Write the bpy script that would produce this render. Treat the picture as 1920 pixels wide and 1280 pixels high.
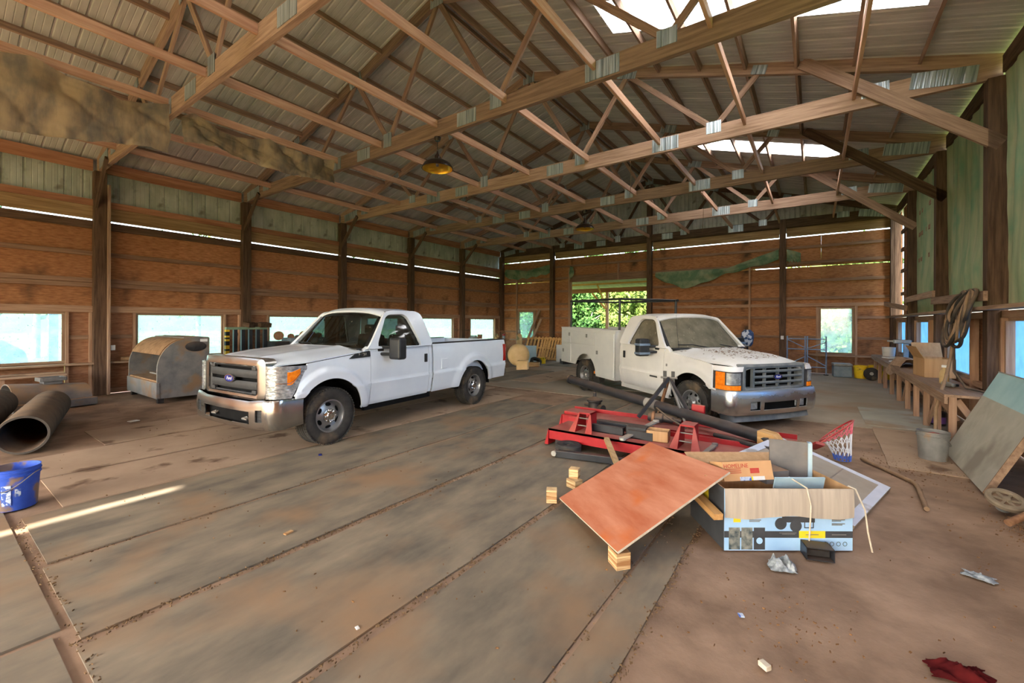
import bpy, bmesh, math, random
import numpy as np
from mathutils import Vector, Matrix, noise as mnoise
random.seed(7)
PI = math.pi
SC = bpy.context.scene
COL = SC.collection
for _o in list(bpy.data.objects):
    bpy.data.objects.remove(_o, do_unlink=True)

# ---------------------------------------------------------------- camera, sky, sun, exposure
cam_d = bpy.data.cameras.new('camera')
cam_d.sensor_width = 36.0
cam_d.lens = 36.0 * 802.4 / 1920.0
cam_d.shift_y = -(640.0 - 603.93) / 1920.0
cam_d.clip_start = 0.05
cam_d.clip_end = 400
cam = bpy.data.objects.new('camera', cam_d)
COL.objects.link(cam)
cam.matrix_world = (Matrix.Translation((0, 0, 1.73)) @ Matrix.Rotation(math.radians(35.292), 4, 'Z')
                    @ Matrix.Rotation(math.radians(90), 4, 'X') @ Matrix.Rotation(math.radians(0.2395), 4, 'Z'))
SC.camera = cam
SUN_EL = math.radians(41.6)
SUN_AZ = (0.02, -1.0)          # the sun stands behind the camera, over the open front of the barn
world = bpy.data.worlds.new('sky')
SC.world = world
world.use_nodes = True
wn = world.node_tree
wn.nodes.clear()
w_out = wn.nodes.new('ShaderNodeOutputWorld')
w_bg = wn.nodes.new('ShaderNodeBackground')
w_sky = wn.nodes.new('ShaderNodeTexSky')
w_sky.sky_type = 'NISHITA'
w_sky.sun_disc = False
w_sky.sun_elevation = SUN_EL
w_sky.sun_rotation = PI
w_sky.air_density = 1.2
w_sky.dust_density = 3.0
w_sky.ozone_density = 1.0
w_bg.inputs['Strength'].default_value = 0.42
wn.links.new(w_sky.outputs['Color'], w_bg.inputs['Color'])
wn.links.new(w_bg.outputs['Background'], w_out.inputs['Surface'])
sun_d = bpy.data.lights.new('sun', 'SUN')
sun_d.energy = 8.0
sun_d.angle = math.radians(0.6)
sun_d.color = (1.0, 0.93, 0.82)
sun = bpy.data.objects.new('sun', sun_d)
COL.objects.link(sun)
_sd = Vector((-SUN_AZ[0] * math.cos(SUN_EL), -SUN_AZ[1] * math.cos(SUN_EL), -math.sin(SUN_EL)))
sun.rotation_euler = _sd.to_track_quat('-Z', 'Y').to_euler()
SC.view_settings.view_transform = 'Standard'
SC.view_settings.look = 'None'
SC.view_settings.gamma = 1.0
SC.view_settings.use_curve_mapping = False
SC.view_settings.exposure = 2.18
SC.cycles.use_denoising = True
SC.cycles.max_bounces = 9
SC.cycles.diffuse_bounces = 6
SC.cycles.glossy_bounces = 4
SC.cycles.transmission_bounces = 6
SC.cycles.transparent_max_bounces = 12
SC.cycles.sample_clamp_indirect = 8.0
SC.cycles.caustics_reflective = False
SC.cycles.caustics_refractive = False

# ---------------------------------------------------------------- materials
def lin(r, g, b):
    f = lambda c: (c / 255.0 / 12.92) if c <= 10 else ((c / 255.0 + 0.055) / 1.055) ** 2.4
    return (f(r), f(g), f(b), 1.0)
MATS = {}
def M(name, c1, c2=None, scale=4.0, stretch=(1, 1, 1), rough=0.75, metal=0.0, bump=0.0, detail=5.0, rnd=0.0,
      dust=None, spots=None, coord='Object', lo=0.35, hi=0.65, spec=0.3, emit=None, coat=0.0, mute=0.0):
    """procedural principled material; dust = (colour, amount, how much more on faces that look up); spots = (colour, scale, threshold)"""
    if mute:
        def mt(c):
            l = 0.3 * c[0] + 0.59 * c[1] + 0.11 * c[2]
            return tuple(k + (l - k) * mute for k in c[:3]) + (1.0,)
        c1 = mt(c1); c2 = mt(c2) if c2 else None
        if spots: spots = (mt(spots[0]),) + tuple(spots[1:])
    m = bpy.data.materials.new(name)
    m.use_nodes = True
    nt = m.node_tree
    N, L = nt.nodes, nt.links
    b = N['Principled BSDF']
    b.inputs['Roughness'].default_value = rough
    b.inputs['Metallic'].default_value = metal
    b.inputs['Specular IOR Level'].default_value = spec
    b.inputs['Coat Weight'].default_value = coat
    tc = N.new('ShaderNodeTexCoord')
    mp = N.new('ShaderNodeMapping')
    mp.inputs['Scale'].default_value = stretch
    L.new(tc.outputs[coord], mp.inputs['Vector'])
    vec = mp.outputs['Vector']
    oi = None
    if rnd > 0:
        oi = N.new('ShaderNodeObjectInfo')
        ad = N.new('ShaderNodeVectorMath'); ad.operation = 'MULTIPLY_ADD'
        L.new(oi.outputs['Random'], ad.inputs[0])
        ad.inputs[1].default_value = (37, 53, 71)
        L.new(vec, ad.inputs[2])
        vec = ad.outputs['Vector']
    no = N.new('ShaderNodeTexNoise')
    no.inputs['Scale'].default_value = scale
    no.inputs['Detail'].default_value = detail
    no.inputs['Roughness'].default_value = 0.6
    L.new(vec, no.inputs['Vector'])
    rp = N.new('ShaderNodeValToRGB')
    rp.color_ramp.elements[0].position = lo
    rp.color_ramp.elements[1].position = hi
    rp.color_ramp.elements[0].color = c1
    rp.color_ramp.elements[1].color = c2 or c1
    L.new(no.outputs['Fac'], rp.inputs['Fac'])
    colr = rp.outputs['Color']
    def mix(fac, a, c):
        mx = N.new('ShaderNodeMix'); mx.data_type = 'RGBA'
        L.new(fac, mx.inputs['Factor'])
        L.new(a, mx.inputs[6]) if not isinstance(a, tuple) else setattr(mx.inputs[6], 'default_value', a)
        L.new(c, mx.inputs[7]) if not isinstance(c, tuple) else setattr(mx.inputs[7], 'default_value', c)
        return mx.outputs[2]
    if spots:
        n2 = N.new('ShaderNodeTexNoise')
        n2.inputs['Scale'].default_value = spots[1]
        n2.inputs['Detail'].default_value = 4
        L.new(tc.outputs[coord], n2.inputs['Vector'])
        r2 = N.new('ShaderNodeMapRange')
        r2.inputs[1].default_value = spots[2]
        r2.inputs[2].default_value = spots[2] + (spots[3] if len(spots) > 3 else 0.08)
        L.new(n2.outputs['Fac'], r2.inputs[0])
        colr = mix(r2.outputs[0], colr, spots[0])
    if dust:
        ge = N.new('ShaderNodeNewGeometry')
        sp = N.new('ShaderNodeSeparateXYZ')
        L.new(ge.outputs['Normal'], sp.inputs[0])
        n3 = N.new('ShaderNodeTexNoise')
        n3.inputs['Scale'].default_value = dust[3] if len(dust) > 3 else 6.0
        n3.inputs['Detail'].default_value = 5
        L.new(tc.outputs[coord], n3.inputs['Vector'])
        up = N.new('ShaderNodeMath'); up.operation = 'MULTIPLY_ADD'; up.use_clamp = True
        L.new(sp.outputs['Z'], up.inputs[0])
        up.inputs[1].default_value = dust[2]
        up.inputs[2].default_value = dust[1]
        mu = N.new('ShaderNodeMath'); mu.operation = 'MULTIPLY'; mu.use_clamp = True
        L.new(up.outputs[0], mu.inputs[0])
        mr = N.new('ShaderNodeMapRange')
        mr.inputs[1].default_value = 0.3; mr.inputs[2].default_value = 0.6
        mr.inputs[3].default_value = 0.35; mr.inputs[4].default_value = 1.0
        L.new(n3.outputs['Fac'], mr.inputs[0])
        L.new(mr.outputs[0], mu.inputs[1])
        colr = mix(mu.outputs[0], colr, dust[0])
        rr = N.new('ShaderNodeMapRange')
        rr.inputs[3].default_value = rough; rr.inputs[4].default_value = 0.9
        L.new(mu.outputs[0], rr.inputs[0])
        L.new(rr.outputs[0], b.inputs['Roughness'])
        if metal > 0:
            rm = N.new('ShaderNodeMapRange')
            rm.inputs[3].default_value = metal; rm.inputs[4].default_value = 0.0
            L.new(mu.outputs[0], rm.inputs[0])
            L.new(rm.outputs[0], b.inputs['Metallic'])
    if rnd > 0:
        hs = N.new('ShaderNodeHueSaturation')
        vr = N.new('ShaderNodeMapRange')
        vr.inputs[3].default_value = 1.0 - rnd; vr.inputs[4].default_value = 1.0 + rnd
        L.new(oi.outputs['Random'], vr.inputs[0])
        L.new(vr.outputs[0], hs.inputs['Value'])
        L.new(colr, hs.inputs['Color'])
        colr = hs.outputs['Color']
    L.new(colr, b.inputs['Base Color'])
    if emit:
        b.inputs['Emission Color'].default_value = emit[0]
        b.inputs['Emission Strength'].default_value = emit[1]
    if bump > 0:
        bp = N.new('ShaderNodeBump')
        bp.inputs['Strength'].default_value = bump
        bp.inputs['Distance'].default_value = 0.02
        L.new(no.outputs['Fac'], bp.inputs['Height'])
        L.new(bp.outputs['Normal'], b.inputs['Normal'])
    MATS[name] = m
    return m

def pane_material(name, tint, trans, dirt_scale, haze, gloss=0.06, dirt=(0.35, 0.33, 0.28, 1), streak=(1, 1, 1), glow=None, film_d=0.35):
    """dirty glass or plastic: part see-through, part a film that scatters the daylight behind it, specks of dirt"""
    m = bpy.data.materials.new(name); m.use_nodes = True
    nt = m.node_tree; N, L = nt.nodes, nt.links
    N.remove(N['Principled BSDF'])
    out = N['Material Output']
    tr = N.new('ShaderNodeBsdfTransparent'); tr.inputs['Color'].default_value = tint
    tl = N.new('ShaderNodeBsdfTranslucent'); tl.inputs['Color'].default_value = glow or tint
    df = N.new('ShaderNodeBsdfDiffuse'); df.inputs['Color'].default_value = dirt
    gl = N.new('ShaderNodeBsdfGlossy'); gl.inputs['Roughness'].default_value = 0.05
    tc = N.new('ShaderNodeTexCoord'); mp = N.new('ShaderNodeMapping'); mp.inputs['Scale'].default_value = streak
    L.new(tc.outputs['Object'], mp.inputs['Vector'])
    no = N.new('ShaderNodeTexNoise'); no.inputs['Scale'].default_value = dirt_scale; no.inputs['Detail'].default_value = 6
    L.new(mp.outputs['Vector'], no.inputs['Vector'])
    r = N.new('ShaderNodeMapRange'); r.inputs[1].default_value = 0.3; r.inputs[2].default_value = 0.75
    r.inputs[3].default_value = haze * 0.6; r.inputs[4].default_value = min(1, haze * 1.4)
    L.new(no.outputs['Fac'], r.inputs[0])
    film = N.new('ShaderNodeMixShader'); film.inputs[0].default_value = film_d
    L.new(tl.outputs[0], film.inputs[1]); L.new(df.outputs[0], film.inputs[2])
    m1 = N.new('ShaderNodeMixShader')
    L.new(r.outputs[0], m1.inputs[0]); L.new(tr.outputs[0], m1.inputs[1]); L.new(film.outputs[0], m1.inputs[2])
    n2 = N.new('ShaderNodeTexNoise'); n2.inputs['Scale'].default_value = dirt_scale * 5; n2.inputs['Detail'].default_value = 3
    L.new(tc.outputs['Object'], n2.inputs['Vector'])
    r2 = N.new('ShaderNodeMapRange'); r2.inputs[1].default_value = 0.66; r2.inputs[2].default_value = 0.72; r2.inputs[4].default_value = 0.8
    L.new(n2.outputs['Fac'], r2.inputs[0])
    m2 = N.new('ShaderNodeMixShader')
    L.new(r2.outputs[0], m2.inputs[0]); L.new(m1.outputs[0], m2.inputs[1]); L.new(df.outputs[0], m2.inputs[2])
    m3 = N.new('ShaderNodeMixShader'); m3.inputs[0].default_value = gloss
    L.new(m2.outputs[0], m3.inputs[1]); L.new(gl.outputs[0], m3.inputs[2])
    L.new(m3.outputs[0], out.inputs['Surface'])
    MATS[name] = m
    return m

DUST = lin(150, 118, 88)
# timber
M('lumber', lin(140, 98, 66), lin(178, 132, 94), scale=3.0, stretch=(0.5, 9, 9), mute=0.42, rough=0.8, bump=0.25, rnd=0.16, spec=0.15)
M('truss_wood', lin(124, 88, 60), lin(162, 118, 82), scale=3.0, stretch=(0.5, 9, 9), mute=0.42, rough=0.8, bump=0.25, rnd=0.14, spec=0.15)
M('brace_wood', lin(176, 120, 84), lin(206, 156, 116), scale=3.0, stretch=(0.4, 8, 8), mute=0.28, rough=0.75, bump=0.2, rnd=0.10, spec=0.2)
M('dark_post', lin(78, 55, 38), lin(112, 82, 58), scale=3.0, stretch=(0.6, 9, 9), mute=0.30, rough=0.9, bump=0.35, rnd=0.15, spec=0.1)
M('girt_wood', lin(128, 88, 60), lin(160, 118, 84), scale=3.0, stretch=(0.5, 9, 9), mute=0.30, rough=0.85, bump=0.25, rnd=0.14, spec=0.15, dust=(DUST, 0.1, 0.5))
M('yellow_board', lin(140, 102, 48), lin(176, 136, 74), scale=2.5, stretch=(0.5, 7, 7), mute=0.30, rough=0.8, bump=0.2, rnd=0.10, spec=0.15)
M('orange_board', lin(150, 88, 44), lin(184, 116, 64), scale=2.5, stretch=(0.5, 7, 7), mute=0.30, rough=0.8, bump=0.2, rnd=0.10, spec=0.15)
M('osb', lin(140, 88, 50), lin(188, 128, 78), scale=7.0, stretch=(1.0, 1.0, 5.0), mute=0.14, rough=0.85, bump=0.25, rnd=0.12, detail=8, spec=0.12, lo=0.3, hi=0.7,
  spots=(lin(84, 62, 46), 1.3, 0.56, 0.2))
M('osb_low', lin(134, 82, 46), lin(176, 118, 72), scale=7.0, stretch=(1.0, 1.0, 5.0), mute=0.25, rough=0.85, bump=0.2, rnd=0.10, detail=8, spec=0.12, lo=0.3, hi=0.7)
M('stud_wood', lin(160, 112, 76), lin(190, 144, 104), scale=3.0, stretch=(0.5, 9, 9), mute=0.30, rough=0.85, bump=0.2, rnd=0.12, spec=0.15, dust=(DUST, 0.05, 0.6))
M('bench_wood', lin(140, 104, 74), lin(172, 134, 100), scale=3.0, stretch=(0.5, 9, 9), mute=0.30, rough=0.9, bump=0.25, rnd=0.12, spec=0.12, dust=(DUST, 0.1, 0.6))
M('ply_red', lin(166, 92, 62), lin(194, 132, 104), scale=1.6, stretch=(0.8, 3.2, 1), rough=0.55, bump=0.08, detail=7, spec=0.3, spots=(lin(184, 98, 50), 1.6, 0.55, 0.10))
M('ply_edge', lin(186, 172, 150), lin(206, 196, 178), scale=20, rough=0.85, spec=0.1)
M('block_wood', lin(150, 108, 70), lin(214, 186, 140), scale=3.0, stretch=(1, 1, 26), rough=0.85, bump=0.2, spec=0.1, lo=0.4, hi=0.6, rnd=0.1)
M('pallet_wood', lin(186, 138, 84), lin(216, 172, 116), scale=3.0, stretch=(0.6, 9, 9), rough=0.85, bump=0.2, rnd=0.12, spec=0.12)
# metal
M('roof_tin', lin(168, 165, 161), lin(190, 187, 183), scale=2.0, stretch=(0.6, 3, 1), rough=0.6, metal=0.15, spec=0.3, rnd=0.03)
M('wall_tin', lin(160, 164, 154), lin(190, 194, 184), scale=1.5, stretch=(1, 2, 0.5), rough=0.55, metal=0.2, spec=0.3, rnd=0.05, spots=(lin(104, 98, 84), 2.5, 0.58, 0.15))
M('gusset', lin(128, 140, 146), lin(186, 196, 202), scale=34, stretch=(1, 0.03, 0.03), rough=0.42, metal=0.65, bump=0.8, detail=1, rnd=0.10)
M('steel_grey', lin(120, 122, 122), lin(150, 152, 150), scale=6, rough=0.45, metal=0.6, dust=(DUST, 0.08, 0.5))
M('steel_dark', lin(42, 42, 44), lin(60, 60, 62), scale=8, rough=0.5, metal=0.4, dust=(DUST, 0.05, 0.55))
M('black_paint', lin(34, 36, 40), lin(46, 48, 54), scale=5, rough=0.4, metal=0.1, dust=(DUST, 0.0, 0.22), spec=0.4)
M('blue_steel', lin(112, 130, 152), lin(140, 158, 178), scale=6, rough=0.4, metal=0.5, spec=0.4)
M('red_paint', lin(146, 14, 24), lin(164, 24, 34), scale=5, rough=0.35, spec=0.45, dust=(lin(158, 112, 94), 0.02, 0.72, 5.0), spots=(lin(140, 40, 40), 3, 0.64))
M('hopper_steel', lin(96, 100, 104), lin(128, 130, 130), scale=3, rough=0.55, metal=0.35, dust=(lin(156, 120, 86), 0.15, 0.9, 3.0), spots=(lin(132, 108, 84), 2.2, 0.55, 0.12))
M('galv', lin(150, 152, 148), lin(178, 180, 176), scale=4, rough=0.45, metal=0.5, dust=(DUST, 0.2, 0.5, 2.0))
M('lamp_bronze', lin(54, 44, 42), lin(72, 60, 56), scale=6, rough=0.35, metal=0.7)
M('lamp_gold', lin(196, 148, 40), lin(214, 168, 60), scale=6, rough=0.3, metal=0.8)
# vehicles
M('white_paint', lin(212, 222, 234), lin(220, 229, 239), scale=2, rough=0.22, spec=0.5, coat=0.4)
M('dusty_white', lin(206, 206, 208), lin(218, 218, 218), scale=2, rough=0.35, spec=0.5, coat=0.15, dust=(lin(188, 180, 164), 0.12, 0.45, 2.5))
M('body_white', lin(200, 202, 204), lin(210, 212, 212), scale=3, rough=0.45, spec=0.4, dust=(lin(176, 168, 152), 0.08, 0.5, 3))
M('chrome', lin(170, 168, 166), lin(182, 180, 176), scale=3, rough=0.16, metal=1.0, dust=(lin(150, 134, 116), 0.08, 0.15, 3))
M('chrome_clean', lin(208, 210, 214), lin(214, 216, 220), scale=3, rough=0.10, metal=1.0)
M('chrome_dusty', lin(206, 210, 216), lin(214, 218, 222), scale=3, rough=0.22, metal=1.0, dust=(lin(168, 162, 152), 0.05, 0.35, 4))
M('plastic_black', lin(26, 28, 31), lin(36, 38, 42), scale=8, rough=0.5, spec=0.4)
M('plastic_grey', lin(46, 47, 50), lin(58, 59, 62), scale=8, rough=0.5, spec=0.4)
M('grille_grey', lin(74, 84, 92), lin(96, 104, 110), scale=6, rough=0.55, spec=0.35, dust=(lin(150, 146, 138), 0.1, 0.5, 6))
M('rubber', lin(48, 47, 46), lin(62, 60, 58), scale=10, rough=0.85, spec=0.2, spots=(lin(104, 90, 74), 3, 0.58, 0.15))
M('under_black', lin(14, 14, 15), lin(22, 22, 23), scale=6, rough=0.8, spec=0.1)
M('lamp_clear', lin(140, 146, 152), lin(204, 210, 214), scale=16, stretch=(1, 1, 2), rough=0.2, metal=0.6, bump=0.3, detail=2)
M('lamp_fog', lin(120, 128, 136), lin(172, 180, 186), scale=16, rough=0.2, metal=0.5, dust=(lin(150, 146, 138), 0.2, 0.3))
M('amber', lin(222, 108, 16), lin(240, 140, 30), scale=30, rough=0.2, spec=0.5)
M('tail_red', lin(150, 24, 22), lin(176, 36, 30), scale=20, rough=0.2, spec=0.5)
M('emblem_blue', lin(20, 36, 110), lin(34, 54, 140), scale=4, rough=0.25, spec=0.5)
M('print_white', lin(226, 226, 226), None, rough=0.6)
M('seat_cloth', lin(72, 70, 68), lin(88, 86, 82), scale=20, rough=0.95, spec=0.05)
M('wheel_steel', lin(150, 152, 154), lin(168, 170, 172), scale=6, rough=0.3, metal=0.85, dust=(lin(150, 132, 110), 0.08, 0.1))
pane_material('cab_glass', (0.30, 0.34, 0.32, 1), 0.5, 3, 0.05, gloss=0.10, dirt=(0.12, 0.11, 0.09, 1))
pane_material('cab_glass_dusty', (0.20, 0.20, 0.18, 1), 0.2, 5, 0.95, gloss=0.05, dirt=lin(190, 182, 160), streak=(1, 1, 1), glow=lin(120, 112, 96))
# windows
pane_material('window_plastic', (0.72, 0.90, 0.92, 1), 0.4, 4, 0.30, dirt=(0.45, 0.52, 0.52, 1), glow=(0.80, 0.95, 0.96, 1))
pane_material('window_blue', (0.30, 0.54, 0.86, 1), 0.3, 3, 0.62, dirt=(0.34, 0.44, 0.55, 1), streak=(1, 5, 0.7), glow=(0.40, 0.64, 0.94, 1))
pane_material('skylight_sheet', (0.55, 0.56, 0.56, 1), 0.4, 3, 2.0, gloss=0.02, dirt=(0.8, 0.8, 0.8, 1), glow=(0.97, 0.96, 0.93, 1), film_d=0.04)

# ---------------------------------------------------------------- helpers
def tag(o, label=None, cat=None, group=None, kind=None):
    if label: o['label'] = label
    if cat: o['category'] = cat
    if group: o['group'] = group
    if kind: o['kind'] = kind
    return o
def empty(name, loc=(0, 0, 0), rz=0.0, label=None, cat=None, group=None, kind=None, mat=None):
    o = bpy.data.objects.new(name, None)
    COL.objects.link(o)
    o.empty_display_size = 0.1
    if mat is not None:
        o.matrix_world = mat
    else:
        o.location = loc
        o.rotation_euler = (0, 0, rz)
    return tag(o, label, cat, group, kind)
def link(name, me, mat, parent=None, mtx=None):
    o = bpy.data.objects.new(name, me)
    COL.objects.link(o)
    if mat is not None and len(me.materials) == 0:
        me.materials.append(MATS[mat] if isinstance(mat, str) else mat)
    if parent is not None:
        o.parent = parent
    if mtx is not None:
        o.matrix_local = mtx
    return o
def basis(d, up=(0, 0, 1)):
    x = Vector(d).normalized()
    u = Vector(up)
    if abs(x.dot(u.normalized())) > 0.995:
        u = Vector((0, 1, 0)) if abs(x.y) < 0.9 else Vector((1, 0, 0))
    y = u.cross(x).normalized()
    z = x.cross(y)
    return Matrix((x, y, z)).transposed()
BOXES = {}
def beam(name, p0, p1, w, h, mat, parent=None, up=(0, 0, 1), mtx=None):
    """a sawn board from p0 to p1: length along its own x, w across, h in the direction of up"""
    p0, p1 = Vector(p0), Vector(p1)
    d = p1 - p0
    L = d.length
    key = (round(L, 3), round(w, 3), round(h, 3), mat)
    if key not in BOXES:
        me = bpy.data.meshes.new(name)
        a, b = w / 2, h / 2
        vs = [(x, y, z) for x in (-L / 2, L / 2) for y in (-a, a) for z in (-b, b)]
        me.from_pydata(vs, [], [(0, 1, 3, 2), (4, 6, 7, 5), (0, 4, 5, 1), (2, 3, 7, 6), (0, 2, 6, 4), (1, 5, 7, 3)])
        me.materials.append(MATS[mat])
        BOXES[key] = me
    m = basis(d, up).to_4x4()
    m.translation = (p0 + p1) / 2
    return link(name, BOXES[key], mat, parent, m if mtx is None else mtx @ m)

class MB:
    """collects shapes; build() links them as one mesh object"""
    def __init__(s):
        s.v, s.f = [], []
    def add(s, vs, fs, m=None):
        o = len(s.v)
        if m is not None:
            vs = [m @ Vector(p) for p in vs]
        s.v += [tuple(p) for p in vs]
        s.f += [tuple(i + o for i in f) for f in fs]
        return s
    def box(s, c, d, m=None, rot=None):
        a, b, e = d[0] / 2, d[1] / 2, d[2] / 2
        vs = [Vector((x, y, z)) for x in (-a, a) for y in (-b, b) for z in (-e, e)]
        if rot is not None:
            vs = [rot @ p for p in vs]
        vs = [p + Vector(c) for p in vs]
        return s.add(vs, [(0, 1, 3, 2), (4, 6, 7, 5), (0, 4, 5, 1), (2, 3, 7, 6), (0, 2, 6, 4), (1, 5, 7, 3)], m)
    def bx(s, x0, x1, y0, y1, z0, z1, m=None):
        return s.box(((x0 + x1) / 2, (y0 + y1) / 2, (z0 + z1) / 2), (abs(x1 - x0), abs(y1 - y0), abs(z1 - z0)), m)
    def bar(s, p0, p1, w, h, up=(0, 0, 1)):
        p0, p1 = Vector(p0), Vector(p1)
        return s.box((p0 + p1) / 2, ((p1 - p0).length, w, h), rot=basis(p1 - p0, up))
    def tube(s, pts, r, n=10, cap=True, closed=False):
        pts = [Vector(p) for p in pts]
        rs = r if isinstance(r, (list, tuple)) else [r] * len(pts)
        vs, fs = [], []
        K = len(pts)
        prev = None
        for i, p in enumerate(pts):
            if closed:
                d = pts[(i + 1) % K] - pts[i - 1]
            else:
                d = pts[min(i + 1, K - 1)] - pts[max(i - 1, 0)]
            d.normalize()
            if prev is None:
                u = Vector((0, 0, 1)) if abs(d.z) < 0.9 else Vector((1, 0, 0))
                a = u.cross(d).normalized()
            else:
                a = (prev - d * prev.dot(d)).normalized()
            prev = a
            b = d.cross(a)
            for k in range(n):
                t = 2 * PI * k / n
                vs.append(p + (a * math.cos(t) + b * math.sin(t)) * rs[i])
        for i in range(K if closed else K - 1):
            j = (i + 1) % K
            for k in range(n):
                fs.append((i * n + k, i * n + (k + 1) % n, j * n + (k + 1) % n, j * n + k))
        if cap and not closed:
            fs.append(tuple(range(n - 1, -1, -1)))
            fs.append(tuple((K - 1) * n + k for k in range(n)))
        return s.add(vs, fs)
    def lathe(s, prof, n=32, m=None, cap=False):
        """profile of (radius, height) turned about z"""
        vs, fs = [], []
        K = len(prof)
        for r, z in prof:
            for k in range(n):
                t = 2 * PI * k / n
                vs.append((r * math.cos(t), r * math.sin(t), z))
        for i in range(K - 1):
            for k in range(n):
                fs.append((i * n + k, i * n + (k + 1) % n, (i + 1) * n + (k + 1) % n, (i + 1) * n + k))
        if cap:
            fs.append(tuple(range(n - 1, -1, -1)))
            fs.append(tuple((K - 1) * n + k for k in range(n)))
        return s.add(vs, fs, m)
    def grid(s, fn, nu, nv, skip=None, flip=False):
        """fn(u, v) with u, v in 0..1"""
        vs = [fn(i / nu, j / nv) for i in range(nu + 1) for j in range(nv + 1)]
        fs = []
        for i in range(nu):
            for j in range(nv):
                if skip and skip((i + 0.5) / nu, (j + 0.5) / nv):
                    continue
                q = (i * (nv + 1) + j, (i + 1) * (nv + 1) + j, (i + 1) * (nv + 1) + j + 1, i * (nv + 1) + j + 1)
                fs.append(q[::-1] if flip else q)
        return s.add(vs, fs)
    def prism(s, poly, y0, y1, m=None):
        """polygon in (x, z) pulled from y0 to y1"""
        n = len(poly)
        vs = [(x, y0, z) for x, z in poly] + [(x, y1, z) for x, z in poly]
        fs = [tuple(range(n)), tuple(range(2 * n - 1, n - 1, -1))]
        for i in range(n):
            j = (i + 1) % n
            fs.append((i, i + n, j + n, j))
        return s.add(vs, fs, m)
    def ring(s, outer, inner, fy, m=None):
        """flat ring between two loops of (x, z) with the same number of points; fy gives y from (x, z)"""
        n = len(outer)
        vs = [(x, fy(x, z), z) for x, z in outer] + [(x, fy(x, z), z) for x, z in inner]
        fs = [(i, (i + 1) % n, (i + 1) % n + n, i + n) for i in range(n)]
        return s.add(vs, fs, m)
    def build(s, name, mat, parent=None, mtx=None, smooth=None, solid=0.0, bevel=0.0, off=-1.0):
        me = bpy.data.meshes.new(name)
        me.from_pydata(s.v, [], s.f)
        bm = bmesh.new(); bm.from_mesh(me)
        bmesh.ops.remove_doubles(bm, verts=bm.verts, dist=1e-5)
        if solid == 0.0:
            bmesh.ops.recalc_face_normals(bm, faces=bm.faces)
        bm.to_mesh(me); bm.free()
        o = link(name, me, mat, parent, mtx)
        if smooth is not None:
            me.polygons.foreach_set('use_smooth', [True] * len(me.polygons))
            me.set_sharp_from_angle(angle=math.radians(smooth))
        if solid:
            md = o.modifiers.new('thick', 'SOLIDIFY'); md.thickness = abs(solid); md.offset = off if solid > 0 else -off
            if smooth is not None:
                md = o.modifiers.new('crease', 'EDGE_SPLIT'); md.split_angle = math.radians(min(smooth, 50)); md.use_edge_sharp = False
        if bevel:
            md = o.modifiers.new('bevel', 'BEVEL'); md.width = bevel; md.segments = 2; md.limit_method = 'ANGLE'
        return o
def resample(poly, n, closed=True):
    pts = [Vector((a, b)) for a, b in poly]
    if closed:
        pts.append(pts[0])
    ls = [0]
    for a, b in zip(pts, pts[1:]):
        ls.append(ls[-1] + (b - a).length)
    out = []
    for k in range(n):
        t = ls[-1] * k / (n if closed else n - 1)
        i = 0
        while i < len(ls) - 2 and ls[i + 1] < t:
            i += 1
        q = (t - ls[i]) / max(ls[i + 1] - ls[i], 1e-9)
        p = pts[i].lerp(pts[i + 1], q)
        out.append((p.x, p.y))
    return out
def rounded(poly, r, k=5):
    """round the corners of a polygon"""
    n = len(poly); out = []
    for i in range(n):
        p0, p, p1 = Vector(poly[i - 1]), Vector(poly[i]), Vector(poly[(i + 1) % n])
        a, b = (p0 - p), (p1 - p)
        ra = min(r, a.length * 0.45, b.length * 0.45)
        A, B = p + a.normalized() * ra, p + b.normalized() * ra
        for j in range(k + 1):
            t = j / k
            q = A * (1 - t) ** 2 + p * 2 * t * (1 - t) + B * t * t
            out.append((q.x, q.y))
    return out
def text_mesh(body, size, depth=0.0, shear=0.0, spacing=1.0):
    cu = bpy.data.curves.new('lettering', 'FONT')
    cu.body = body; cu.size = size; cu.extrude = depth; cu.shear = shear; cu.space_character = spacing
    cu.align_x = 'CENTER'; cu.align_y = 'CENTER'; cu.resolution_u = 2
    ob = bpy.data.objects.new('lettering', cu)
    COL.objects.link(ob)
    dg = bpy.context.evaluated_depsgraph_get()
    me = bpy.data.meshes.new_from_object(ob.evaluated_get(dg))
    bpy.data.objects.remove(ob, do_unlink=True)
    bpy.data.curves.remove(cu)
    return me
def copy_tree(o, parent=None):
    c = o.copy(); COL.objects.link(c)
    c.parent = parent
    if parent is not None:
        c.matrix_parent_inverse = o.matrix_parent_inverse.copy()
    for ch in o.children:
        copy_tree(ch, c)
    return c
def frame(origin, xdir, up=(0, 0, 1)):
    m = basis(xdir, up).to_4x4()
    m.translation = Vector(origin)
    return m
def fbm(x, y, z=0.0, s=1.0):
    return mnoise.fractal(Vector((x * s, y * s, z * s)), 1.0, 2.0, 4)

# ---------------------------------------------------------------- the barn: numbers
XL, XR_, YB = -13.65, 2.08, 18.32            # centre lines of the left posts, right posts, back posts
RIDGE = (XL + XR_) / 2
YF = -6.85                                     # unseen front, behind the camera, left open to let daylight in
TY = [2.59 + 3.147 * i for i in range(6)]      # trusses in view
YP = [TY[0] - 3.147] + TY                      # posts of the side walls
PITCH = 0.30
ZTOP = 7.90                                    # top of the rafters at the ridge
def zroof(x):
    return ZTOP - PITCH * abs(x - RIDGE)
SL = math.sqrt(1 + PITCH * PITCH)

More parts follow.
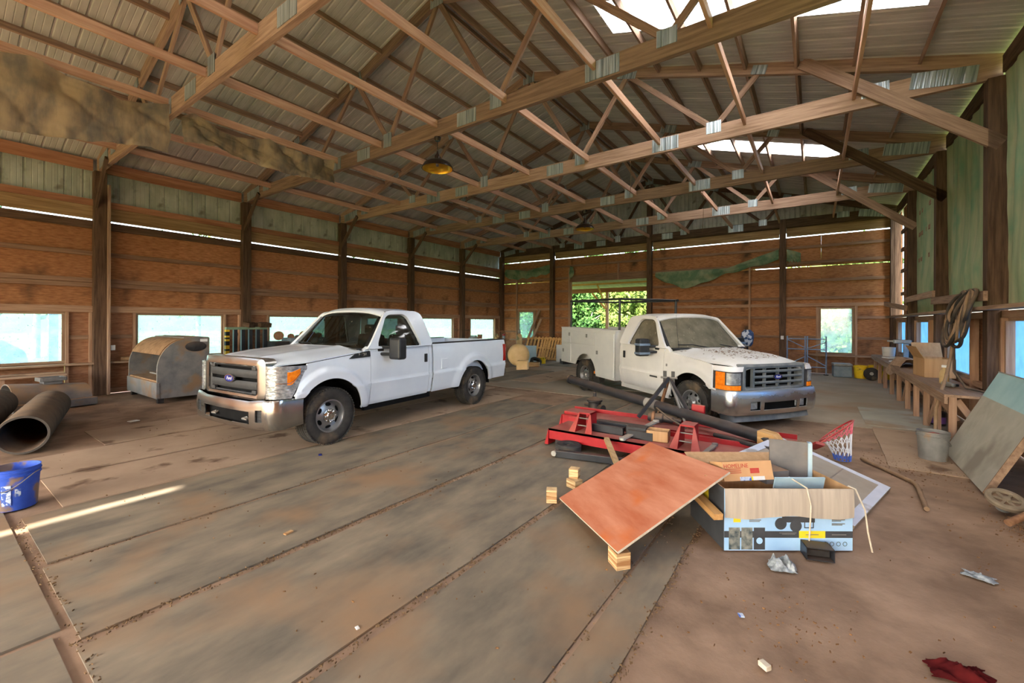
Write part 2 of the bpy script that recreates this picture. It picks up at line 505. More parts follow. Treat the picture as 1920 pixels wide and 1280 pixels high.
# floor -------------------------------------------------------------
M('dirt', lin(126, 98, 74), lin(164, 130, 100), scale=1.6, mute=0.22, rough=0.95, bump=0.8, detail=12, spec=0.05, coord='Object', lo=0.36, hi=0.64, spots=(lin(136, 106, 80), 2.3, 0.56, 0.15))
M('mat_dusty', lin(92, 86, 76), lin(140, 124, 102), scale=1.6, stretch=(2.0, 0.8, 1), mute=0.10, rough=0.9, bump=0.3, detail=9, spec=0.08, lo=0.3, hi=0.7, rnd=0.05, spots=(lin(138, 110, 82), 1.1, 0.50, 0.18))
M('mat_pale', lin(150, 146, 134), lin(176, 170, 156), scale=1.3, rough=0.9, bump=0.2, detail=9, spec=0.08, lo=0.3, hi=0.7, spots=(lin(150, 124, 98), 1.2, 0.52, 0.15))
M('mat_tan', lin(150, 120, 90), lin(172, 140, 108), scale=1.3, mute=0.25, rough=0.9, bump=0.2, detail=9, spec=0.08, lo=0.3, hi=0.7, spots=(lin(112, 84, 60), 2.0, 0.6, 0.08))
M('debris', lin(86, 62, 42), lin(132, 98, 66), scale=30, rough=0.95, spec=0.05)
M('straw', lin(86, 68, 50), lin(118, 94, 68), scale=30, rough=0.95, spec=0.05)
b = MB()
nx, ny = 60, 84
def dirt_z(u, v):
    x = -14.2 + 16.8 * u; y = -9.0 + 27.8 * v
    z = -0.014 + 0.006 * fbm(x, y, 0, 0.8)
    if x > -0.75:
        z += 0.010 * fbm(x, y, 3, 1.7) * min(1, (x + 0.75) * 2)
    return (x, y, z)
b.grid(dirt_z, nx, ny)
floor = b.build('floor', 'dirt', smooth=60)
tag(floor, kind='structure')
def mat_slab(x0, x1, y0, y1, m, th=0.012, skew=(0, 0, 0, 0), z=0.0):
    """a conveyor-belt mat or board lying on the dirt"""
    g = MB()
    n = max(4, int((y1 - y0) / 0.35))
    def top(u, v):
        y = y0 + (y1 - y0) * v
        xa = x0 + skew[0] * v + 0.012 * fbm(y, x0, 1, 1.1); xb = x1 + skew[1] * v + 0.012 * fbm(y, x1, 2, 1.1)
        yy = y + skew[2] * u if v < 0.5 else y + skew[3] * u
        return (xa + (xb - xa) * u, yy, z + 0.004 * fbm(xa + (xb - xa) * u, y, 5, 1.3))
    g.grid(top, 4, n)
    return g.build('floor_mat', m, floor, smooth=60, solid=th)
for (x0, x1, y0, y1, m) in [(-4.40, -3.26, 0.55, 9.2, 'mat_dusty'), (-3.18, -2.04, 0.52, 9.6, 'mat_dusty'), (-1.97, -1.06, 0.50, 5.3, 'mat_dusty'),
                            (-5.66, -4.46, 0.58, 7.8, 'mat_dusty'), (-6.85, -5.71, 0.84, 8.6, 'mat_tan'), (-8.0, -6.92, 0.8, 9.0, 'mat_tan'),
                            (-1.03, -0.80, 0.5, 4.4, 'mat_dusty'), (-7.2, -3.45, -1.6, 0.50, 'mat_dusty'), (-3.40, -1.9, -1.8, 0.46, 'mat_dusty'),
                            (-9.3, -8.1, 1.6, 9.2, 'mat_tan'),
                            (-3.9, -2.9, 9.9, 10.2, 'mat_pale')]:
    mat_slab(x0, x1, y0, y1, m)
M('slab', lin(140, 128, 112), lin(164, 150, 132), scale=0.8, rough=0.9, bump=0.15, detail=9, spec=0.08, lo=0.3, hi=0.7, spots=(lin(150, 122, 96), 0.7, 0.52, 0.2))
mat_slab(-9.6, 1.9, 9.25, 18.2, 'slab', z=-0.003, th=0.01)
mat_slab(0.72, 1.70, 9.45, 11.40, 'mat_pale', z=0.010)
for (x0, x1, y0, y1, m) in [(-4.6, -3.4, 10.6, 13.4, 'mat_pale'), (-8.7, -7.5, 9.8, 13.2, 'mat_dusty'), (-7.4, -6.3, 10.4, 14.6, 'mat_tan'), (-8.9, -7.2, 14.8, 16.2, 'mat_dusty')]:
    mat_slab(x0, x1, y0, y1, m, z=0.010)
mat_slab(0.74, 1.45, 6.90, 9.30, 'mat_tan', z=0.004, skew=(0.04, 0.2, 0, 0))
# debris swept into the seams and scattered over the dirt
rng = np.random.default_rng(5)
def chips(name, mat, pts, lo, hi, parent=None):
    g = MB()
    for (x, y) in pts:
        L = rng.uniform(lo, hi); w = L * rng.uniform(0.15, 0.5); a = rng.uniform(0, PI); t = rng.uniform(0.002, 0.006)
        c, s_ = math.cos(a), math.sin(a)
        q = [(-L, -w), (L * 0.8, -w), (L, w * 0.6), (-L * 0.7, w)]
        lo_ = [(x + c * p - s_ * r, y + s_ * p + c * r, 0.0) for p, r in q]
        hi_ = [(px, py, t + rng.uniform(0, 0.004)) for px, py, _ in lo_]
        g.add(lo_ + hi_, [(4, 5, 6, 7), (0, 1, 5, 4), (1, 2, 6, 5), (2, 3, 7, 6), (3, 0, 4, 7)])
    return g.build(name, mat, parent)
pts = []
for (xs, y0, y1, n) in [(-3.22, 0.5, 4.6, 520), (-2.0, 0.6, 4.4, 420), (-4.43, 0.6, 4.0, 120), (-1.045, 1.5, 4.2, 120), (-0.78, 1.8, 4.2, 260)]:
    for _ in range(n):
        pts.append((xs + rng.normal(0, 0.020), rng.uniform(y0, y1)))
for _ in range(140):
    pts.append((rng.uniform(-5.6, -2.3), 0.54 + rng.normal(0, 0.02)))
tag(chips('seam_debris', 'straw', pts, 0.003, 0.009), 'brown straw and crumbs packed into the seams between floor mats', 'debris', kind='stuff')
pts = [(rng.uniform(-0.7, 1.9), 2.2 + 6.5 * rng.random() ** 1.3) for _ in range(420)] + [(rng.uniform(-12, -0.8), rng.uniform(0.6, 9)) for _ in range(500)]
pts += [(0.9 + rng.normal(0, 0.25), 6.9 + rng.normal(0, 0.25)) for _ in range(150)] + [(-0.1 + rng.normal(0, 0.12), 2.9 + rng.normal(0, 0.25)) for _ in range(70)]
pts = [q for q in pts if not ((q[0] < -8 and q[1] < 2.2) or (-0.95 < q[0] < 0.4 and 3.5 < q[1] < 4.8) or (-3.4 < q[0] < 0.7 and 4.6 < q[1] < 6.8))]
pts += [(1.5 + rng.normal(0, 0.12), 5.4 + rng.normal(0, 0.18)) for _ in range(260)]
tag(chips('dirt_crumbs', 'debris', pts, 0.003, 0.010), 'small dark crumbs of leaf and bark scattered over the dirt floor', 'debris', kind='stuff')

# ---------------------------------------------------------------- roof
ceiling = empty('ceiling', kind='structure')
def sheet_mesh(name, length, mat, width=0.914, ribs=(0.06, 0.365, 0.67), h=0.02, minor=True):
    prof = [(0.0, 0.0)]
    for r in ribs:
        prof += [(r - 0.024, 0), (r - 0.010, h), (r + 0.010, h), (r + 0.024, 0)]
        if minor:
            prof += [(r + 0.105, 0), (r + 0.115, 0.004), (r + 0.125, 0), (r + 0.195, 0), (r + 0.205, 0.004), (r + 0.215, 0)]
    prof = [p for p in prof if p[0] < width] + [(width, 0.0)]
    vs = [(0, y, z) for y, z in prof] + [(length, y, z) for y, z in prof]
    n = len(prof)
    me = bpy.data.meshes.new(name)
    me.from_pydata(vs, [], [(i, i + n, i + n + 1, i + 1) for i in range(n - 1)])
    me.materials.append(MATS[mat])
    return me
HALF = (XR_ - XL) / 2 + 0.38
SHEET = sheet_mesh('roof_sheet', HALF * SL, 'roof_tin')
Y_SHEET0 = -7.09
N_SHEET = 29
SKY = {1: (2.75, 6.9), 8: (2.75, 6.9), 15: (2.72, 6.95), 22: (2.85, 6.4)}
for k in range(N_SHEET):
    y0 = Y_SHEET0 + 0.914 * k
    link('roof_sheet', SHEET, None, ceiling, frame((RIDGE, y0 + 0.914, ZTOP + 0.0005), (-1, 0, -PITCH)))
    if k in SKY:
        a, c = SKY[k]
        for (d0, d1, mt, nm) in ((0, a, 'roof_tin', 'roof_sheet'), (a, c, 'skylight_sheet', 'skylight_panel'), (c, HALF, 'roof_tin', 'roof_sheet')):
            me = sheet_mesh(nm, (d1 - d0) * SL, mt)
            link(nm, me, None, ceiling, frame((RIDGE + d0, y0, ZTOP + 0.0005 - PITCH * d0), (1, 0, -PITCH)))
    else:
        link('roof_sheet', SHEET, None, ceiling, frame((RIDGE, y0, ZTOP + 0.0005), (1, 0, -PITCH)))
g = MB()
for s in (-1, 1):
    g.add([(RIDGE, YF, ZTOP + 0.06), (RIDGE + s * 0.22, YF, ZTOP - 0.01), (RIDGE + s * 0.22, YB + 1.1, ZTOP - 0.01), (RIDGE, YB + 1.1, ZTOP + 0.06)], [(0, 1, 2, 3)])
g.build('ridge_cap', 'roof_tin', ceiling)
BAYS = list(zip([TY[0] - 3.147] + TY[:-1], TY))
PUR_D = [0.06 + 0.78 * k for k in range(10)]
for (ya, yb) in BAYS:
    for s in (-1, 1):
        for d in PUR_D:
            if d < 0.1:
                d = 0.10
            x = RIDGE + s * d
            z = zroof(x) - 0.062
            beam('purlin', (x, ya + 0.042, z), (x, yb - 0.042, z), 0.045, 0.12, 'lumber', ceiling, up=(s * PITCH, 0, 1))
    for x in (-12.1, -10.55, -8.95, -7.40, -5.77, -4.18, -2.60, -1.06, 0.50):
        beam('tie_board', (x, ya + 0.044, 5.415), (x, yb - 0.044, 5.415), 0.045, 0.13, 'brace_wood', ceiling)

# trusses
DJ = [0.0, 1.4, 2.5, 4.2, 4.95]
NEAR = ['nearest wooden roof truss, crossing the top left corner above the hanging tarp',
        'second wooden roof truss, carrying the bronze lamp nearest the camera',
        'third wooden roof truss, its right end on the post beside the hung hoses',
        'fourth wooden roof truss, carrying the far bronze pendant lamp',
        'fifth wooden roof truss, last free span before the back wall',
        'dark gable truss standing against the back wall of the barn']
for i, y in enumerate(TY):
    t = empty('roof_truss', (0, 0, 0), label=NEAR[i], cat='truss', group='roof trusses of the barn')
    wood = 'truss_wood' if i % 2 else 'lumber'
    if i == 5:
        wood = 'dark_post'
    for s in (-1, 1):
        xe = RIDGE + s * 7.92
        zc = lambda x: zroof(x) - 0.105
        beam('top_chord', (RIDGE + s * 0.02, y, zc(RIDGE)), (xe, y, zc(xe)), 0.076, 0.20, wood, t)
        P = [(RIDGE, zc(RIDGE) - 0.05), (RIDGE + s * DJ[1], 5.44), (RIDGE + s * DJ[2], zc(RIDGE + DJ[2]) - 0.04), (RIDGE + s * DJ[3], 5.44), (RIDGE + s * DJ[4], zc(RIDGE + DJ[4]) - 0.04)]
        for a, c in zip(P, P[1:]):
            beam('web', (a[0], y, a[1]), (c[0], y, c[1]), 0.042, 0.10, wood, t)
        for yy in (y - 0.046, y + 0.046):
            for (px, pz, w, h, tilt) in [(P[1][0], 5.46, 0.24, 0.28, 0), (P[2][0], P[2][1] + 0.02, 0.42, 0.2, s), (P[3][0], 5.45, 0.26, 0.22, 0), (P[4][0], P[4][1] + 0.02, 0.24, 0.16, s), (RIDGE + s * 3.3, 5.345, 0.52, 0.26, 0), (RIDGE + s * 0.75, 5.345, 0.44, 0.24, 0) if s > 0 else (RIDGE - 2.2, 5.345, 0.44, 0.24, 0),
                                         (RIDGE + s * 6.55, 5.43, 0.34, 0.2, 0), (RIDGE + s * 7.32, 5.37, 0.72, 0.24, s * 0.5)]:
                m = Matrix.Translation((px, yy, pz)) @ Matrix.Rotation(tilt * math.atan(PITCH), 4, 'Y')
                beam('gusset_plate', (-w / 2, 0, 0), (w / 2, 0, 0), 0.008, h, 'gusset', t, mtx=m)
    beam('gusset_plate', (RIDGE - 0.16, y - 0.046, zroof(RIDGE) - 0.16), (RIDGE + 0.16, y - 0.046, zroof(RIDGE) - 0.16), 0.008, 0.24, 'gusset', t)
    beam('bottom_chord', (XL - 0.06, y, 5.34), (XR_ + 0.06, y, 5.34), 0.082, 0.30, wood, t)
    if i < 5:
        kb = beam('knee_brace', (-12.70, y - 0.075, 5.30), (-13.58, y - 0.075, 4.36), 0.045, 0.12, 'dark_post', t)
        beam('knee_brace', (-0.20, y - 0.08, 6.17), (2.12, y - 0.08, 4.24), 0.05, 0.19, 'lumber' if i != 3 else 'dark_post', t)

# ---------------------------------------------------------------- left wall
wl = empty('wall_left', kind='structure')
def panel_y(name, x, y0, y1, z0, z1, mat, par, th=0.016):
    return beam(name, (x, y0, (z0 + z1) / 2), (x, y1, (z0 + z1) / 2), th, z1 - z0, mat, par)
def upright(name, x, y, z0, z1, wx, wy, mat, par):
    m = Matrix.Translation((x, y, (z0 + z1) / 2)) @ Matrix.Rotation(-PI / 2, 4, 'Y')
    L = z1 - z0
    return beam(name, (-L / 2, 0, 0), (L / 2, 0, 0), wy, wx, mat, par, mtx=m)
TIN = sheet_mesh('tin_sheet', 1.35, 'wall_tin')
def wall_tin(x, y0, y1, zt, par, sx=1):
    k = 0
    y = y0
    while y < y1 - 0.2:
        m = Matrix.Translation((x, y, zt)) @ Matrix(((0, 0, -1, 0), (0, 1, 0, 0), (-1, 0, 0, 0), (0, 0, 0, 1)))
        link('tin_sheet', TIN, None, par, m)
        y += 0.914
wall_tin(-13.84, YF, YB + 0.2, 5.62, wl)
WIN_L = []
for i, (ya, yb) in enumerate(zip(YP[:-1], YP[1:])):
    mid = (ya + yb) / 2
    a, c = ya + 0.11, yb - 0.11
    for (p, q) in ((ya, mid), (mid, yb)):
        panel_y('sheathing_panel', -13.775, p + 0.0005, q - 0.0005, 2.06, 4.045, 'osb', wl)
    panel_y('board', -13.70, a, c, 5.20, 5.46, 'orange_board', wl, 0.045)
    panel_y('board', -13.70, a, c, 4.395, 4.54, 'orange_board', wl, 0.05)
    panel_y('board', -13.725, a, c, 4.09, 4.392, 'yellow_board', wl, 0.045)
    panel_y('girt', -13.73, a, c, 3.87, 4.05, 'dark_post', wl, 0.06)
    panel_y('girt', -13.735, a, c, 3.24, 3.34, 'girt_wood', wl, 0.05)
    panel_y('girt', -13.735, a, c, 2.615, 2.715, 'girt_wood', wl, 0.05)
    panel_y('girt', -13.73, a, c, 2.505, 2.605, 'girt_wood', wl, 0.06)
    panel_y('header_board', -13.72, a, c, 1.92, 2.07, 'stud_wood', wl, 0.09)
    w0, w1 = ya + 0.72, ya + 2.55
    panel_y('sheathing_panel', -13.775, ya + 0.0005, w0 - 0.05, 0.0, 1.92, 'osb_low', wl)
    panel_y('sheathing_panel', -13.775, w1 + 0.05, yb - 0.0005, 0.0, 1.92, 'osb_low', wl)
    panel_y('sheathing_panel', -13.775, w0 - 0.046, w1 + 0.046, 0.0, 0.78, 'osb_low', wl)
    for yy in (a + 0.03, w0 - 0.075, w1 + 0.075, c - 0.03):
        upright('stud', -13.72, yy, 0.0, 1.915, 0.09, 0.05, 'stud_wood', wl)
    panel_y('girt', -13.735, a + 0.06, w0 - 0.11, 1.30, 1.39, 'girt_wood', wl, 0.05)
    panel_y('girt', -13.735, w1 + 0.11, c - 0.06, 1.30, 1.39, 'girt_wood', wl, 0.05)
    panel_y('girt', -13.735, a + 0.06, c - 0.06, 0.02, 0.13, 'stud_wood', wl, 0.07)
    sill = panel_y('sill_board', -13.66, a, c, 0.72, 0.76, 'bench_wood', wl, 0.26)
    wn_ = empty('window_%d' % (i + 1), kind='structure')
    WIN_L.append(wn_)
    for (p0, p1) in (((w0 - 0.045, 0.80), (w1 + 0.045, 0.80)), ((w0 - 0.045, 1.895), (w1 + 0.045, 1.895))):
        beam('window_frame', (-13.755, p0[0], p0[1]), (-13.755, p1[0], p1[1]), 0.06, 0.05, 'bench_wood', wn_)
    for yy in (w0 - 0.022, w1 + 0.022):
        upright('window_frame', -13.755, yy, 0.826, 1.869, 0.06, 0.045, 'bench_wood', wn_)
    beam('pane', (-13.765, w0, 1.348), (-13.765, w1, 1.348), 0.004, 1.042, 'window_plastic', wn_)
for i, y in enumerate(YP):
    if i == 6:
        y = YB
    upright('post', -13.65, y, 0.0, 5.19, 0.20, 0.22, 'dark_post', wl)
    if i in (1,):
        upright('post', -13.56, y + 0.135, 0.0, 4.9, 0.20, 0.045, 'lumber', wl)
# the stretch behind the camera
panel_y('sheathing_panel', -13.775, YF, YP[0] - 0.01, 0.0, 3.99, 'osb', wl)

# ---------------------------------------------------------------- back wall
wb = empty('wall_back', kind='structure')
def panel_x(name, y, x0, x1, z0, z1, mat, par, th=0.016):
    return beam(name, (x0, y, (z0 + z1) / 2), (x1, y, (z0 + z1) / 2), th, z1 - z0, mat, par)
YBW = YB + 0.14
BP = [-13.65, -10.54, -5.77, -0.96, 2.17]
DOOR = (-9.58, -5.88, 3.66)
WB = [(-12.58, -11.70, 0.93, 2.25), (0.17, 1.02, 0.74, 2.24)]
def back_panels(x0, x1, z0, z1, mat='osb'):
    holes = [(DOOR[0], DOOR[1], -1, DOOR[2])] + WB
    xs = sorted({x0, x1} | {h for hh in holes for h in hh[:2] if x0 < h < x1})
    for p, q in zip(xs, xs[1:]):
        zs = [(z0, z1)]
        for hx0, hx1, hz0, hz1 in holes:
            if p >= hx0 - 1e-6 and q <= hx1 + 1e-6:
                nz = []
                for a, c in zs:
                    if hz0 > a: nz.append((a, min(c, hz0)))
                    if hz1 < c: nz.append((max(a, hz1), c))
                zs = [(a, c) for a, c in nz if c - a > 0.01]
        for a, c in zs:
            panel_x('sheathing_panel', YBW, p + 0.0005, q - 0.0005, a, c, mat, wb)
ZR = [(0.0, 0.72, 'osb_low'), (0.72, 1.96, 'osb'), (1.96, 2.64, 'osb'), (2.64, 3.25, 'osb'), (3.25, 3.735, 'osb'), (3.765, 4.45, 'osb'), (4.45, 4.825, 'osb')]
for x0, x1 in zip(BP[:-1], BP[1:]):
    for z0, z1, mm in ZR:
        back_panels(x0, x1, z0, z1, mm)
    a, c = x0 + 0.11, x1 - 0.11
    panel_x('board', YBW - 0.03, a, c, 4.855, 5.16, 'yellow_board', wb, 0.04)
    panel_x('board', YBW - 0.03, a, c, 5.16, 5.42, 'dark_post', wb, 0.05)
    for (z0, z1, m_) in ((4.40, 4.49, 'girt_wood'), (3.84, 3.94, 'girt_wood'), (3.20, 3.30, 'girt_wood'), (2.58, 2.68, 'girt_wood'), (2.33, 2.44, 'stud_wood'), (1.90, 1.99, 'girt_wood'), (1.20, 1.29, 'girt_wood'), (0.02, 0.12, 'girt_wood')):
        p, q = a, c
        segs = [(p, q)]
        for hx0, hx1, hz0, hz1 in [(DOOR[0] - 0.12, DOOR[1] + 0.1, -1, DOOR[2])] + [(h[0] - 0.12, h[1] + 0.12, h[2], h[3]) for h in WB]:
            if z1 > hz0 and z0 < hz1:
                ns = []
                for u, v in segs:
                    if hx1 <= u or hx0 >= v: ns.append((u, v)); continue
                    if hx0 > u: ns.append((u, hx0))
                    if hx1 < v: ns.append((hx1, v))
                segs = ns
        for u, v in segs:
            if v - u > 0.15:
                panel_x('girt', YBW - 0.04, u, v, z0, z1, m_, wb, 0.055)
# gable of ribbed tin above
GT = sheet_mesh('tin_sheet', 3.0, 'wall_tin', minor=False, ribs=(0.06, 0.213, 0.365, 0.518, 0.67, 0.822))
x = XL - 0.1
while x < XR_ + 0.3:
    zt = max(min(zroof(x), zroof(x + 0.914)) + 0.30, 5.5)
    L = min(3.0, zt - 5.0)
    me = sheet_mesh('tin_sheet', L, 'wall_tin', minor=False, ribs=(0.06, 0.213, 0.365, 0.518, 0.67, 0.822))
    m = Matrix.Translation((x, YBW + 0.06, zt)) @ Matrix(((0, 1, 0, 0), (0, 0, 1, 0), (-1, 0, 0, 0), (0, 0, 0, 1)))
    link('tin_sheet', me, None, wb, m)
    x += 0.914
for i, x in enumerate(BP):
    upright('post', x, YB - 0.02, 0.0, 5.19 if i in (0, 4) else 6.9 - 0.3 * abs(x - RIDGE) * (1 if i != 2 else 0) + (0.6 if i == 2 else 0), 0.19, 0.19, 'dark_post', wb)
for x, z1 in ((-9.66, 4.35), (-2.02, 3.9), (-12.72, 4.0), (-11.58, 2.33), (0.06, 2.33), (1.13, 2.33), (-7.2, 4.4)):
    upright('stud', x, YBW - 0.05, 3.66 if x == -7.2 else 0.0, z1, 0.06, 0.10, 'stud_wood', wb)
panel_x('header_board', YBW - 0.05, DOOR[0] - 0.08, DOOR[1] + 0.02, 3.66, 3.98, 'girt_wood', wb, 0.05)
upright('door_jamb', DOOR[0] - 0.03, YBW + 0.0, 0, 3.66, 0.14, 0.05, 'lumber', wb)
upright('door_jamb', DOOR[1] + 0.03, YBW + 0.0, 0, 3.66, 0.14, 0.05, 'yellow_board', wb)
for k, (x0, x1, z0, z1) in enumerate(WB):
    w_ = empty('window_%d' % (7 + k), kind='structure')
    for zz in (z0 - 0.03, z1 + 0.03):
        beam('window_frame', (x0 - 0.08, YBW - 0.03, zz), (x1 + 0.08, YBW - 0.03, zz), 0.09, 0.06, 'bench_wood', w_)
    for xx in (x0 - 0.04, x1 + 0.04):
        upright('window_frame', xx, YBW - 0.03, z0, z1, 0.08, 0.09, 'bench_wood', w_)
    beam('pane', (x0, YBW, (z0 + z1) / 2), (x1, YBW, (z0 + z1) / 2), 0.004, z1 - z0, 'window_plastic', w_)
    panel_x('sill_board', YBW - 0.10, x0 - 0.5, x1 + 0.6, z0 - 0.13, z0 - 0.07, 'bench_wood', wb, 0.2)

# ---------------------------------------------------------------- right wall
wr = empty('wall_right', kind='structure')
YPR = [TY[0], TY[1], TY[2], TY[3], TY[4], YB]
for i, y in enumerate(YPR):
    upright('post', 2.08, y, 0.0, 5.19, 0.20, 0.21, 'dark_post', wr)
for i, (ya, yb) in enumerate(zip(YPR[:-1], YPR[1:])):
    a, c = ya + 0.11, yb - 0.11
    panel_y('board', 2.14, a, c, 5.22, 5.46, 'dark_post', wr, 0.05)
    panel_y('ledge_board', 1.98, a - 0.3 if i else a, c + 0.2 if i < 4 else c, 1.925, 1.975, 'bench_wood', wr, 0.24)
    panel_y('header_board', 2.16, a, c, 1.82, 1.92, 'stud_wood', wr, 0.09)
    panel_y('sheathing_panel', 2.225, ya, yb, 0.0, 0.76, 'osb_low', wr)
    panel_y('girt', 2.17, a, c, 0.72, 0.80, 'stud_wood', wr, 0.09)
    if i >= 3:
        panel_y('sheathing_panel', 2.235, ya, yb if i == 3 else yb - 0.60, 1.98, 5.3, 'osb', wr)
        if i == 4:
            panel_y('sheathing_panel', 2.235, yb - 0.12, yb + 0.1, 1.98, 5.3, 'osb', wr)
        for z in (2.6, 3.3, 3.95, 4.5):
            panel_y('girt', 2.19, a, c if i == 3 else c - 0.45, z, z + 0.1, 'girt_wood', wr, 0.05)
    else:
        panel_y('girt', 2.22, a, c, 3.3, 3.4, 'girt_wood', wr, 0.05)
# ribbed siding outside the curtains
wall_tin(2.34, YF, TY[0], 5.62, wr)
panel_y('sheathing_panel', 2.235, YF, TY[0] - 0.12, 0.0, 5.3, 'osb', wr)
WR = [(6.75, 8.70), (10.25, 11.85), (13.45, 15.02), (16.45, 17.95)]
k0 = 9
prev = TY[1] - 0.1
for k, (y0, y1) in enumerate(WR):
    w_ = empty('window_%d' % (k0 + k), kind='structure')
    for zz in (0.83, 1.80):
        beam('window_frame', (2.19, y0, zz), (2.19, y1, zz), 0.06, 0.05, 'stud_wood', w_)
    for yy in (y0 + 0.025, y1 - 0.025):
        upright('window_frame', 2.17, yy, 0.855, 1.775, 0.09, 0.05, 'stud_wood', w_)
    beam('pane', (2.215, y0 + 0.05, 1.315), (2.215, y1 - 0.05, 1.315), 0.004, 0.92, 'window_blue', w_)
    panel_y('sheathing_panel', 2.225, prev, y0, 0.76, 1.90, 'osb_low', wr)
    upright('stud', 2.15, y0 - 0.06, 0.0, 1.82, 0.10, 0.06, 'stud_wood', wr)
    upright('stud', 2.15, y1 + 0.06, 0.0, 1.82, 0.10, 0.06, 'stud_wood', wr)
    prev = y1
panel_y('sheathing_panel', 2.225, prev, YB + 0.1, 0.76, 1.90, 'osb_low', wr)
panel_y('sheathing_panel', 2.225, TY[0], 6.75, 0.76, 1.90, 'osb_low', wr)
# green tarpaulin curtains nailed between the posts
M('green_tarp', lin(126, 150, 118), lin(164, 168, 134), scale=2.2, stretch=(1, 2.4, 0.45), rough=0.8, bump=0.15, detail=7, spec=0.15, lo=0.35, hi=0.62, spots=(lin(112, 152, 122), 1.6, 0.54, 0.2))
CUR = ['pale green tarpaulin curtain at the right edge, hung beyond the nearest right post',
       'pale green tarpaulin curtain between the two posts nearest the hung hoses',
       'narrow pale green tarpaulin curtain farthest along the right wall']
for j, (ya, yb) in enumerate([(TY[1], TY[2]), (TY[2], TY[3]), (TY[3], TY[4])]):
    g = MB()
    def cl(u, v, ya=ya, yb=yb, j=j):
        y = ya + (yb - ya) * (0.02 + 0.96 * u)
        z = 1.99 + (5.24 - 1.99) * v
        fold = 0.018 * math.sin(u * 21 + 1.2 * v + j) * (1.0 - 0.4 * v) + 0.012 * math.sin(u * 47 + 3 * v) + 0.02 * fbm(y, z, j, 0.8)
        bag = -0.06 * math.exp(-((v - 0.18) / 0.15) ** 2) * math.sin(PI * u)
        return (2.165 + fold + bag, y, z)
    g.grid(cl, 60, 30)
    tag(g.build('tarp_curtain', 'green_tarp', smooth=80, solid=0.004), CUR[j], 'curtain', 'green curtains of the right wall')

# ---------------------------------------------------------------- unseen front gable, added to block the sun; left open below for daylight
wf = empty('wall_front_unseen', kind='structure')
SLX, SLW = -5.22, 0.11  # slit added in the unseen gable to cast the sun streak
def gable(x0, x1):
    zt = lambda x: zroof(x) + 0.02
    n = 12
    vs, fs = [], []
    for k in range(n + 1):
        x = x0 + (x1 - x0) * k / n
        vs += [(x, YF, 3.7), (x, YF, zt(x))]
    for k in range(n):
        fs.append((2 * k, 2 * k + 2, 2 * k + 3, 2 * k + 1))
    MB().add(vs, fs).build('tin_sheet', 'wall_tin', wf)
gable(XL - 0.2, SLX - SLW / 2)
gable(SLX + SLW / 2, XR_ + 0.3)
def zs(y):
    return (y - YF) * math.tan(SUN_EL)
MB().add([(SLX - 0.2, YF - 0.02, 3.7), (SLX + 0.2, YF - 0.02, 3.7), (SLX + 0.2, YF - 0.02, zs(-0.4)), (SLX - 0.2, YF - 0.02, zs(-0.4))], [(0, 1, 2, 3)]).build('tin_sheet', 'wall_tin', wf)  # added strip closing the lower slit, sets where the sun streak starts

# ---------------------------------------------------------------- outside
M('grass', lin(70, 92, 44), lin(112, 124, 66), scale=0.7, rough=0.95, bump=0.2, detail=9, spec=0.05)
M('leaf', lin(34, 66, 28), lin(76, 108, 48), scale=0.8, rough=0.7, spec=0.15, detail=3)
M('leaf_yellow', lin(66, 90, 36), lin(108, 124, 58), scale=0.9, rough=0.7, spec=0.15, detail=3)
M('bark', lin(120, 112, 100), lin(158, 150, 136), scale=5, stretch=(1, 1, 0.3), rough=0.9, bump=0.3)
M('blue_tarp', lin(52, 84, 140), lin(76, 108, 164), scale=3, rough=0.6, spec=0.3)
g = MB()
g.grid(lambda u, v: (-90 + 150 * u, -60 + 150 * v, -0.06 + (0.05 * fbm(-90 + 150 * u, -60 + 150 * v, 0, 0.1) if not (-14.5 < -90 + 150 * u < 2.9 and -9.5 < -60 + 150 * v < 19) else -0.08)), 60, 60)
tag(g.build('ground_outside', 'grass', smooth=80), kind='structure')
def tree(name, label, x, y, h, rw, mat, seed, n=2600, leaf=0.16, low=0.25, group='trees beyond the back door'):
    r = np.random.default_rng(seed)
    t = empty(name, (x, y, -0.05), label=label, cat='tree', group=group)
    tr = MB()
    tr.tube([(0, 0, 0), (0.05, 0.03, h * 0.3), (-0.06, 0.05, h * 0.6), (0.02, 0, h * 0.85)], [0.16, 0.12, 0.08, 0.03], 8)
    for k in range(6):
        a = k * 1.05 + seed; z0 = h * (0.3 + 0.09 * k)
        tr.tube([(0, 0, z0), (rw * 0.35 * math.cos(a), rw * 0.35 * math.sin(a), z0 + 0.5), (rw * 0.7 * math.cos(a), rw * 0.7 * math.sin(a), z0 + 0.7)], [0.05, 0.035, 0.015], 5)
    tr.build('trunk', 'bark', t, smooth=60)
    c = r.normal(0, 1, (26, 3)); c /= np.linalg.norm(c, axis=1)[:, None]
    c *= r.uniform(0.35, 0.85, (26, 1))
    vs, fs = [], []
    for k in range(n):
        p = c[r.integers(26)] + r.normal(0, 0.17, 3)
        P = np.array([p[0] * rw, p[1] * rw, h * low + h * (1 - low) * (0.5 + 0.5 * p[2])])
        a = r.normal(0, 1, 3); a /= np.linalg.norm(a)
        q = np.cross(a, r.normal(0, 1, 3)); q /= np.linalg.norm(q)
        s = leaf * r.uniform(0.6, 1.3)
        o = len(vs)
        vs += [tuple(P - a * s), tuple(P + q * s * 0.5), tuple(P + a * s), tuple(P - q * s * 0.5)]
        fs.append((o, o + 1, o + 2, o + 3))
    MB_ = MB(); MB_.add(vs, fs)
    me = bpy.data.meshes.new('foliage'); me.from_pydata(vs, [], fs)
    link('foliage', me, mat, t)
    return t
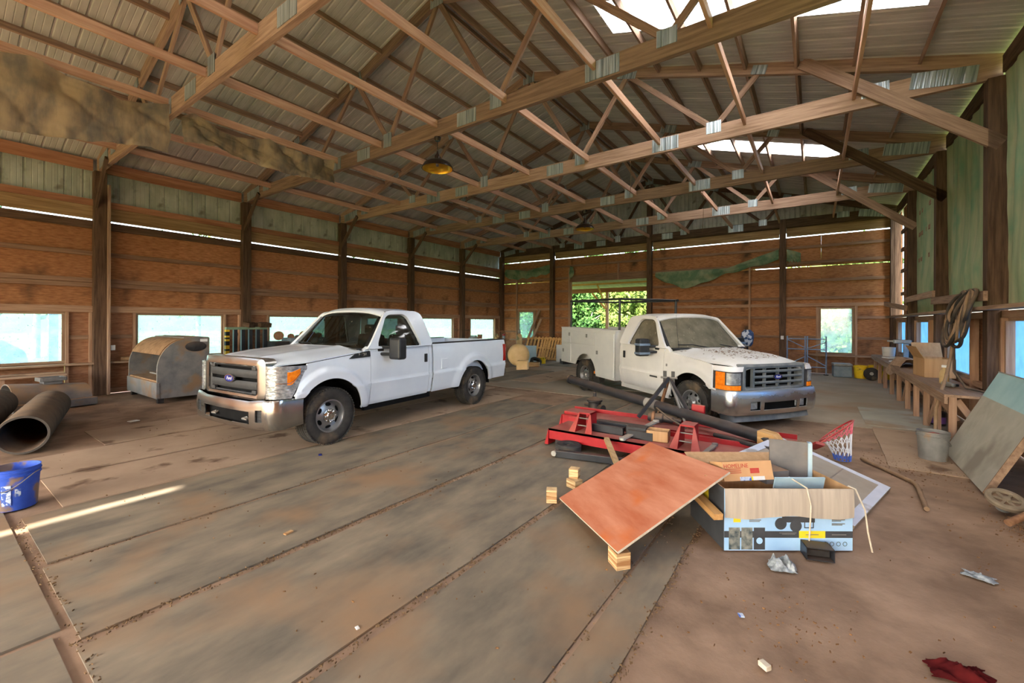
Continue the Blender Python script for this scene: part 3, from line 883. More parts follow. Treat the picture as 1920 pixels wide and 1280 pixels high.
TREES = [(-21.6, 31.5, 6.6, 1.95, 'leaf_yellow', 'yellow-green tree outside the narrow window of the back wall'),
         (-16.9, 31.0, 6.2, 1.95, 'leaf', 'dark green tree at the left edge of the doorway view'),
         (-12.2, 31.5, 5.6, 1.95, 'leaf_yellow', 'yellow-green tree in the middle of the doorway view'),
         (-7.5, 31.0, 6.4, 1.95, 'leaf', 'green tree hidden mostly by the right door jamb'),
         (0.6, 31.0, 6.6, 1.95, 'leaf_yellow', 'yellow-green tree outside the square window of the back wall'),
         (-21.3, 37.2, 8.0, 1.95, 'leaf', 'tall green tree far behind the left part of the doorway view'),
         (-16.6, 37.0, 8.6, 1.95, 'leaf', 'tall green tree far behind the porch post of the doorway view'),
         (-11.9, 37.4, 8.4, 1.95, 'leaf', 'tall green tree far behind the right part of the doorway view'),
         (2.9, 37.0, 7.6, 1.95, 'leaf', 'green tree far behind the square window of the back wall'),
         (-26.0, 37.0, 8.0, 1.95, 'leaf', 'tall green tree far behind the narrow back window'),
         (-19.6, 42.6, 10.4, 1.95, 'leaf_yellow', 'farthest yellowish tree seen at the left of the doorway'),
         (-14.9, 42.8, 10.4, 1.95, 'leaf', 'farthest green tree seen at the right of the doorway')]
for k, (x, y, h, rw, mt, lb) in enumerate(TREES):
    tree('tree', lb, x, y, h, rw, mt, 11 + k, n=6500, leaf=0.20, low=0.03)
SHRUBS = [(-17.6, 'leafy shrub at the left edge of the doorway view'), (-15.1, 'second leafy shrub from the left in the doorway view'), (-12.6, 'leafy shrub below the porch post of the doorway view'), (-10.1, 'leafy shrub at the right of the doorway view')]
for k, (x, lb) in enumerate(SHRUBS):
    tree('shrub', lb, x, 27.2, 2.4, 0.98, 'leaf_yellow' if k % 2 else 'leaf', 70 + k, n=2200, leaf=0.13, low=0.0, group='shrubs beyond the back door')
SIDE = [(-30, 3.5, 7, 3.2, 'leaf', 'green tree outside the window behind the dusty hopper'), (-33, 11, 8, 3.6, 'leaf_yellow', 'yellow-green tree outside the windows behind the white pickup'),
        (-29, 19, 7, 3.2, 'leaf', 'green tree outside the last windows of the left wall'), (-34, 27, 8, 3.6, 'leaf', 'far green tree outside the last windows of the left wall'),
        (9.5, 22, 7, 3.0, 'leaf', 'green tree glimpsed through the slit of the right wall'), (10, 14, 6.5, 3.0, 'leaf', 'green tree outside the plastic windows of the right wall')]
for k, (x, y, h, rw, mt, lb) in enumerate(SIDE):
    tree('tree', lb, x, y, h, rw, mt, 40 + k, n=1800, leaf=0.22, group='trees beside the barn')
# covered machine standing outside the left window
t = empty('covered_machine', (-19.2, 0.6, -0.06), label='blue tarpaulin-covered machine outside the leftmost window', cat='machine')
MB().prism([(-1.2, 0.0), (-1.0, 1.15), (-0.6, 1.3), (0.9, 1.25), (1.35, 0.9), (1.5, 0.0)], -0.9, 0.9).build('tarp_cover', 'blue_tarp', t, bevel=0.08, mtx=Matrix.Rotation(PI / 2, 4, 'Z'))
MB().bx(1.9, 2.1, -0.1, 0.1, 0, 3.4).build('pole', 'blue_tarp', t, mtx=Matrix.Rotation(PI / 2, 4, 'Z'))
# lean-to porch behind the back wall
pr = empty('porch_roof', label='lean-to porch of bare timber and ribbed tin beyond the back doorway', cat='porch')
for k in range(12):
    x = -13.0 + 0.914 * k
    me = SHP if k else sheet_mesh('roof_sheet', 4.3, 'roof_tin')
    SHP = me
    link('roof_sheet', me, None, pr, frame((x + 0.914, YBW + 0.15, 4.22), (0, 1, -0.13)))
for y, z in ((19.3, 4.05), (20.3, 3.92), (21.3, 3.79)):
    beam('purlin', (-13.0, y, z), (-2.1, y, z), 0.045, 0.09, 'pallet_wood', pr)
beam('eave_beam', (-13.0, 22.3, 3.52), (-2.1, 22.3, 3.52), 0.05, 0.24, 'orange_board', pr)
for x in (-12.6, -9.35, -5.9, -2.3):
    upright('post', x, 22.3, -0.05, 3.40, 0.14, 0.14, 'brace_wood', pr)
    beam('brace', (x, 22.2, 2.55), (x, 20.95, 3.72), 0.045, 0.10, 'pallet_wood', pr)
    beam('brace', (x - 0.1, 22.3, 2.5), (x - 0.9, 22.3, 3.38), 0.045, 0.10, 'pallet_wood', pr)

# ---------------------------------------------------------------- trucks (own axes: x forward from the front axle, y to the driver's left, z up)
ZS = [0.40, 0.46, 0.52, 0.70, 0.775, 0.785, 0.80, 1.00, 1.15, 1.24, 1.30, 1.36]
YS = [0.900, 0.945, 0.957, 0.985, 1.000, 1.000, 0.984, 0.988, 0.982, 0.970, 0.955, 0.930]
def ysid(z):
    return float(np.interp(z, ZS, YS))
ARCH_R, ARCH_Z = 0.54, 0.39
def flare(x, z, xc, amt):
    r = math.hypot(x - xc, z - ARCH_Z)
    if r > 0.73 or z < 0.30:
        return 0.0
    t = min(1, max(0, (0.73 - r) / 0.10))
    return amt * t * t * (3 - 2 * t)
def side_panel(name, mat, par, sgn, x0, x1, zbot, ztop, arches=(), amt=0.035, nz=26, nx=40, inset=0.0, yfun=None):
    """body side between two x with its lower edge cut by the wheel arches"""
    xs = set(np.linspace(x0, x1, nx))
    for xc in arches:
        for k in range(41):
            x = xc + (ARCH_R - 1e-4) * math.cos(PI * k / 40)
            if min(x0, x1) <= x <= max(x0, x1):
                xs.add(x)
        for e in (-ARCH_R - 1e-3, ARCH_R + 1e-3):
            if min(x0, x1) <= xc + e <= max(x0, x1):
                xs.add(xc + e)
    xs = sorted(xs)
    vs, fs = [], []
    for x in xs:
        zb = zbot(x)
        for xc in arches:
            if abs(x - xc) < ARCH_R:
                zb = max(zb, ARCH_Z + math.sqrt(ARCH_R ** 2 - (x - xc) ** 2))
        zt = max(ztop(x), zb + 0.004)
        for j in range(nz + 1):
            z = zb + (zt - zb) * j / nz
            y = (yfun(z) if yfun else ysid(z)) - inset + sum(flare(x, z, xc, amt) for xc in arches)
            vs.append((x, sgn * y, z))
    n = nz + 1
    for i in range(len(xs) - 1):
        for j in range(nz):
            q = (i * n + j, (i + 1) * n + j, (i + 1) * n + j + 1, i * n + j + 1)
            fs.append(q if sgn < 0 else q[::-1])
    return MB().add(vs, fs).build(name, mat, par, smooth=35, solid=0.025)

def tyre_profile(R, w, rim):
    h = w / 2
    p = [(rim, -h * 0.80), (rim + 0.03, -h * 0.97), ((R + rim) / 2, -h * 1.02), (R - 0.035, -h * 0.97), (R - 0.012, -h * 0.86)]
    for k in range(5):
        a = -h * 0.80 + k * h * 0.40
        p += [(R - 0.003, a - 0.013 if k else a), (R - 0.003, a + h * 0.27 - 0.013)]
        if k < 4:
            p += [(R - 0.012, a + h * 0.27 - 0.008), (R - 0.012, a + h * 0.40 - 0.018)]
    p += [(R - 0.012, h * 0.86), (R - 0.035, h * 0.97), ((R + rim) / 2, h * 1.02), (rim + 0.03, h * 0.97), (rim, h * 0.80)]
    return p
def wheel(par, x, y, sgn, R=0.40, w=0.25, holes=8, ground=0.0, hub='chrome_clean'):
    """a wheel with its outer face looking along sgn * y"""
    rot = Matrix.Translation((x, y, R)) @ Matrix.Rotation(-sgn * PI / 2, 4, 'X')
    e = empty('wheel')
    e.parent = par
    e.matrix_local = rot
    rim = 0.225
    g = MB(); g.lathe(tyre_profile(R, w, rim), 56)
    # shoulder tread blocks
    for k in range(56):
        t = 2 * PI * k / 56
        for s in (-1, 1):
            m = Matrix.Rotation(t, 4, 'Z')
            g.box((R - 0.008, 0, s * w * 0.42), (0.016, 0.028, 0.05), m)
    if ground > 0:
        inv = rot.inverted()
        for i, p in enumerate(g.v):
            q = rot @ Vector(p)
            if q.z < ground:
                d = ground - q.z
                q.z = ground
                q.y += (q.y - y) * d * 2.0
                q.x += (q.x - x) * d * 0.3
                g.v[i] = tuple(inv @ q)
    g.build('tyre', 'rubber', e, smooth=40)
    g = MB()
    o = w / 2
    prof = [(rim + 0.004, -o * 0.8), (rim + 0.006, -o * 0.5), (rim - 0.02, -o * 0.3), (rim - 0.02, o * 0.55), (rim + 0.004, o * 0.72), (rim + 0.006, o * 0.84), (rim - 0.012, o * 0.84), (rim - 0.025, o * 0.62), (rim - 0.035, o * 0.42),
            (rim * 0.80, o * 0.30), (rim * 0.62, o * 0.44), (rim * 0.46, o * 0.56), (0.06, o * 0.58), (0.0, o * 0.58)]
    g.lathe(prof, 40)
    g.build('rim', 'wheel_steel', e, smooth=40)
    for k in range(holes):
        t = 2 * PI * (k + 0.5) / holes
        m = Matrix.Rotation(t, 4, 'Z') @ Matrix.Translation((rim * 0.70, 0, o * 0.395)) @ Matrix.Rotation(0.62, 4, 'Y')
        q = MB()
        q.lathe([(0.0, 0.004), (0.5, 0.004), (0.5, -0.002)], 14, m @ Matrix.Diagonal((0.055, 0.085 if holes < 8 else 0.06, 1, 1)))
        q.build('vent_hole', 'under_black', e)
    g = MB()
    g.lathe([(rim * 0.44, o * 0.54), (rim * 0.42, o * 0.70), (rim * 0.30, o * 0.80), (rim * 0.24, o * 0.96), (0.0, o * 0.98)], 28)
    hubo = g.build('hub_cap', hub, e, smooth=40)
    for k in range(8):
        t = 2 * PI * k / 8
        q = MB()
        q.lathe([(0.013, 0), (0.013, 0.018), (0.008, 0.024), (0, 0.024)], 8, Matrix.Rotation(t, 4, 'Z') @ Matrix.Translation((rim * 0.36, 0, o * 0.74)))
        q.build('lug_nut', hub, e, smooth=40)
    return e

def oval_badge(par, m, w, h, depth=0.012):
    g = MB()
    N = 36
    loop = lambda a, b_, z: [(a * math.cos(2 * PI * k / N), b_ * math.sin(2 * PI * k / N), z) for k in range(N)]
    A, B_, C_ = loop(w / 2, h / 2, 0), loop(w / 2, h / 2, depth), loop(w / 2 * 0.92, h / 2 * 0.86, depth)
    g.add(A + B_ + C_, [(k, (k + 1) % N, (k + 1) % N + N, k + N) for k in range(N)] + [(k + N, (k + 1) % N + N, (k + 1) % N + 2 * N, k + 2 * N) for k in range(N)])
    o = g.build('badge', 'chrome_clean', par, m, smooth=40)
    q = MB()
    q.add(loop(w / 2 * 0.93, h / 2 * 0.87, depth - 0.002), [tuple(range(N))])
    q.build('badge_field', 'emblem_blue', o)
    me = text_mesh('Ford', h * 0.62, 0.001, 0.35)
    link('badge_lettering', me, 'print_white', o, Matrix.Translation((0, 0, depth)))
    return o

HOODF = {}
def pickup(name, label, dusty, mtx):
    t = empty(name, mat=mtx, label=label, cat='pickup truck')
    body = 'dusty_white' if dusty else 'white_paint'
    chrome = 'chrome_dusty' if dusty else 'chrome'
    glass = 'cab_glass_dusty' if dusty else 'cab_glass'
    WB_ = -3.66 if dusty else -3.48
    hz = lambda x: float(np.interp(x, [-0.75, 0.37, 0.62], [1.275, 1.165, 1.12])) + (0.0 if not dusty else -0.02)
    fl = 0.016 if dusty else 0.036
    # fenders, doors, cab corners
    for s in (1, -1):
        def ft(x):
            z = hz(x)
            if x > 0.37 and not dusty:
                z = min(z, 1.145 - (x - 0.37) * 2.0)
            if dusty and x > 0.47:
                z = min(z, 0.745)
            return z
        f = side_panel('fender', body, t, s, -0.695, 0.56, lambda x: 0.42 if x < 0 else 0.725, ft, (0.0,), fl)
        d = side_panel('door', body, t, s, -2.035, -0.705, lambda x: 0.44, lambda x: 1.30, (), nx=14)
        side_panel('cab_corner', body, t, s, -2.125, -2.045, lambda x: 0.46, lambda x: 1.31, (), nx=4)
        # rocker
        MB().bx(-2.12, -0.62, s * 0.87, s * 0.93, 0.36, 0.45).build('rocker_panel', 'under_black' if not dusty else 'body_white', t)
        # door handle
        h = MB(); h.box((-1.95, s * 0.992, 1.085), (0.075, 0.014, 0.15))
        hh = h.build('door_handle', 'plastic_black', d, bevel=0.008)
        MB().box((-1.95, s * 1.004, 1.085), (0.022, 0.016, 0.10)).build('grip', 'plastic_grey', hh, bevel=0.004)
    # greenhouse: side frames with the window cut out
    outer = rounded([(-0.60, 1.295), (-0.70, 1.37), (-1.14, 1.875), (-1.30, 1.905), (-1.86, 1.905), (-1.99, 1.86), (-2.125, 1.295)], 0.06)
    inner = rounded([(-0.83, 1.325), (-0.86, 1.40), (-1.12, 1.785), (-1.22, 1.835), (-1.55, 1.845), (-1.63, 1.80), (-1.84, 1.305)], 0.05)
    cx, cz = -1.42, 1.57
    def polar(poly, n=96):
        P = resample(poly, 600)
        out = []
        for k in range(n):
            a = 2 * PI * k / n
            out.append(min(P, key=lambda p: abs(((math.atan2(p[1] - cz, p[0] - cx) - a + PI) % (2 * PI)) - PI)))
        return out
    O, I = polar(outer), polar(inner)
    gy = lambda x, z: 0.957 - 0.20 * max(0, (z - 1.29) / 0.60) ** 1.15
    for s in (1, -1):
        g = MB()
        n = len(O)
        vs = [(x, s * gy(x, z), z) for x, z in O] + [(x, s * gy(x, z), z) for x, z in I]
        q = [(i, (i + 1) % n, (i + 1) % n + n, i + n) for i in range(n)]
        g.add(vs, q if s > 0 else [f[::-1] for f in q])
        g.build('window_pillar', body, t, smooth=40, solid=0.05)
        I2 = [(cx + (x - cx) * 0.97, cz + (z - cz) * 0.965) for x, z in I]
        g = MB()
        vs = [(x, s * (gy(x, z) - 0.010), z) for x, z in I] + [(x, s * (gy(x, z) - 0.014), z) for x, z in I2]
        g.add(vs, q if s > 0 else [f[::-1] for f in q])
        g.build('window_seal', 'plastic_black', t)
        g = MB()
        g.add([(x, s * (gy(x, z) - 0.018), z) for x, z in I] + [(cx, s * (gy(cx, cz) - 0.018), cz)], [(i, (i + 1) % n, n) for i in range(n)])
        g.build('side_glass', glass, t, smooth=80)
    # roof
    def roof_fn(u, v):
        x = -1.10 - 0.90 * u
        yy = -1 + 2 * v
        hw = 0.765
        edge = abs(yy) ** 4
        z = 1.945 - 0.05 * edge - 0.030 * yy * yy - 0.055 * max(0, (0.18 - u) / 0.18) ** 2 - 0.05 * max(0, (u - 0.86) / 0.14) ** 2
        return (x + 0.07 * (1 - u) * (1 - yy * yy), yy * hw, z)
    MB().grid(roof_fn, 20, 28).build('cab_roof', body, t, smooth=50, solid=0.03)
    # windshield with its black border, rear window wall
    def ws(u, v, e=0.0, off=0.0):
        yy = (-1 + 2 * u) * (1 + e)
        w = 0.86 + (0.73 - 0.86) * v
        bow = 0.13 * (1 - yy * yy)
        x = -0.66 + bow + (-1.155 + 0.66) * v - 0.02 * math.sin(PI * v) * 0
        z = 1.315 + (1.875 - 1.315) * v + 0.01 * (1 - yy * yy)
        return (x + off, yy * w, z)
    MB().grid(lambda u, v: ws(u, -0.05 + 1.10 * v, 0.045, -0.015), 20, 10, skip=lambda u, v: 0.05 < u < 0.95 and 0.10 < v < 0.90).build('windshield_seal', 'plastic_black', t, smooth=60, solid=0.01)
    MB().grid(lambda u, v: ws(u, v), 20, 10).build('windshield', glass, t, smooth=60)
    g = MB()
    g.add([(-2.125, -0.955, 1.29), (-2.125, 0.955, 1.29), (-1.99, 0.77, 1.87), (-1.99, -0.77, 1.87), (-2.10, -0.72, 1.40), (-2.10, 0.72, 1.40), (-2.01, 0.62, 1.79), (-2.01, -0.62, 1.79)], [(0, 1, 5, 4), (1, 2, 6, 5), (2, 3, 7, 6), (3, 0, 4, 7)])
    g.build('cab_back', body, t, solid=0.02)
    MB().add([(-2.10, -0.72, 1.40), (-2.10, 0.72, 1.40), (-2.01, 0.62, 1.79), (-2.01, -0.62, 1.79)], [(0, 1, 2, 3)]).build('rear_glass', glass, t)
    MB().bx(-2.13, -2.09, -0.93, 0.93, 0.46, 1.295).build('cab_back', body, t)
    # cowl and wipers
    MB().grid(lambda u, v: (-0.60 + 0.10 * v + 0.13 * (1 - (2 * u - 1) ** 2), (2 * u - 1) * 0.90, 1.300 - 0.004 * v), 14, 2).build('cowl', 'plastic_black', t, smooth=60, solid=0.02)
    for y0 in (-0.10, 0.55):
        w_ = MB(); w_.tube([(-0.46, y0, 1.322), (-0.60, y0 - 0.28, 1.37), (-0.615, y0 - 0.62, 1.375)], 0.010, 6)
        w_.build('wiper', 'plastic_black', t, smooth=60)
    # hood
    def hood_fn(u, v):
        yy = -1 + 2 * v
        x = 0.78 - 1.34 * u
        hw = float(np.interp(x, [-0.56, 0.30, 0.80], [0.945, 0.935, 0.75 if not dusty else 0.70]))
        ze = float(np.interp(x, [-0.56, 0.37, 0.80], [1.262, 1.165, 1.135])) + (0.0 if not dusty else -0.03)
        crown = float(np.interp(x, [-0.56, 0.3, 0.80], [0.075, 0.105, 0.085]))
        a = abs(yy)
        z = ze + crown * (1 - a ** 3.2)
        z += (0.018 if not dusty else 0.012) * math.exp(-((a - 0.56) / 0.09) ** 2)
        z -= 0.10 * max(0, (x - 0.60) / 0.20) ** 2
        x2 = x + (0.03 * (1 - a * a) if u < 0.1 else 0.03 * (1 - a * a))
        if u > 0.9:
            x2 += 0.10 * (1 - a * a) * (u - 0.9) * 10
        return (x2, yy * hw, z)
    HOODF[name] = hood_fn
    MB().grid(hood_fn, 30, 36).build('hood', body, t, smooth=50, solid=0.02)
    # dark inside: engine bay, wheel houses, floor pan, frame rails, axles
    g = MB()
    g.bx(-0.62, 0.70, -0.60, 0.60, 0.42, 1.10)
    g.bx(-2.08, -0.62, -0.88, 0.88, 0.40, 0.62)
    for s in (-1, 1):
        g.bx(WB_ - 1.15, 0.75, s * 0.40, s * 0.52, 0.42, 0.56)
        g.bx(-0.66, -0.56, s * 0.60, s * 0.93, 0.44, 1.22)
        g.bx(0.40, 0.60, s * 0.60, s * 0.86, 0.60, 1.05)
        g.bx(-0.66, 0.56, s * 0.60, s * 0.90, 0.96, 1.10)
    g.tube([(0, -0.80, 0.39), (0, 0.80, 0.39)], 0.06, 8)
    g.tube([(WB_, -0.80, 0.39), (WB_, 0.80, 0.39)], 0.07, 8)
    g.lathe([(0, -0.17), (0.16, -0.1), (0.16, 0.1), (0, 0.17)], 14, Matrix.Translation((WB_, 0, 0.40)))
    g.build('chassis', 'under_black', t)
    # cabin: dash, wheel, bench seat
    MB().bx(-0.95, -0.60, -0.84, 0.84, 1.02, 1.29).build('dashboard', 'plastic_black', t, bevel=0.05)
    g = MB(); N = 24
    mm = Matrix.Translation((-1.10, 0.40, 1.22)) @ Matrix.Rotation(math.radians(62), 4, 'Y')
    g.tube([mm @ Vector((0.19 * math.cos(2 * PI * k / N), 0.19 * math.sin(2 * PI * k / N), 0)) for k in range(N)], 0.016, 8, closed=True)
    g.tube([mm @ Vector((-0.19, 0, 0)), mm @ Vector((0.19, 0, 0))], 0.014, 6)
    g.tube([mm @ Vector((0, 0, 0)), mm @ Vector((0, 0, 0.25))], 0.025, 8)
    g.build('steering_wheel', 'plastic_black', t, smooth=60)
    MB().bx(-1.95, -1.40, -0.80, 0.80, 0.62, 0.92).build('seat', 'seat_cloth', t, bevel=0.06)
    for y in (-0.42, 0.42):
        g = MB(); g.box((-1.90, y, 1.18), (0.16, 0.62, 0.62), rot=Matrix.Rotation(-0.18, 3, 'Y'))
        g.build('seat_back', 'seat_cloth', t, bevel=0.05)
        g = MB(); g.box((-1.93, y, 1.58), (0.10, 0.28, 0.19))
        g.build('headrest', 'seat_cloth', t, bevel=0.04)
    # towing mirrors
    for s in (1, -1):
        e = MB()
        e.bx(-0.98, -0.86, s * 0.935, s * 0.965, 1.19, 1.34)
        for z in (1.325, 1.215):
            e.tube([(-0.92, s * 0.95, z), (-0.99, s * 1.16, z)], 0.026, 8)
        mi = e.build('mirror_arm', 'plastic_black', t, smooth=40)
        hd = MB(); hd.bx(-1.10, -0.93, s * 1.12, s * 1.36, 1.135, 1.475)
        hd.build('mirror_housing', 'plastic_black', mi, bevel=0.035)
        hg = MB(); hg.bx(-1.106, -1.098, s * 1.145, s * 1.335, 1.17, 1.44)
        hg.build('mirror_glass', 'chrome_clean', mi)
        if dusty:
            for z in (1.34, 1.17):
                MB().bx(-1.10, -0.925, s * 1.115, s * 1.365, z, z + 0.045).build('mirror_band', 'blue_steel', mi, bevel=0.008)
    return t, body, chrome, WB_

def bumper_mesh(fx, zlo, zhi, nu, nv, skip, bulge=0.03):
    """bumper skin: fx(y) gives the plan curve; wraps round to the wheel"""
    def fn(u, v):
        x, y = fx(u)
        z = zlo(u) + (zhi(u) - zlo(u)) * v
        q = bulge * math.sin(PI * min(1, max(0, v))) ** 0.6
        nx_, ny_ = x / math.hypot(x, y * 0.4), y * 0.4 / math.hypot(x, y * 0.4)
        return (x + nx_ * q, y + ny_ * q, z)
    return MB().grid(fn, nu, nv, skip=skip)
def wrap_plan(u, front=0.86, corner=0.74, back=0.42, half=0.985):
    """0..1 across the nose from right to left: side returns, rounded corners, slightly bowed front"""
    a = 2 * u - 1
    s = 1 if a >= 0 else -1
    a = abs(a)
    if a < 0.66:
        y = 0.80 * a / 0.66
        return (front - 0.05 * (y / 0.80) ** 2, s * y)
    if a < 0.82:
        k = (a - 0.66) / 0.16
        th = k * PI / 2
        return (front - 0.05 - 0.16 * (1 - math.cos(th)), s * (0.80 + (half - 0.80) * math.sin(th)))
    k = (a - 0.82) / 0.18
    x1 = front - 0.21
    return (x1 + (back - x1) * k, s * half)

# ---- the clean pickup ------------------------------------------------
def truck_matrix(ox, oy, hx, hy, pitch=0.0, pivot=0.0):
    n = math.hypot(hx, hy); hx /= n; hy /= n
    m = Matrix(((hx, -hy, 0, ox), (hy, hx, 0, oy), (0, 0, 1, 0), (0, 0, 0, 1)))
    return m @ Matrix.Translation((pivot, 0, 0.39)) @ Matrix.Rotation(pitch, 4, 'Y') @ Matrix.Translation((-pivot, 0, -0.39))
T1, BODY, CHR, WBX = pickup('pickup_truck', 'clean white single-cab pickup with chrome grille and open bed, left of centre', False, truck_matrix(-6.54, 3.372, 0.0841, -0.9965))
for s in (1, -1):
    # bed sides
    bs = side_panel('bed_side', BODY, T1, s, -4.70, -2.165, lambda x: 0.44 if x > -4.0 else 0.47, lambda x: 1.325, (WBX,), 0.036, nx=40)
    MB().bx(-4.71, -2.165, s * 0.86, s * 0.95, 1.32, 1.345).build('bed_rail_cap', 'plastic_black', T1, bevel=0.008)
    MB().bx(-4.66, -2.17, s * 0.80, s * 0.86, 0.72, 1.33).build('bed_inner_wall', BODY, T1)
    MB().bx(WBX - 0.5, WBX + 0.5, s * 0.55, s * 0.82, 0.72, 0.98).build('wheel_house', BODY, T1, bevel=0.04)
    tl = MB(); tl.bx(-4.725, -4.60, s * 0.885, s * 0.992, 0.83, 1.22)
    tl = tl.build('tail_light', 'tail_red', T1, bevel=0.012)
    MB().bx(-4.728, -4.62, s * 0.883, s * 0.99, 1.06, 1.14).build('reverse_lens', 'lamp_fog', tl)
    g = MB()
    for k in range(13):
        th = PI * k / 12
        a = (WBX + (ARCH_R + 0.02) * math.cos(th), ARCH_Z + (ARCH_R + 0.02) * math.sin(th))
        g.v += [(a[0], s * 0.52, a[1]), (a[0], s * 0.97, a[1])]
    g.f += [(2 * k, 2 * k + 1, 2 * k + 3, 2 * k + 2) for k in range(12)]
    g.build('wheel_arch_liner', 'under_black', T1)
    g = MB()
    for k in range(13):
        th = PI * k / 12
        a = ((ARCH_R + 0.02) * math.cos(th), ARCH_Z + (ARCH_R + 0.02) * math.sin(th))
        g.v += [(a[0], s * 0.52, a[1]), (a[0], s * 0.97, a[1])]
    g.f += [(2 * k, 2 * k + 1, 2 * k + 3, 2 * k + 2) for k in range(12)]
    g.build('wheel_arch_liner', 'under_black', T1)
MB().bx(-4.70, -2.17, -0.86, 0.86, 0.68, 0.72).build('bed_floor', BODY, T1)
MB().bx(-2.20, -2.165, -0.90, 0.90, 0.50, 1.325).build('bed_front_wall', BODY, T1)
MB().bx(-4.73, -4.68, -0.87, 0.87, 0.70, 1.325).build('tailgate', BODY, T1, bevel=0.01)
MB().bx(-4.80, -4.72, -0.95, 0.95, 0.50, 0.66).build('rear_bumper', CHR, T1, bevel=0.02)
fd = MB(); fd.box((-2.47, 0.9905, 0.94), (0.17, 0.012, 0.185))
fd.build('fuel_door', BODY, T1, bevel=0.02)
for (x, y, s) in ((0, 0.865, 1), (0, -0.865, -1), (WBX, 0.865, 1), (WBX, -0.865, -1)):
    wheel(T1, x, y, s, 0.40, 0.245, holes=6)
# bumper
def sk1(u, v):
    a = abs(2 * u - 1)
    return (a < 0.46 and 0.16 < v < 0.62) or (0.55 < a < 0.66 and 0.28 < v < 0.66)
bm = bumper_mesh(lambda u: wrap_plan(u, 0.90, half=0.985), lambda u: 0.345 + 0.03 * (2 * u - 1) ** 6, lambda u: 0.70 + 0.03 * min(1, max(0, (abs(2 * u - 1) - 0.45) / 0.2)), 100, 22, sk1, 0.03)
bumper1 = bm.build('front_bumper', CHR, T1, smooth=50, solid=0.012)
MB().bx(0.70, 0.82, -0.60, 0.60, 0.36, 0.62).build('bumper_opening', 'under_black', bumper1)
for s in (1, -1):
    fg = MB(); fg.box((0.85, s * 0.735, 0.515), (0.02, 0.20, 0.15))
    fo = fg.build('fog_lamp_cover', 'plastic_grey', bumper1, bevel=0.02)
    for z in (0.475, 0.515, 0.555):
        MB().box((0.862, s * 0.735, z), (0.012, 0.15, 0.012)).build('louvre', 'plastic_black', fo)
    for y, z in ((0.36, 0.43), (0.40, 0.40)):
        pass
    th = MB(); th.tube([(0.80, s * 0.38, 0.47), (0.86, s * 0.34, 0.45), (0.86, s * 0.44, 0.45), (0.80, s * 0.42, 0.47)], 0.016, 8)
    th.build('tow_hook', 'steel_grey', bumper1, smooth=60)
# grille
def rr(y0, y1, z0, z1, r):
    return rounded([(y0, z0), (y1, z0), (y1, z1), (y0, z1)], r, 5)
def yz_ring(name, outer, inner, x0, x1, mat, par, bow=0.05):
    n = len(outer)
    f = lambda x, y: x - bow * (y / 0.75) ** 2
    vs = [(f(x1 - 0.02, y), y, z) for y, z in outer] + [(f(x1, y), y, z) for y, z in [(o[0] * 0.5 + i[0] * 0.5, o[1] * 0.5 + i[1] * 0.5) for o, i in zip(outer, inner)]] + [(f(x1 - 0.01, y), y, z) for y, z in inner] + [(f(x0, y), y, z) for y, z in inner] + [(f(x0, y), y, z) for y, z in outer]
    fs = []
    for k in range(5):
        for i in range(n):
            j = (i + 1) % n
            a, c = k * n, ((k + 1) % 5) * n
            fs.append((a + i, a + j, c + j, c + i))
    return MB().add(vs, fs).build(name, mat, par, smooth=40)
gr = yz_ring('grille_surround', rr(-0.76, 0.76, 0.70, 1.245, 0.10), rr(-0.62, 0.62, 0.765, 1.145, 0.05), 0.70, 0.87, CHR, T1)
MB().bx(0.66, 0.74, -0.64, 0.64, 0.75, 1.16).build('grille_mesh', 'under_black', gr)
yz_ring('grille_frame', rr(-0.625, 0.625, 0.76, 1.15, 0.05), rr(-0.585, 0.585, 0.79, 1.12, 0.04), 0.72, 0.835, 'plastic_grey', gr)
for z in (0.885, 1.035):
    MB().grid(lambda u, v: (0.835 - 0.04 * ((2 * u - 1) * 0.58 / 0.75) ** 2 - 0.012 * (2 * v - 1) ** 2, (2 * u - 1) * 0.58, z - 0.052 + 0.104 * v), 16, 6).build('grille_bar', 'plastic_grey', gr, smooth=50, solid=0.03)
for s in (-1, 1):
    for z in (0.80, 1.11):
        MB().box((0.795, s * 0.52, z), (0.05, 0.10, 0.05)).build('grille_corner', 'plastic_grey', gr, bevel=0.01)
oval_badge(T1, Matrix(((0, 0, 1, 0.842), (1, 0, 0, 0), (0, 1, 0, 0.96), (0, 0, 0, 1))), 0.235, 0.105, 0.02)
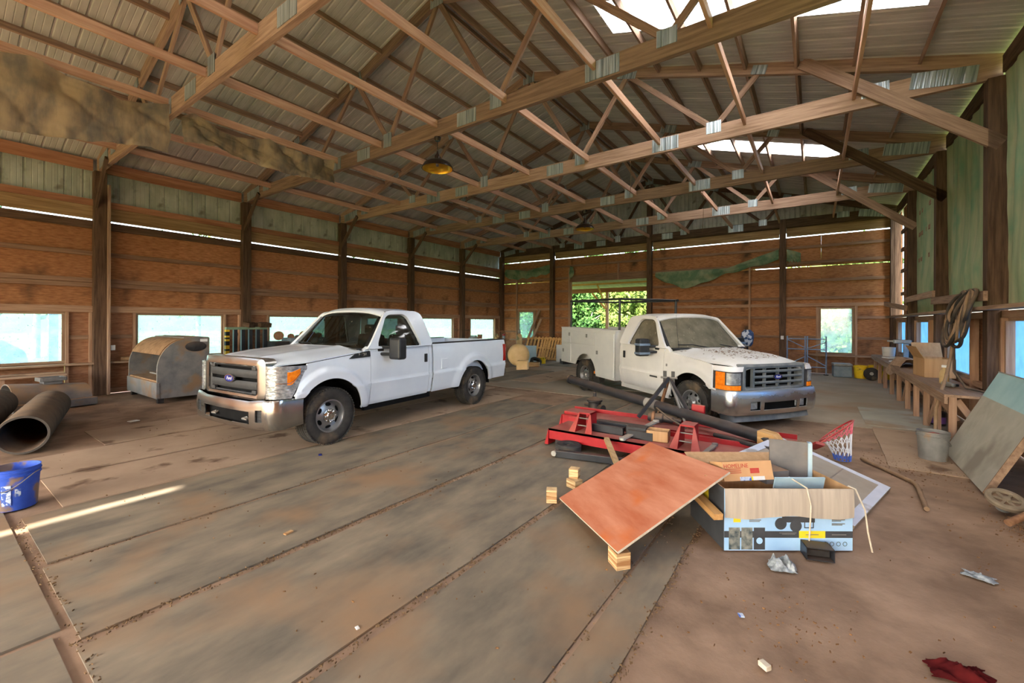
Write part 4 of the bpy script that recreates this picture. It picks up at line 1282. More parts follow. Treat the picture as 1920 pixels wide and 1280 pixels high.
# headlamps wrap the corner
def corner(u):
    """plan curve from beside the grille to the fender"""
    th = u * PI / 2
    return (0.375 + (0.80 - 0.375) * math.cos(th) ** 0.75, 0.765 + (0.985 - 0.765) * math.sin(th) ** 0.75)
for s in (1, -1):
    def hl(u, v, d=0.0):
        x, y = corner(u)
        zb = 0.735; zt = 1.155 - 0.01 * u
        zb = min(1.10, max(0.735, 1.150 - (x - 0.37) * 2.0))
        return (x - d, s * (y - d), zb + (zt - zb) * v)
    hlo = MB().grid(hl, 16, 10).build('headlamp', 'lamp_clear', T1, smooth=50, solid=0.02)
    MB().grid(lambda u, v: hl(0.66 + 0.26 * u, 0.42 + 0.40 * v, -0.004), 5, 4).build('turn_lens', 'amber', hlo, smooth=50, solid=0.004)
    MB().grid(lambda u, v: hl(0.02 + 0.96 * u, 0.46 + 0.03 * v, -0.006), 12, 1).build('lamp_divider', 'chrome_clean', hlo, smooth=50)
    # vent badge on the fender
    g = MB()
    poly = rounded([(-0.69, 1.245), (-0.69, 1.335), (-0.56, 1.325), (-0.40, 1.30), (-0.29, 1.235)], 0.02)
    g.add([(x, s * (ysid(z - 0.055) + 0.010), z - 0.055) for x, z in poly], [tuple(range(len(poly)))])
    vb = g.build('vent_badge', 'plastic_black', T1, solid=0.012, off=0.0)
    me = text_mesh('F-250', 0.062, 0.002, 0.0, 1.05)
    link('badge_lettering', me, 'chrome_clean', vb, Matrix(((-s, 0, 0, -0.535), (0, 0, s, s * 0.994), (0, 1, 0, 1.232), (0, 0, 0, 1))))
# cowl sides that close the gap between fender, hood and pillar
    MB().prism([(-0.56, 1.24), (-0.70, 1.25), (-0.70, 1.345), (-0.62, 1.30)], s * 0.86, s * 0.945).build('cowl_corner', BODY, T1, bevel=0.006)

# ---- the dusty service truck ----------------------------------------
PIT = math.radians(1.15)
T2, BODY2, CHR2, WB2 = pickup('service_truck', 'dusty white truck with a utility service body and ladder rack, right of centre', True, truck_matrix(-1.2269, 8.7503, 0.8277, -0.5612, PIT, -3.66))
for (x, y, s, gnd) in ((0, 0.865, 1, 0.075), (0, -0.865, -1, 0.075), (WB2, 0.865, 1, 0), (WB2, -0.865, -1, 0)):
    wheel(T2, x, y, s, 0.40, 0.245, holes=8, ground=gnd, hub='wheel_steel')
for s in (1, -1):
    g = MB()
    for k in range(13):
        th = PI * k / 12
        a = ((ARCH_R + 0.02) * math.cos(th), ARCH_Z + (ARCH_R + 0.02) * math.sin(th))
        g.v += [(a[0], s * 0.52, a[1]), (a[0], s * 0.96, a[1])]
    g.f += [(2 * k, 2 * k + 1, 2 * k + 3, 2 * k + 2) for k in range(12)]
    g.build('wheel_arch_liner', 'under_black', T2)
# service body: two flanks of lockers with an open bed between
SB0, SB1 = -4.95, -2.32
for s in (1, -1):
    fl = empty('locker_flank'); fl.parent = T2
    side_panel('flank_panel', 'body_white', fl, s, SB0, SB1, lambda x: 0.44 if x > -3.2 else 0.62, lambda x: 1.56, (WB2,), 0.0, nx=30, nz=20, yfun=lambda z: 0.975)
    g = MB()
    g.bx(SB0, SB1, s * 0.56, s * 0.60, 0.66, 1.56)
    g.bx(SB1 - 0.02, SB1, s * 0.56, s * 0.975, 0.44, 1.56)
    g.bx(SB0, SB0 + 0.02, s * 0.56, s * 0.975, 0.62, 1.56)
    g.build('flank_wall', 'body_white', fl)
    MB().bx(SB0 - 0.01, SB1 + 0.01, s * 0.555, s * 0.985, 1.555, 1.585).build('flank_lid', 'body_white', fl, bevel=0.006)
    MB().bx(SB0 + 0.05, SB1 - 0.05, s * 0.60, s * 0.90, 1.0, 1.54).build('locker_inside', 'under_black', fl)
    for (x0, x1, z0, z1, lx, lz) in ((-3.13, -2.36, 0.49, 1.50, -3.05, 1.02), (-4.36, -3.16, 1.17, 1.50, -3.55, 1.40), (-4.91, -4.39, 1.17, 1.50, -4.46, 1.40), (-4.91, -4.39, 0.66, 1.14, -4.80, 0.94)):
        d = MB().bx(x0, x1, s * 0.972, s * 0.992, z0, z1).build('locker_door', 'body_white', fl, bevel=0.006)
        MB().box((lx, s * 0.998, lz), (0.07, 0.014, 0.09)).build('latch', 'steel_grey', d, bevel=0.006)
    MB().bx(-3.30, -3.0, s * 0.80, s * 0.95, 0.28, 0.44).build('mud_flap', 'rubber', T2)
    g = MB(); g.box((-3.20, s * 0.955, 0.52), (0.05, 0.02, 0.06))
    g.build('marker_lamp', 'amber', T2)
MB().bx(SB0, SB1, -0.58, 0.58, 0.70, 0.74).build('bed_floor', 'body_white', T2)
MB().bx(SB0 - 0.16, SB0 + 0.05, -0.95, 0.95, 0.52, 0.66).build('rear_bumper', 'black_paint', T2, bevel=0.015)
MB().bx(SB1 - 0.30, SB1 - 0.05, -0.5, 0.3, 0.74, 1.70).build('bed_box', 'under_black', T2)
# ladder rack
rk = empty('ladder_rack'); rk.parent = T2
for s in (1, -1):
    for x in (-4.72, -2.42):
        g = MB(); g.tube([(x, s * 0.80, 1.58), (x, s * 0.80, 2.30)], 0.028, 10)
        g.build('rack_post', 'black_paint', rk, smooth=60)
    g = MB(); g.tube([(-4.75, s * 0.80, 2.30), (-2.35, s * 0.80, 2.30)], 0.028, 10)
    g.build('rack_rail', 'black_paint', rk, smooth=60)
for x in (-4.72, -2.42):
    g = MB(); g.tube([(x, -0.80, 2.30), (x, 0.80, 2.30)], 0.026, 10)
    g.build('rack_crossbar', 'black_paint', rk, smooth=60)
# nose: fuller bumper with three openings, valance, grille, lamps
def sk2(u, v):
    a = abs(2 * u - 1)
    return (a < 0.30 and 0.20 < v < 0.52) or (0.36 < a < 0.52 and 0.20 < v < 0.58)
bm = bumper_mesh(lambda u: wrap_plan(u, 0.92, half=0.99, back=0.46), lambda u: 0.355 + 0.02 * (2 * u - 1) ** 6, lambda u: 0.745, 100, 25, sk2, 0.035)
bumper2 = bm.build('front_bumper', CHR2, T2, smooth=50, solid=0.012)
MB().bx(0.72, 0.83, -0.75, 0.75, 0.38, 0.62).build('bumper_opening', 'under_black', bumper2)
MB().grid(lambda u, v: (wrap_plan(u, 0.92, back=0.46)[0] - 0.03 - 0.22 * v, wrap_plan(u, 0.92, back=0.46)[1] * (0.99 - 0.05 * v), 0.735 + 0.012 * v), 50, 3).build('bumper_top', CHR2, bumper2, smooth=50)
for s in (1, -1):
    MB().box((0.86, s * 0.535, 0.50), (0.03, 0.20, 0.13)).build('fog_lamp', 'lamp_fog', bumper2, bevel=0.015)
MB().grid(lambda u, v: (wrap_plan(u, 0.84, half=0.90, back=0.55)[0] + 0.035 * (1 - v) ** 2, wrap_plan(u, 0.84, half=0.90, back=0.55)[1], 0.245 + 0.13 * v), 60, 5).build('air_dam', 'grille_grey', T2, smooth=50, solid=0.015)
gr2 = yz_ring('grille_surround', rr(-0.72, 0.72, 0.715, 1.155, 0.07), rr(-0.645, 0.645, 0.775, 1.085, 0.035), 0.66, 0.865, 'grille_grey', T2, bow=0.045)
MB().bx(0.62, 0.68, -0.66, 0.66, 0.74, 1.12).build('grille_mesh', 'under_black', gr2)
for z in (0.855, 0.945, 1.035):
    if z != 0.855:
        MB().grid(lambda u, v: (0.835 - 0.035 * ((2 * u - 1) * 0.50 / 0.75) ** 2 - 0.012 * (2 * v - 1) ** 2, -0.46 + (0.645 + 0.46) * u, z - 0.022 + 0.044 * v), 16, 4).build('grille_bar', 'grille_grey', gr2, smooth=50, solid=0.05)
MB().grid(lambda u, v: (0.835 - 0.012 * (2 * v - 1) ** 2, -0.46 + (0.645 + 0.46) * u, 0.832 + 0.044 * v), 16, 4).build('grille_bar', 'grille_grey', gr2, smooth=50, solid=0.05)
for y in (-0.46, -0.2, 0.10, 0.38):
    MB().box((0.79, y, 0.93), (0.05, 0.022 if y > -0.4 else 0.04, 0.32)).build('grille_rib', 'grille_grey', gr2)
oval_badge(T2, Matrix(((0, 0, 1, 0.848), (1, 0, 0, 0.02), (0, 1, 0, 0.945), (0, 0, 0, 1))), 0.19, 0.085, 0.018)
for s in (1, -1):
    def hl2(u, v, d=0.0):
        th = u * PI / 2
        x = 0.50 + (0.835 - 0.50) * math.cos(th) ** 0.6; y = 0.725 + (0.985 - 0.725) * math.sin(th) ** 0.6
        return (x - d, s * (y - d), 0.745 + 0.30 * v)
    FL = s < 0
    MB().grid(lambda u, v: (hl2(u, 0)[0] - 0.06 * v * u, hl2(u, 0)[1] * (1 - 0.03 * v), 1.045 + (0.08 + 0.0 * u) * v), 16, 3, flip=FL).build('fender_brow', BODY2, T2, smooth=50, solid=0.02)
    case = MB().grid(lambda u, v: hl2(u, v, 0.012), 16, 8, flip=FL).build('headlamp_case', 'plastic_grey', T2, smooth=50, solid=0.03)
    MB().grid(lambda u, v: hl2(0.03 + 0.60 * u, 0.30 + 0.62 * v), 10, 6, flip=FL).build('headlamp', 'lamp_fog', case, smooth=50, solid=0.01)
    MB().grid(lambda u, v: hl2(0.02 + 0.96 * u, 0.02 + 0.24 * v), 14, 3, flip=FL).build('turn_lens', 'amber', case, smooth=50, solid=0.012)
    MB().grid(lambda u, v: hl2(0.70 + 0.28 * u, 0.27 + 0.68 * v), 5, 6, flip=FL).build('turn_lens', 'amber', case, smooth=50, solid=0.012)
    MB().box((-0.98, s * 0.992, 0.735), (0.22, 0.010, 0.032)).build('side_badge', 'plastic_grey', T2)
    MB().box((-0.61, s * 0.992, 1.00), (0.04, 0.010, 0.05)).build('fender_badge', 'steel_grey', T2, bevel=0.01)
    MB().prism([(-0.56, 1.22), (-0.70, 1.24), (-0.70, 1.345), (-0.62, 1.295)], s * 0.86, s * 0.945).build('cowl_corner', BODY2, T2, bevel=0.006)
g = MB(); g.tube([(-0.50, -0.80, 1.28), (-0.56, -0.80, 1.62), (-0.60, -0.80, 1.95)], [0.004, 0.003, 0.002], 5)
g.build('antenna', 'plastic_black', T2)

# dry leaf litter fallen on the hood and roof
rl = np.random.default_rng(21)
g = MB()
for k in range(230):
    if k < 170:
        if k < 90:
            hx_, hy_, hz_ = HOODF['service_truck'](min(0.97, max(0.1, rl.normal(0.52, 0.16))), min(0.97, max(0.03, rl.normal(0.38, 0.12))))
        else:
            hx_, hy_, hz_ = HOODF['service_truck'](rl.uniform(0.12, 0.97), rl.uniform(0.06, 0.94))
    else:
        hx_, hy_ = rl.uniform(-1.95, -1.2), rl.uniform(-0.66, 0.66)
        hz_ = 1.945 - 0.05 * (abs(hy_) / 0.765) ** 4 - 0.03 * (hy_ / 0.765) ** 2
    L = rl.uniform(0.006, 0.022); a = rl.uniform(0, PI)
    g.box((hx_, hy_, hz_ + 0.023), (L * 2, L * rl.uniform(0.3, 0.9), 0.005), rot=Matrix.Rotation(a, 3, 'Z'))
lt = g.build('leaf_litter', 'debris', T2)
lt['kind'] = 'stuff'

# ---------------------------------------------------------------- things hung from the roof
M('tarp_brown', lin(104, 98, 92), lin(166, 146, 118), scale=1.6, stretch=(1, 2.2, 0.7), rough=0.9, bump=0.25, detail=9, spec=0.08, lo=0.36, hi=0.60, spots=(lin(92, 92, 90), 1.9, 0.54, 0.25))
def hung_tarp(y0, y1, top, bot, label, seed, folds, x0=-8.95):
    g = MB()
    def fn(u, v):
        y = y0 + (y1 - y0) * u
        zt = float(np.interp(u, *top)); zb = float(np.interp(u, *bot)) + 0.03 * fbm(u * 14, seed, 0, 1.0)
        z = zb + (zt - zb) * v
        f = (1 - v * 0.7)
        fold1 = abs(math.sin(10.5 * (u + 0.22 * v) + seed + 0.8 * fbm(u * 3, v * 2, seed, 1.0))) ** 0.7
        fold2 = abs(math.sin(17.0 * (u - 0.16 * v) + 2 * seed)) ** 0.8
        x = x0 + 0.06 + 0.09 * fold1 * (0.5 + 0.5 * v) + 0.06 * fold2 * (1 - 0.6 * v) + 0.6 * f * (0.05 * math.sin(folds * u * 6.28 + 2.5 * v + seed) + 0.12 * fbm(y * 1.2, z * 1.6, seed, 1.0) + 0.035 * abs(math.sin(9 * u + 4 * v + 2 * fbm(y, z, seed, 1.0))) + 0.03 * fbm(y * 4, z * 4, seed + 2, 1.0))
        return (x, y + 0.05 * fbm(z, u, seed, 2.0) * f, z)
    g.grid(fn, 130, 44)
    tag(g.build('hanging_tarp', 'tarp_brown', smooth=80, solid=0.005), label, 'tarp', 'tarps hung from the tie boards')
hung_tarp(-0.45, 2.52, ([0, 0.12, 0.3, 0.48, 0.62, 0.8, 1], [5.30, 5.33, 5.20, 5.35, 5.26, 5.16, 5.34]), ([0, 0.38, 0.65, 0.85, 1], [4.20, 4.25, 4.38, 4.52, 4.54]), 'large torn brown tarp hanging below the tie board at upper left', 1, 1.6)
hung_tarp(2.70, 5.52, ([0, 0.06, 0.2, 0.38, 0.5, 0.75, 1], [5.22, 5.34, 5.16, 5.20, 5.33, 5.24, 5.34]), ([0, 0.10, 0.25, 0.55, 1], [4.78, 4.86, 4.80, 4.74, 4.82]), 'smaller crumpled tarp hanging just right of the large torn one', 4, 3.1)
def pendant(x, y, label):
    t = empty('pendant_lamp', (x, y, 0), label=label, cat='pendant lamp', group='bronze pendant lamps')
    MB().lathe([(0.0, 5.19), (0.065, 5.19), (0.065, 5.165), (0.045, 5.12), (0.0, 5.12)], 20).build('canopy', 'lamp_bronze', t, smooth=40)
    MB().tube([(0, 0, 5.13), (0, 0, 4.92)], 0.006, 6).build('cord', 'plastic_black', t)
    MB().lathe([(0.0, 4.95), (0.018, 4.94), (0.022, 4.88), (0.055, 4.84), (0.062, 4.76), (0.09, 4.745)], 24).build('socket', 'lamp_bronze', t, smooth=40)
    sh = MB().lathe([(0.085, 4.748), (0.16, 4.735), (0.24, 4.69), (0.285, 4.62), (0.288, 4.60)], 36).build('shade', 'lamp_bronze', t, smooth=50, solid=0.006)
    MB().lathe([(0.07, 4.738), (0.155, 4.725), (0.232, 4.682), (0.276, 4.615), (0.280, 4.598)], 36).build('shade_lining', 'lamp_gold', sh, smooth=50)
    MB().lathe([(0, 4.64), (0.025, 4.65), (0.03, 4.69), (0.02, 4.74)], 16).build('bulb', 'lamp_fog', t, smooth=60)
pendant(-5.79, TY[1], 'bronze pendant lamp with golden inside nearest the camera')
pendant(-5.79, TY[3], 'bronze pendant lamp farther back over the service truck')

# drooping green tarpaulins on the back wall
M('green_sheet', lin(92, 120, 94), lin(138, 148, 120), scale=2.4, rough=0.75, bump=0.2, detail=6, spec=0.15, lo=0.4, hi=0.6)
def drape(label, x0, x1, top, bot, seed):
    g = MB()
    def fn(u, v):
        x = x0 + (x1 - x0) * u
        zt = float(np.interp(u, *top)); zb = float(np.interp(u, *bot)) + 0.03 * math.sin(31 * u + seed)
        z = zb + (zt - zb) * v
        return (x, YB - 0.02 + 0.03 * math.sin(9 * u + 7 * v + seed) - 0.05 * (1 - abs(2 * v - 1)) + 0.03 * fbm(x * 2, z * 3, seed, 1.0), z)
    g.grid(fn, 50, 12)
    tag(g.build('draped_tarp', 'green_sheet', smooth=80, solid=0.006), label, 'tarp', 'green tarps drooping on the back wall')
drape('green tarp drooping from the back wall right of the doorway', -5.52, -1.08, ([0, 0.3, 0.62, 1], [3.86, 3.86, 3.86, 4.42]), ([0, 0.12, 0.24, 0.36, 0.6, 1], [3.62, 3.40, 3.14, 3.22, 3.62, 4.02]), 2)
drape('bunch of green tarp right of the back wall post above the window', -0.84, -0.42, ([0, 1], [4.40, 4.24]), ([0, 1], [3.96, 3.90]), 5)
drape('grey-green tarp rolled along the back wall in the left corner', -13.4, -10.66, ([0, 0.5, 1], [4.52, 4.36, 4.58]), ([0, 0.2, 0.5, 1], [4.10, 3.94, 3.98, 4.14]), 8)
drape('strip of green tarp caught beside the doorway stud', -9.58, -9.35, ([0, 1], [4.42, 4.36]), ([0, 1], [3.78, 4.0]), 9)

# ---------------------------------------------------------------- left side of the floor
def bucket(label, x, y, R, H, mat, lean=0.0, grime=None, handle=True, cat='bucket', label_plate=None):
    t = empty('bucket', (x, y, 0), lean, label, cat)
    r0 = R * 0.88
    MB().lathe([(0.0, 0.012), (r0 * 0.97, 0.0), (r0, 0.006), (R * 0.985, H * 0.80), (R * 1.04, H * 0.805), (R * 1.04, H * 0.845), (R * 0.995, H * 0.85), (R * 1.0, H * 0.90), (R * 1.05, H * 0.905), (R * 1.05, H * 0.935), (R * 1.0, H * 0.94), (R * 1.01, H * 0.985), (R * 1.04, H), (R * 0.985, H), (R * 0.97, H * 0.9), (r0 * 0.95, 0.03), (0.0, 0.03)], 40).build('bucket_body', mat, t, smooth=35)
    if handle:
        g = MB()
        g.tube([(R * 1.06 * math.cos(a), R * 1.06 * math.sin(a), H * 0.87 - 0.30 * H * math.sin(a - 4.1) ** 2 * 1.2) for a in np.linspace(4.1, 4.1 + PI, 20)], 0.004, 6)
        g.build('bail_handle', 'steel_grey', t)
    return t
M('bucket_blue', lin(40, 76, 176), lin(64, 98, 196), scale=5, rough=0.55, spec=0.3, spots=(lin(132, 112, 100), 4.5, 0.52, 0.06))
M('bucket_grey', lin(112, 112, 110), lin(140, 138, 134), scale=4, rough=0.6, spec=0.25, spots=(lin(138, 116, 94), 5, 0.58, 0.08))
M('soil', lin(120, 92, 66), lin(150, 118, 88), scale=8, rough=0.95, bump=0.5)
M('print_pale', lin(170, 184, 204), lin(196, 206, 220), scale=40, rough=0.7, spots=(lin(70, 96, 170), 26, 0.5, 0.05))
bb_ = bucket('mud-stained blue plastic bucket at the left edge of the picture', -6.06, 0.58, 0.163, 0.375, 'bucket_blue')
MB().lathe([(0.0, 0.31), (0.155, 0.305)], 28).build('bucket_fill', 'soil', bb_)
for (a0, a1, z0, z1) in ((-0.62, -0.24, 0.06, 0.24), (-0.10, 0.14, 0.13, 0.20), (-1.15, -0.85, 0.10, 0.22)):
    MB().grid(lambda u, v: (0.156 * math.cos(a0 + (a1 - a0) * u) * (1 + 0.04 * v), 0.156 * math.sin(a0 + (a1 - a0) * u) * (1 + 0.04 * v), z0 + (z1 - z0) * v), 6, 2).build('printed_label', 'print_pale', bb_, smooth=60)
# corrugated pipes
M('pipe_black', lin(64, 60, 56), lin(84, 78, 70), scale=5, rough=0.7, spec=0.25, dust=(DUST, 0.05, 0.4, 3))
M('pipe_inside', lin(22, 26, 34), lin(36, 42, 54), scale=8, rough=0.35, spec=0.5, dust=(DUST, 0.0, 0.8, 3))
def culvert(label, p0, p1, R):
    t = empty('corrugated_pipe', mat=frame(p0, Vector(p1) - Vector(p0)), label=label, cat='pipe', group='black corrugated pipes')
    L = (Vector(p1) - Vector(p0)).length
    rotm = Matrix.Rotation(PI / 2, 4, 'Y')
    prof = [(R * 0.90, 0.0), (R * 1.0, 0.0)]
    n = int(L / 0.032)
    for k in range(n):
        z = L * k / n
        prof += [(R, z + 0.010), (R * 1.02, z + 0.018), (R * 1.02, z + 0.024), (R, z + 0.030)]
    prof += [(R, L), (R * 0.90, L)]
    MB().lathe(prof, 40, rotm).build('pipe_wall', 'pipe_black', t, smooth=30)
    prof = [(R * 0.90, 0.0)]
    for k in range(n):
        z = L * k / n
        prof += [(R * 0.90, z + 0.012), (R * 0.88, z + 0.02), (R * 0.90, z + 0.03)]
    MB().lathe(prof, 40, rotm).build('pipe_lining', 'pipe_inside', t, smooth=30)
culvert('dusty black corrugated pipe with its open end toward the camera', (-8.32, 0.86, 0.25), (-10.95, 1.46, 0.25), 0.245)
culvert('second corrugated pipe cut off by the left edge of the picture', (-9.30, 0.42, 0.25), (-11.8, 0.92, 0.25), 0.245)
# mower-deck-like cover behind the pipes
t = empty('engine_shroud', (-12.5, 1.62, 0), 0.12, 'dust-covered engine shroud behind the corrugated pipes', 'machine part')
def shroud(u, v):
    a = PI * u
    return (-0.42 * math.cos(a) * (1 - 0.1 * v), -0.55 + 1.1 * v, 0.12 + 0.40 * math.sin(a) ** 0.7 * (1 - 0.25 * v))
MB().grid(shroud, 20, 10).build('shroud_shell', 'hopper_steel', t, smooth=50, solid=0.02)
MB().bx(-0.45, 0.45, -0.56, 0.62, 0.0, 0.16).build('shroud_base', 'hopper_steel', t, bevel=0.02)
g = MB()
for (a, c) in (((-0.16, -0.12), (0.16, -0.12)), ((0.16, -0.12), (0.16, 0.22)), ((0.16, 0.22), (-0.16, 0.22)), ((-0.16, 0.22), (-0.16, -0.12))):
    g.bar((a[0], a[1], 0.56), (c[0], c[1], 0.56), 0.04, 0.07)
g.bx(-0.12, 0.12, -0.08, 0.18, 0.46, 0.53)
g.build('bracket', 'hopper_steel', t)
# roll-top bin
t = empty('roll_top_bin', (-12.15, 3.48, 0), 0.0, 'dusty grey steel bin with curved sides and a rolled lid by the left wall', 'bin')
prof = [(0.46, 0.10), (0.46, 1.36), (0.20, 1.38), (0.02, 1.33)]
for k in range(11):
    a = PI / 2 * k / 10
    prof.append((0.02 - 0.50 * math.sin(a) * (1.0), 0.70 + 0.63 * math.cos(a)))
prof += [(-0.48, 0.40), (-0.48, 0.10)]
for x0, x1 in ((-1.0, -0.95), (0.95, 1.0)):
    g = MB(); g.prism([(y, z) for y, z in prof], x0, x1)
    g.v = [(y, x, z) for x, y, z in g.v]
    sp = g.build('side_panel', 'hopper_steel', t, smooth=30)
    MB().lathe([(0.19, 0.0), (0.2, 0.008), (0.17, 0.016), (0.0, 0.016)], 30, Matrix.Translation((x1 if x1 > 0 else x0, 0.20, 1.17)) @ Matrix.Rotation(PI / 2 if x1 > 0 else -PI / 2, 4, 'Y') @ Matrix.Diagonal((0.55, 1, 1, 1))).build('round_cover', 'steel_dark', sp, smooth=40)
MB().bx(-0.95, 0.95, 0.42, 0.46, 0.10, 1.36).build('back_panel', 'hopper_steel', t)
MB().bx(-1.02, 1.02, -0.50, -0.44, 0.10, 0.44).build('drawer_front', 'hopper_steel', t, bevel=0.01)
MB().bx(-0.95, 0.95, -0.46, 0.42, 0.40, 0.47).build('tray', 'soil', t)
MB().bx(-0.95, 0.95, -0.10, 0.42, 0.44, 0.50).build('inner_shelf', 'galv', t)
def lid(u, v):
    a = PI / 2 * (0.02 + 0.66 * v)
    return (-0.95 + 1.9 * u, 0.02 - 0.49 * math.sin(a), 0.70 + 0.625 * math.cos(a))
MB().grid(lid, 2, 12).build('rolled_lid', 'soil', t, smooth=50, solid=0.025)
MB().bx(-0.95, 0.95, 0.0, 0.46, 1.33, 1.37).build('top_panel', 'hopper_steel', t)
for x in (-0.9, 0.9):
    for y in (-0.40, 0.38):
        MB().bx(x - 0.05, x + 0.05, y - 0.05, y + 0.05, 0.0, 0.10).build('foot', 'steel_dark', t)
MB().bx(0.93, 1.004, 0.28, 0.42, 1.27, 1.33).build('printed_label', 'print_white', t)
# black slatted rack with a green rail
M('rail_green', lin(112, 142, 122), lin(132, 160, 138), scale=5, rough=0.5, dust=(DUST, 0.1, 0.3))
M('hazard', lin(20, 20, 20), lin(224, 180, 40), scale=3.0, stretch=(0.1, 0.1, 6), rough=0.6, lo=0.49, hi=0.51, detail=0)
t = empty('slatted_rack', (-12.78, 5.40, 0), label='black slatted steel rack with a pale green top rail behind the bin', cat='rack')
MB().bx(-0.05, 0.05, -0.52, 0.52, 1.50, 1.57).build('top_rail', 'rail_green', t, bevel=0.01)
MB().bx(-0.20, 0.20, -0.52, 0.52, 0.0, 0.08).build('base_plate', 'black_paint', t)
for k, y in enumerate(np.linspace(-0.48, 0.48, 6)):
    MB().bx(-0.04, 0.04, y - 0.045, y + 0.045, 0.08, 1.50).build('slat', 'hazard' if k == 0 else 'black_paint', t)
for (y, rz, lb) in ((5.50, 0.5, 'split dark wood block lying on the rack near the window'), (5.85, 0.25, 'second split wood block on the right end of the black rack')):
    m = Matrix.Translation((-12.78, y, 1.62)) @ Matrix.Rotation(rz, 4, 'Z') @ Matrix.Rotation(0.18, 4, 'Y')
    tag(MB().bx(-0.10, 0.10, -0.17, 0.17, -0.05, 0.07).build('wood_block', 'dark_post', mtx=m), lb, 'wood block')
# old machine with a row of pulleys
M('machine_blue', lin(112, 132, 146), lin(134, 152, 164), scale=5, rough=0.5, dust=(DUST, 0.1, 0.4))
M('rust', lin(112, 78, 56), lin(146, 108, 80), scale=14, rough=0.85, bump=0.3)
t = empty('pulley_machine', (-12.85, 6.95, 0), label='grey-blue machine with rusty pulley wheels along its top behind the clean pickup', cat='machine')
MB().prism([(-0.30, 0), (0.30, 0), (0.26, 1.24), (-0.26, 1.24)], -0.45, 0.75).build('machine_body', 'machine_blue', t, bevel=0.03)
MB().prism(rounded([(0.15, 0.86), (0.31, 0.86), (0.31, 1.12), (0.15, 1.12)], 0.04), -0.12, 0.06).build('arched_opening', 'under_black', t)
MB().bx(-0.30, 0.30, -0.85, -0.47, 0.0, 1.15).build('belt_guard', 'steel_dark', t, bevel=0.02)
for y, r in ((-0.68, 0.13), (-0.32, 0.09), (0.08, 0.13), (0.22, 0.12), (0.34, 0.12), (0.55, 0.10)):
    MB().lathe([(0, -0.03), (r, -0.04), (r * 0.88, 0.0), (r, 0.04), (0, 0.03)], 22, Matrix.Translation((0.06, y, 1.16 + r * 0.9 + 0.03)) @ Matrix.Rotation(PI / 2, 4, 'X') @ Matrix.Rotation(0.9, 4, 'Y')).build('pulley', 'rust', t, smooth=40)
MB().bx(0.262, 0.272, 0.20, 0.38, 1.06, 1.16).build('printed_label', 'print_white', t)
# shelf and odds on the left wall
t = empty('wall_shelf', label='rough plank shelf under the leftmost window', cat='shelf')
beam('plank', (-13.38, -0.4, 0.56), (-13.38, 2.0, 0.56), 0.34, 0.04, 'bench_wood', t)
for y in (0.2, 1.1, 1.9):
    upright('leg', -13.30, y, 0.0, 0.54, 0.06, 0.06, 'stud_wood', t)
for k, (y, a, lb) in enumerate(((1.25, 0.2, 'broken board lying on the plank shelf under the window'), (1.62, -0.15, 'short board beside the broken one on the plank shelf'))):
    m = Matrix.Translation((-13.36, y, 0.60)) @ Matrix.Rotation(a + PI / 2, 4, 'Z')
    tag(beam('scrap_board', (-0.35, 0, 0), (0.35, 0, 0), 0.12, 0.03, 'bench_wood', mtx=m), lb, 'board')
tag(MB().bx(-13.56, -13.53, 2.77, 2.85, 1.03, 1.15).build('outlet_box', 'print_white', bevel=0.006), 'small white outlet box beside the first left post', 'outlet')
for y, r, lb in ((2.98, 0.05, 'dusty cardboard tube lying on the sill by the bin'), (3.16, 0.06, 'second cardboard tube on the sill nearer the window')):
    tag(MB().tube([(-13.58, y - 0.02, 0.76 + r), (-13.50, y + 0.36, 0.76 + r)], r, 14).build('cardboard_tube', 'soil', smooth=40), lb, 'tube')

# ---------------------------------------------------------------- far left corner
t = empty('workbench', (-13.17, 14.9, 0), label='long plank workbench along the far left wall', cat='workbench')
MB().bx(-0.35, 0.35, -2.5, 2.4, 0.84, 0.90).build('worktop', 'bench_wood', t)
for y in (-2.4, -0.8, 0.8, 2.3):
    for x in (-0.28, 0.28):
        MB().bx(x - 0.045, x + 0.045, y - 0.045, y + 0.045, 0.0, 0.84).build('leg', 'stud_wood', t)
M('cyl_tan', lin(176, 148, 104), lin(196, 168, 124), scale=6, rough=0.6, spots=(lin(120, 124, 96), 5, 0.55))
M('yellow_plastic', lin(228, 190, 30), lin(240, 204, 50), scale=6, rough=0.5, spots=(lin(80, 70, 30), 7, 0.64))
M('tan_plastic', lin(218, 184, 130), lin(232, 200, 150), scale=3, rough=0.6)
M('panel_blue', lin(150, 180, 196), lin(184, 206, 214), scale=2, rough=0.5)
t = empty('gas_cylinder', (-11.05, 16.2, 0), label='tall tan gas cylinder with a valve cap in the far left corner', cat='gas cylinder')
MB().lathe([(0, 0), (0.12, 0), (0.13, 0.02), (0.13, 1.06), (0.11, 1.15), (0.05, 1.21), (0.05, 1.23)], 24).build('cylinder_body', 'cyl_tan', t, smooth=40)
MB().lathe([(0.05, 1.22), (0.065, 1.24), (0.065, 1.33), (0.05, 1.38), (0, 1.38)], 16).build('valve_cap', 'steel_grey', t, smooth=40)
t = empty('welding_cart', (-11.75, 15.6, 0), label='welding bottles with red and blue regulators and a coiled hose behind the pickup bed', cat='welding set')
for (x, y, h, m_) in ((-0.15, 0.0, 1.22, 'cyl_tan'), (0.16, 0.1, 1.12, 'rust')):
    MB().lathe([(0, 0), (0.11, 0), (0.115, 0.02), (0.115, h - 0.14), (0.05, h - 0.02), (0.03, h)], 20, Matrix.Translation((x, y, 0))).build('bottle', m_, t, smooth=40)
MB().lathe([(0, 1.12), (0.07, 1.13), (0.07, 1.2), (0, 1.22)], 12, Matrix.Translation((0.36, -0.15, 0))).build('red_regulator', 'red_paint', t, smooth=40)
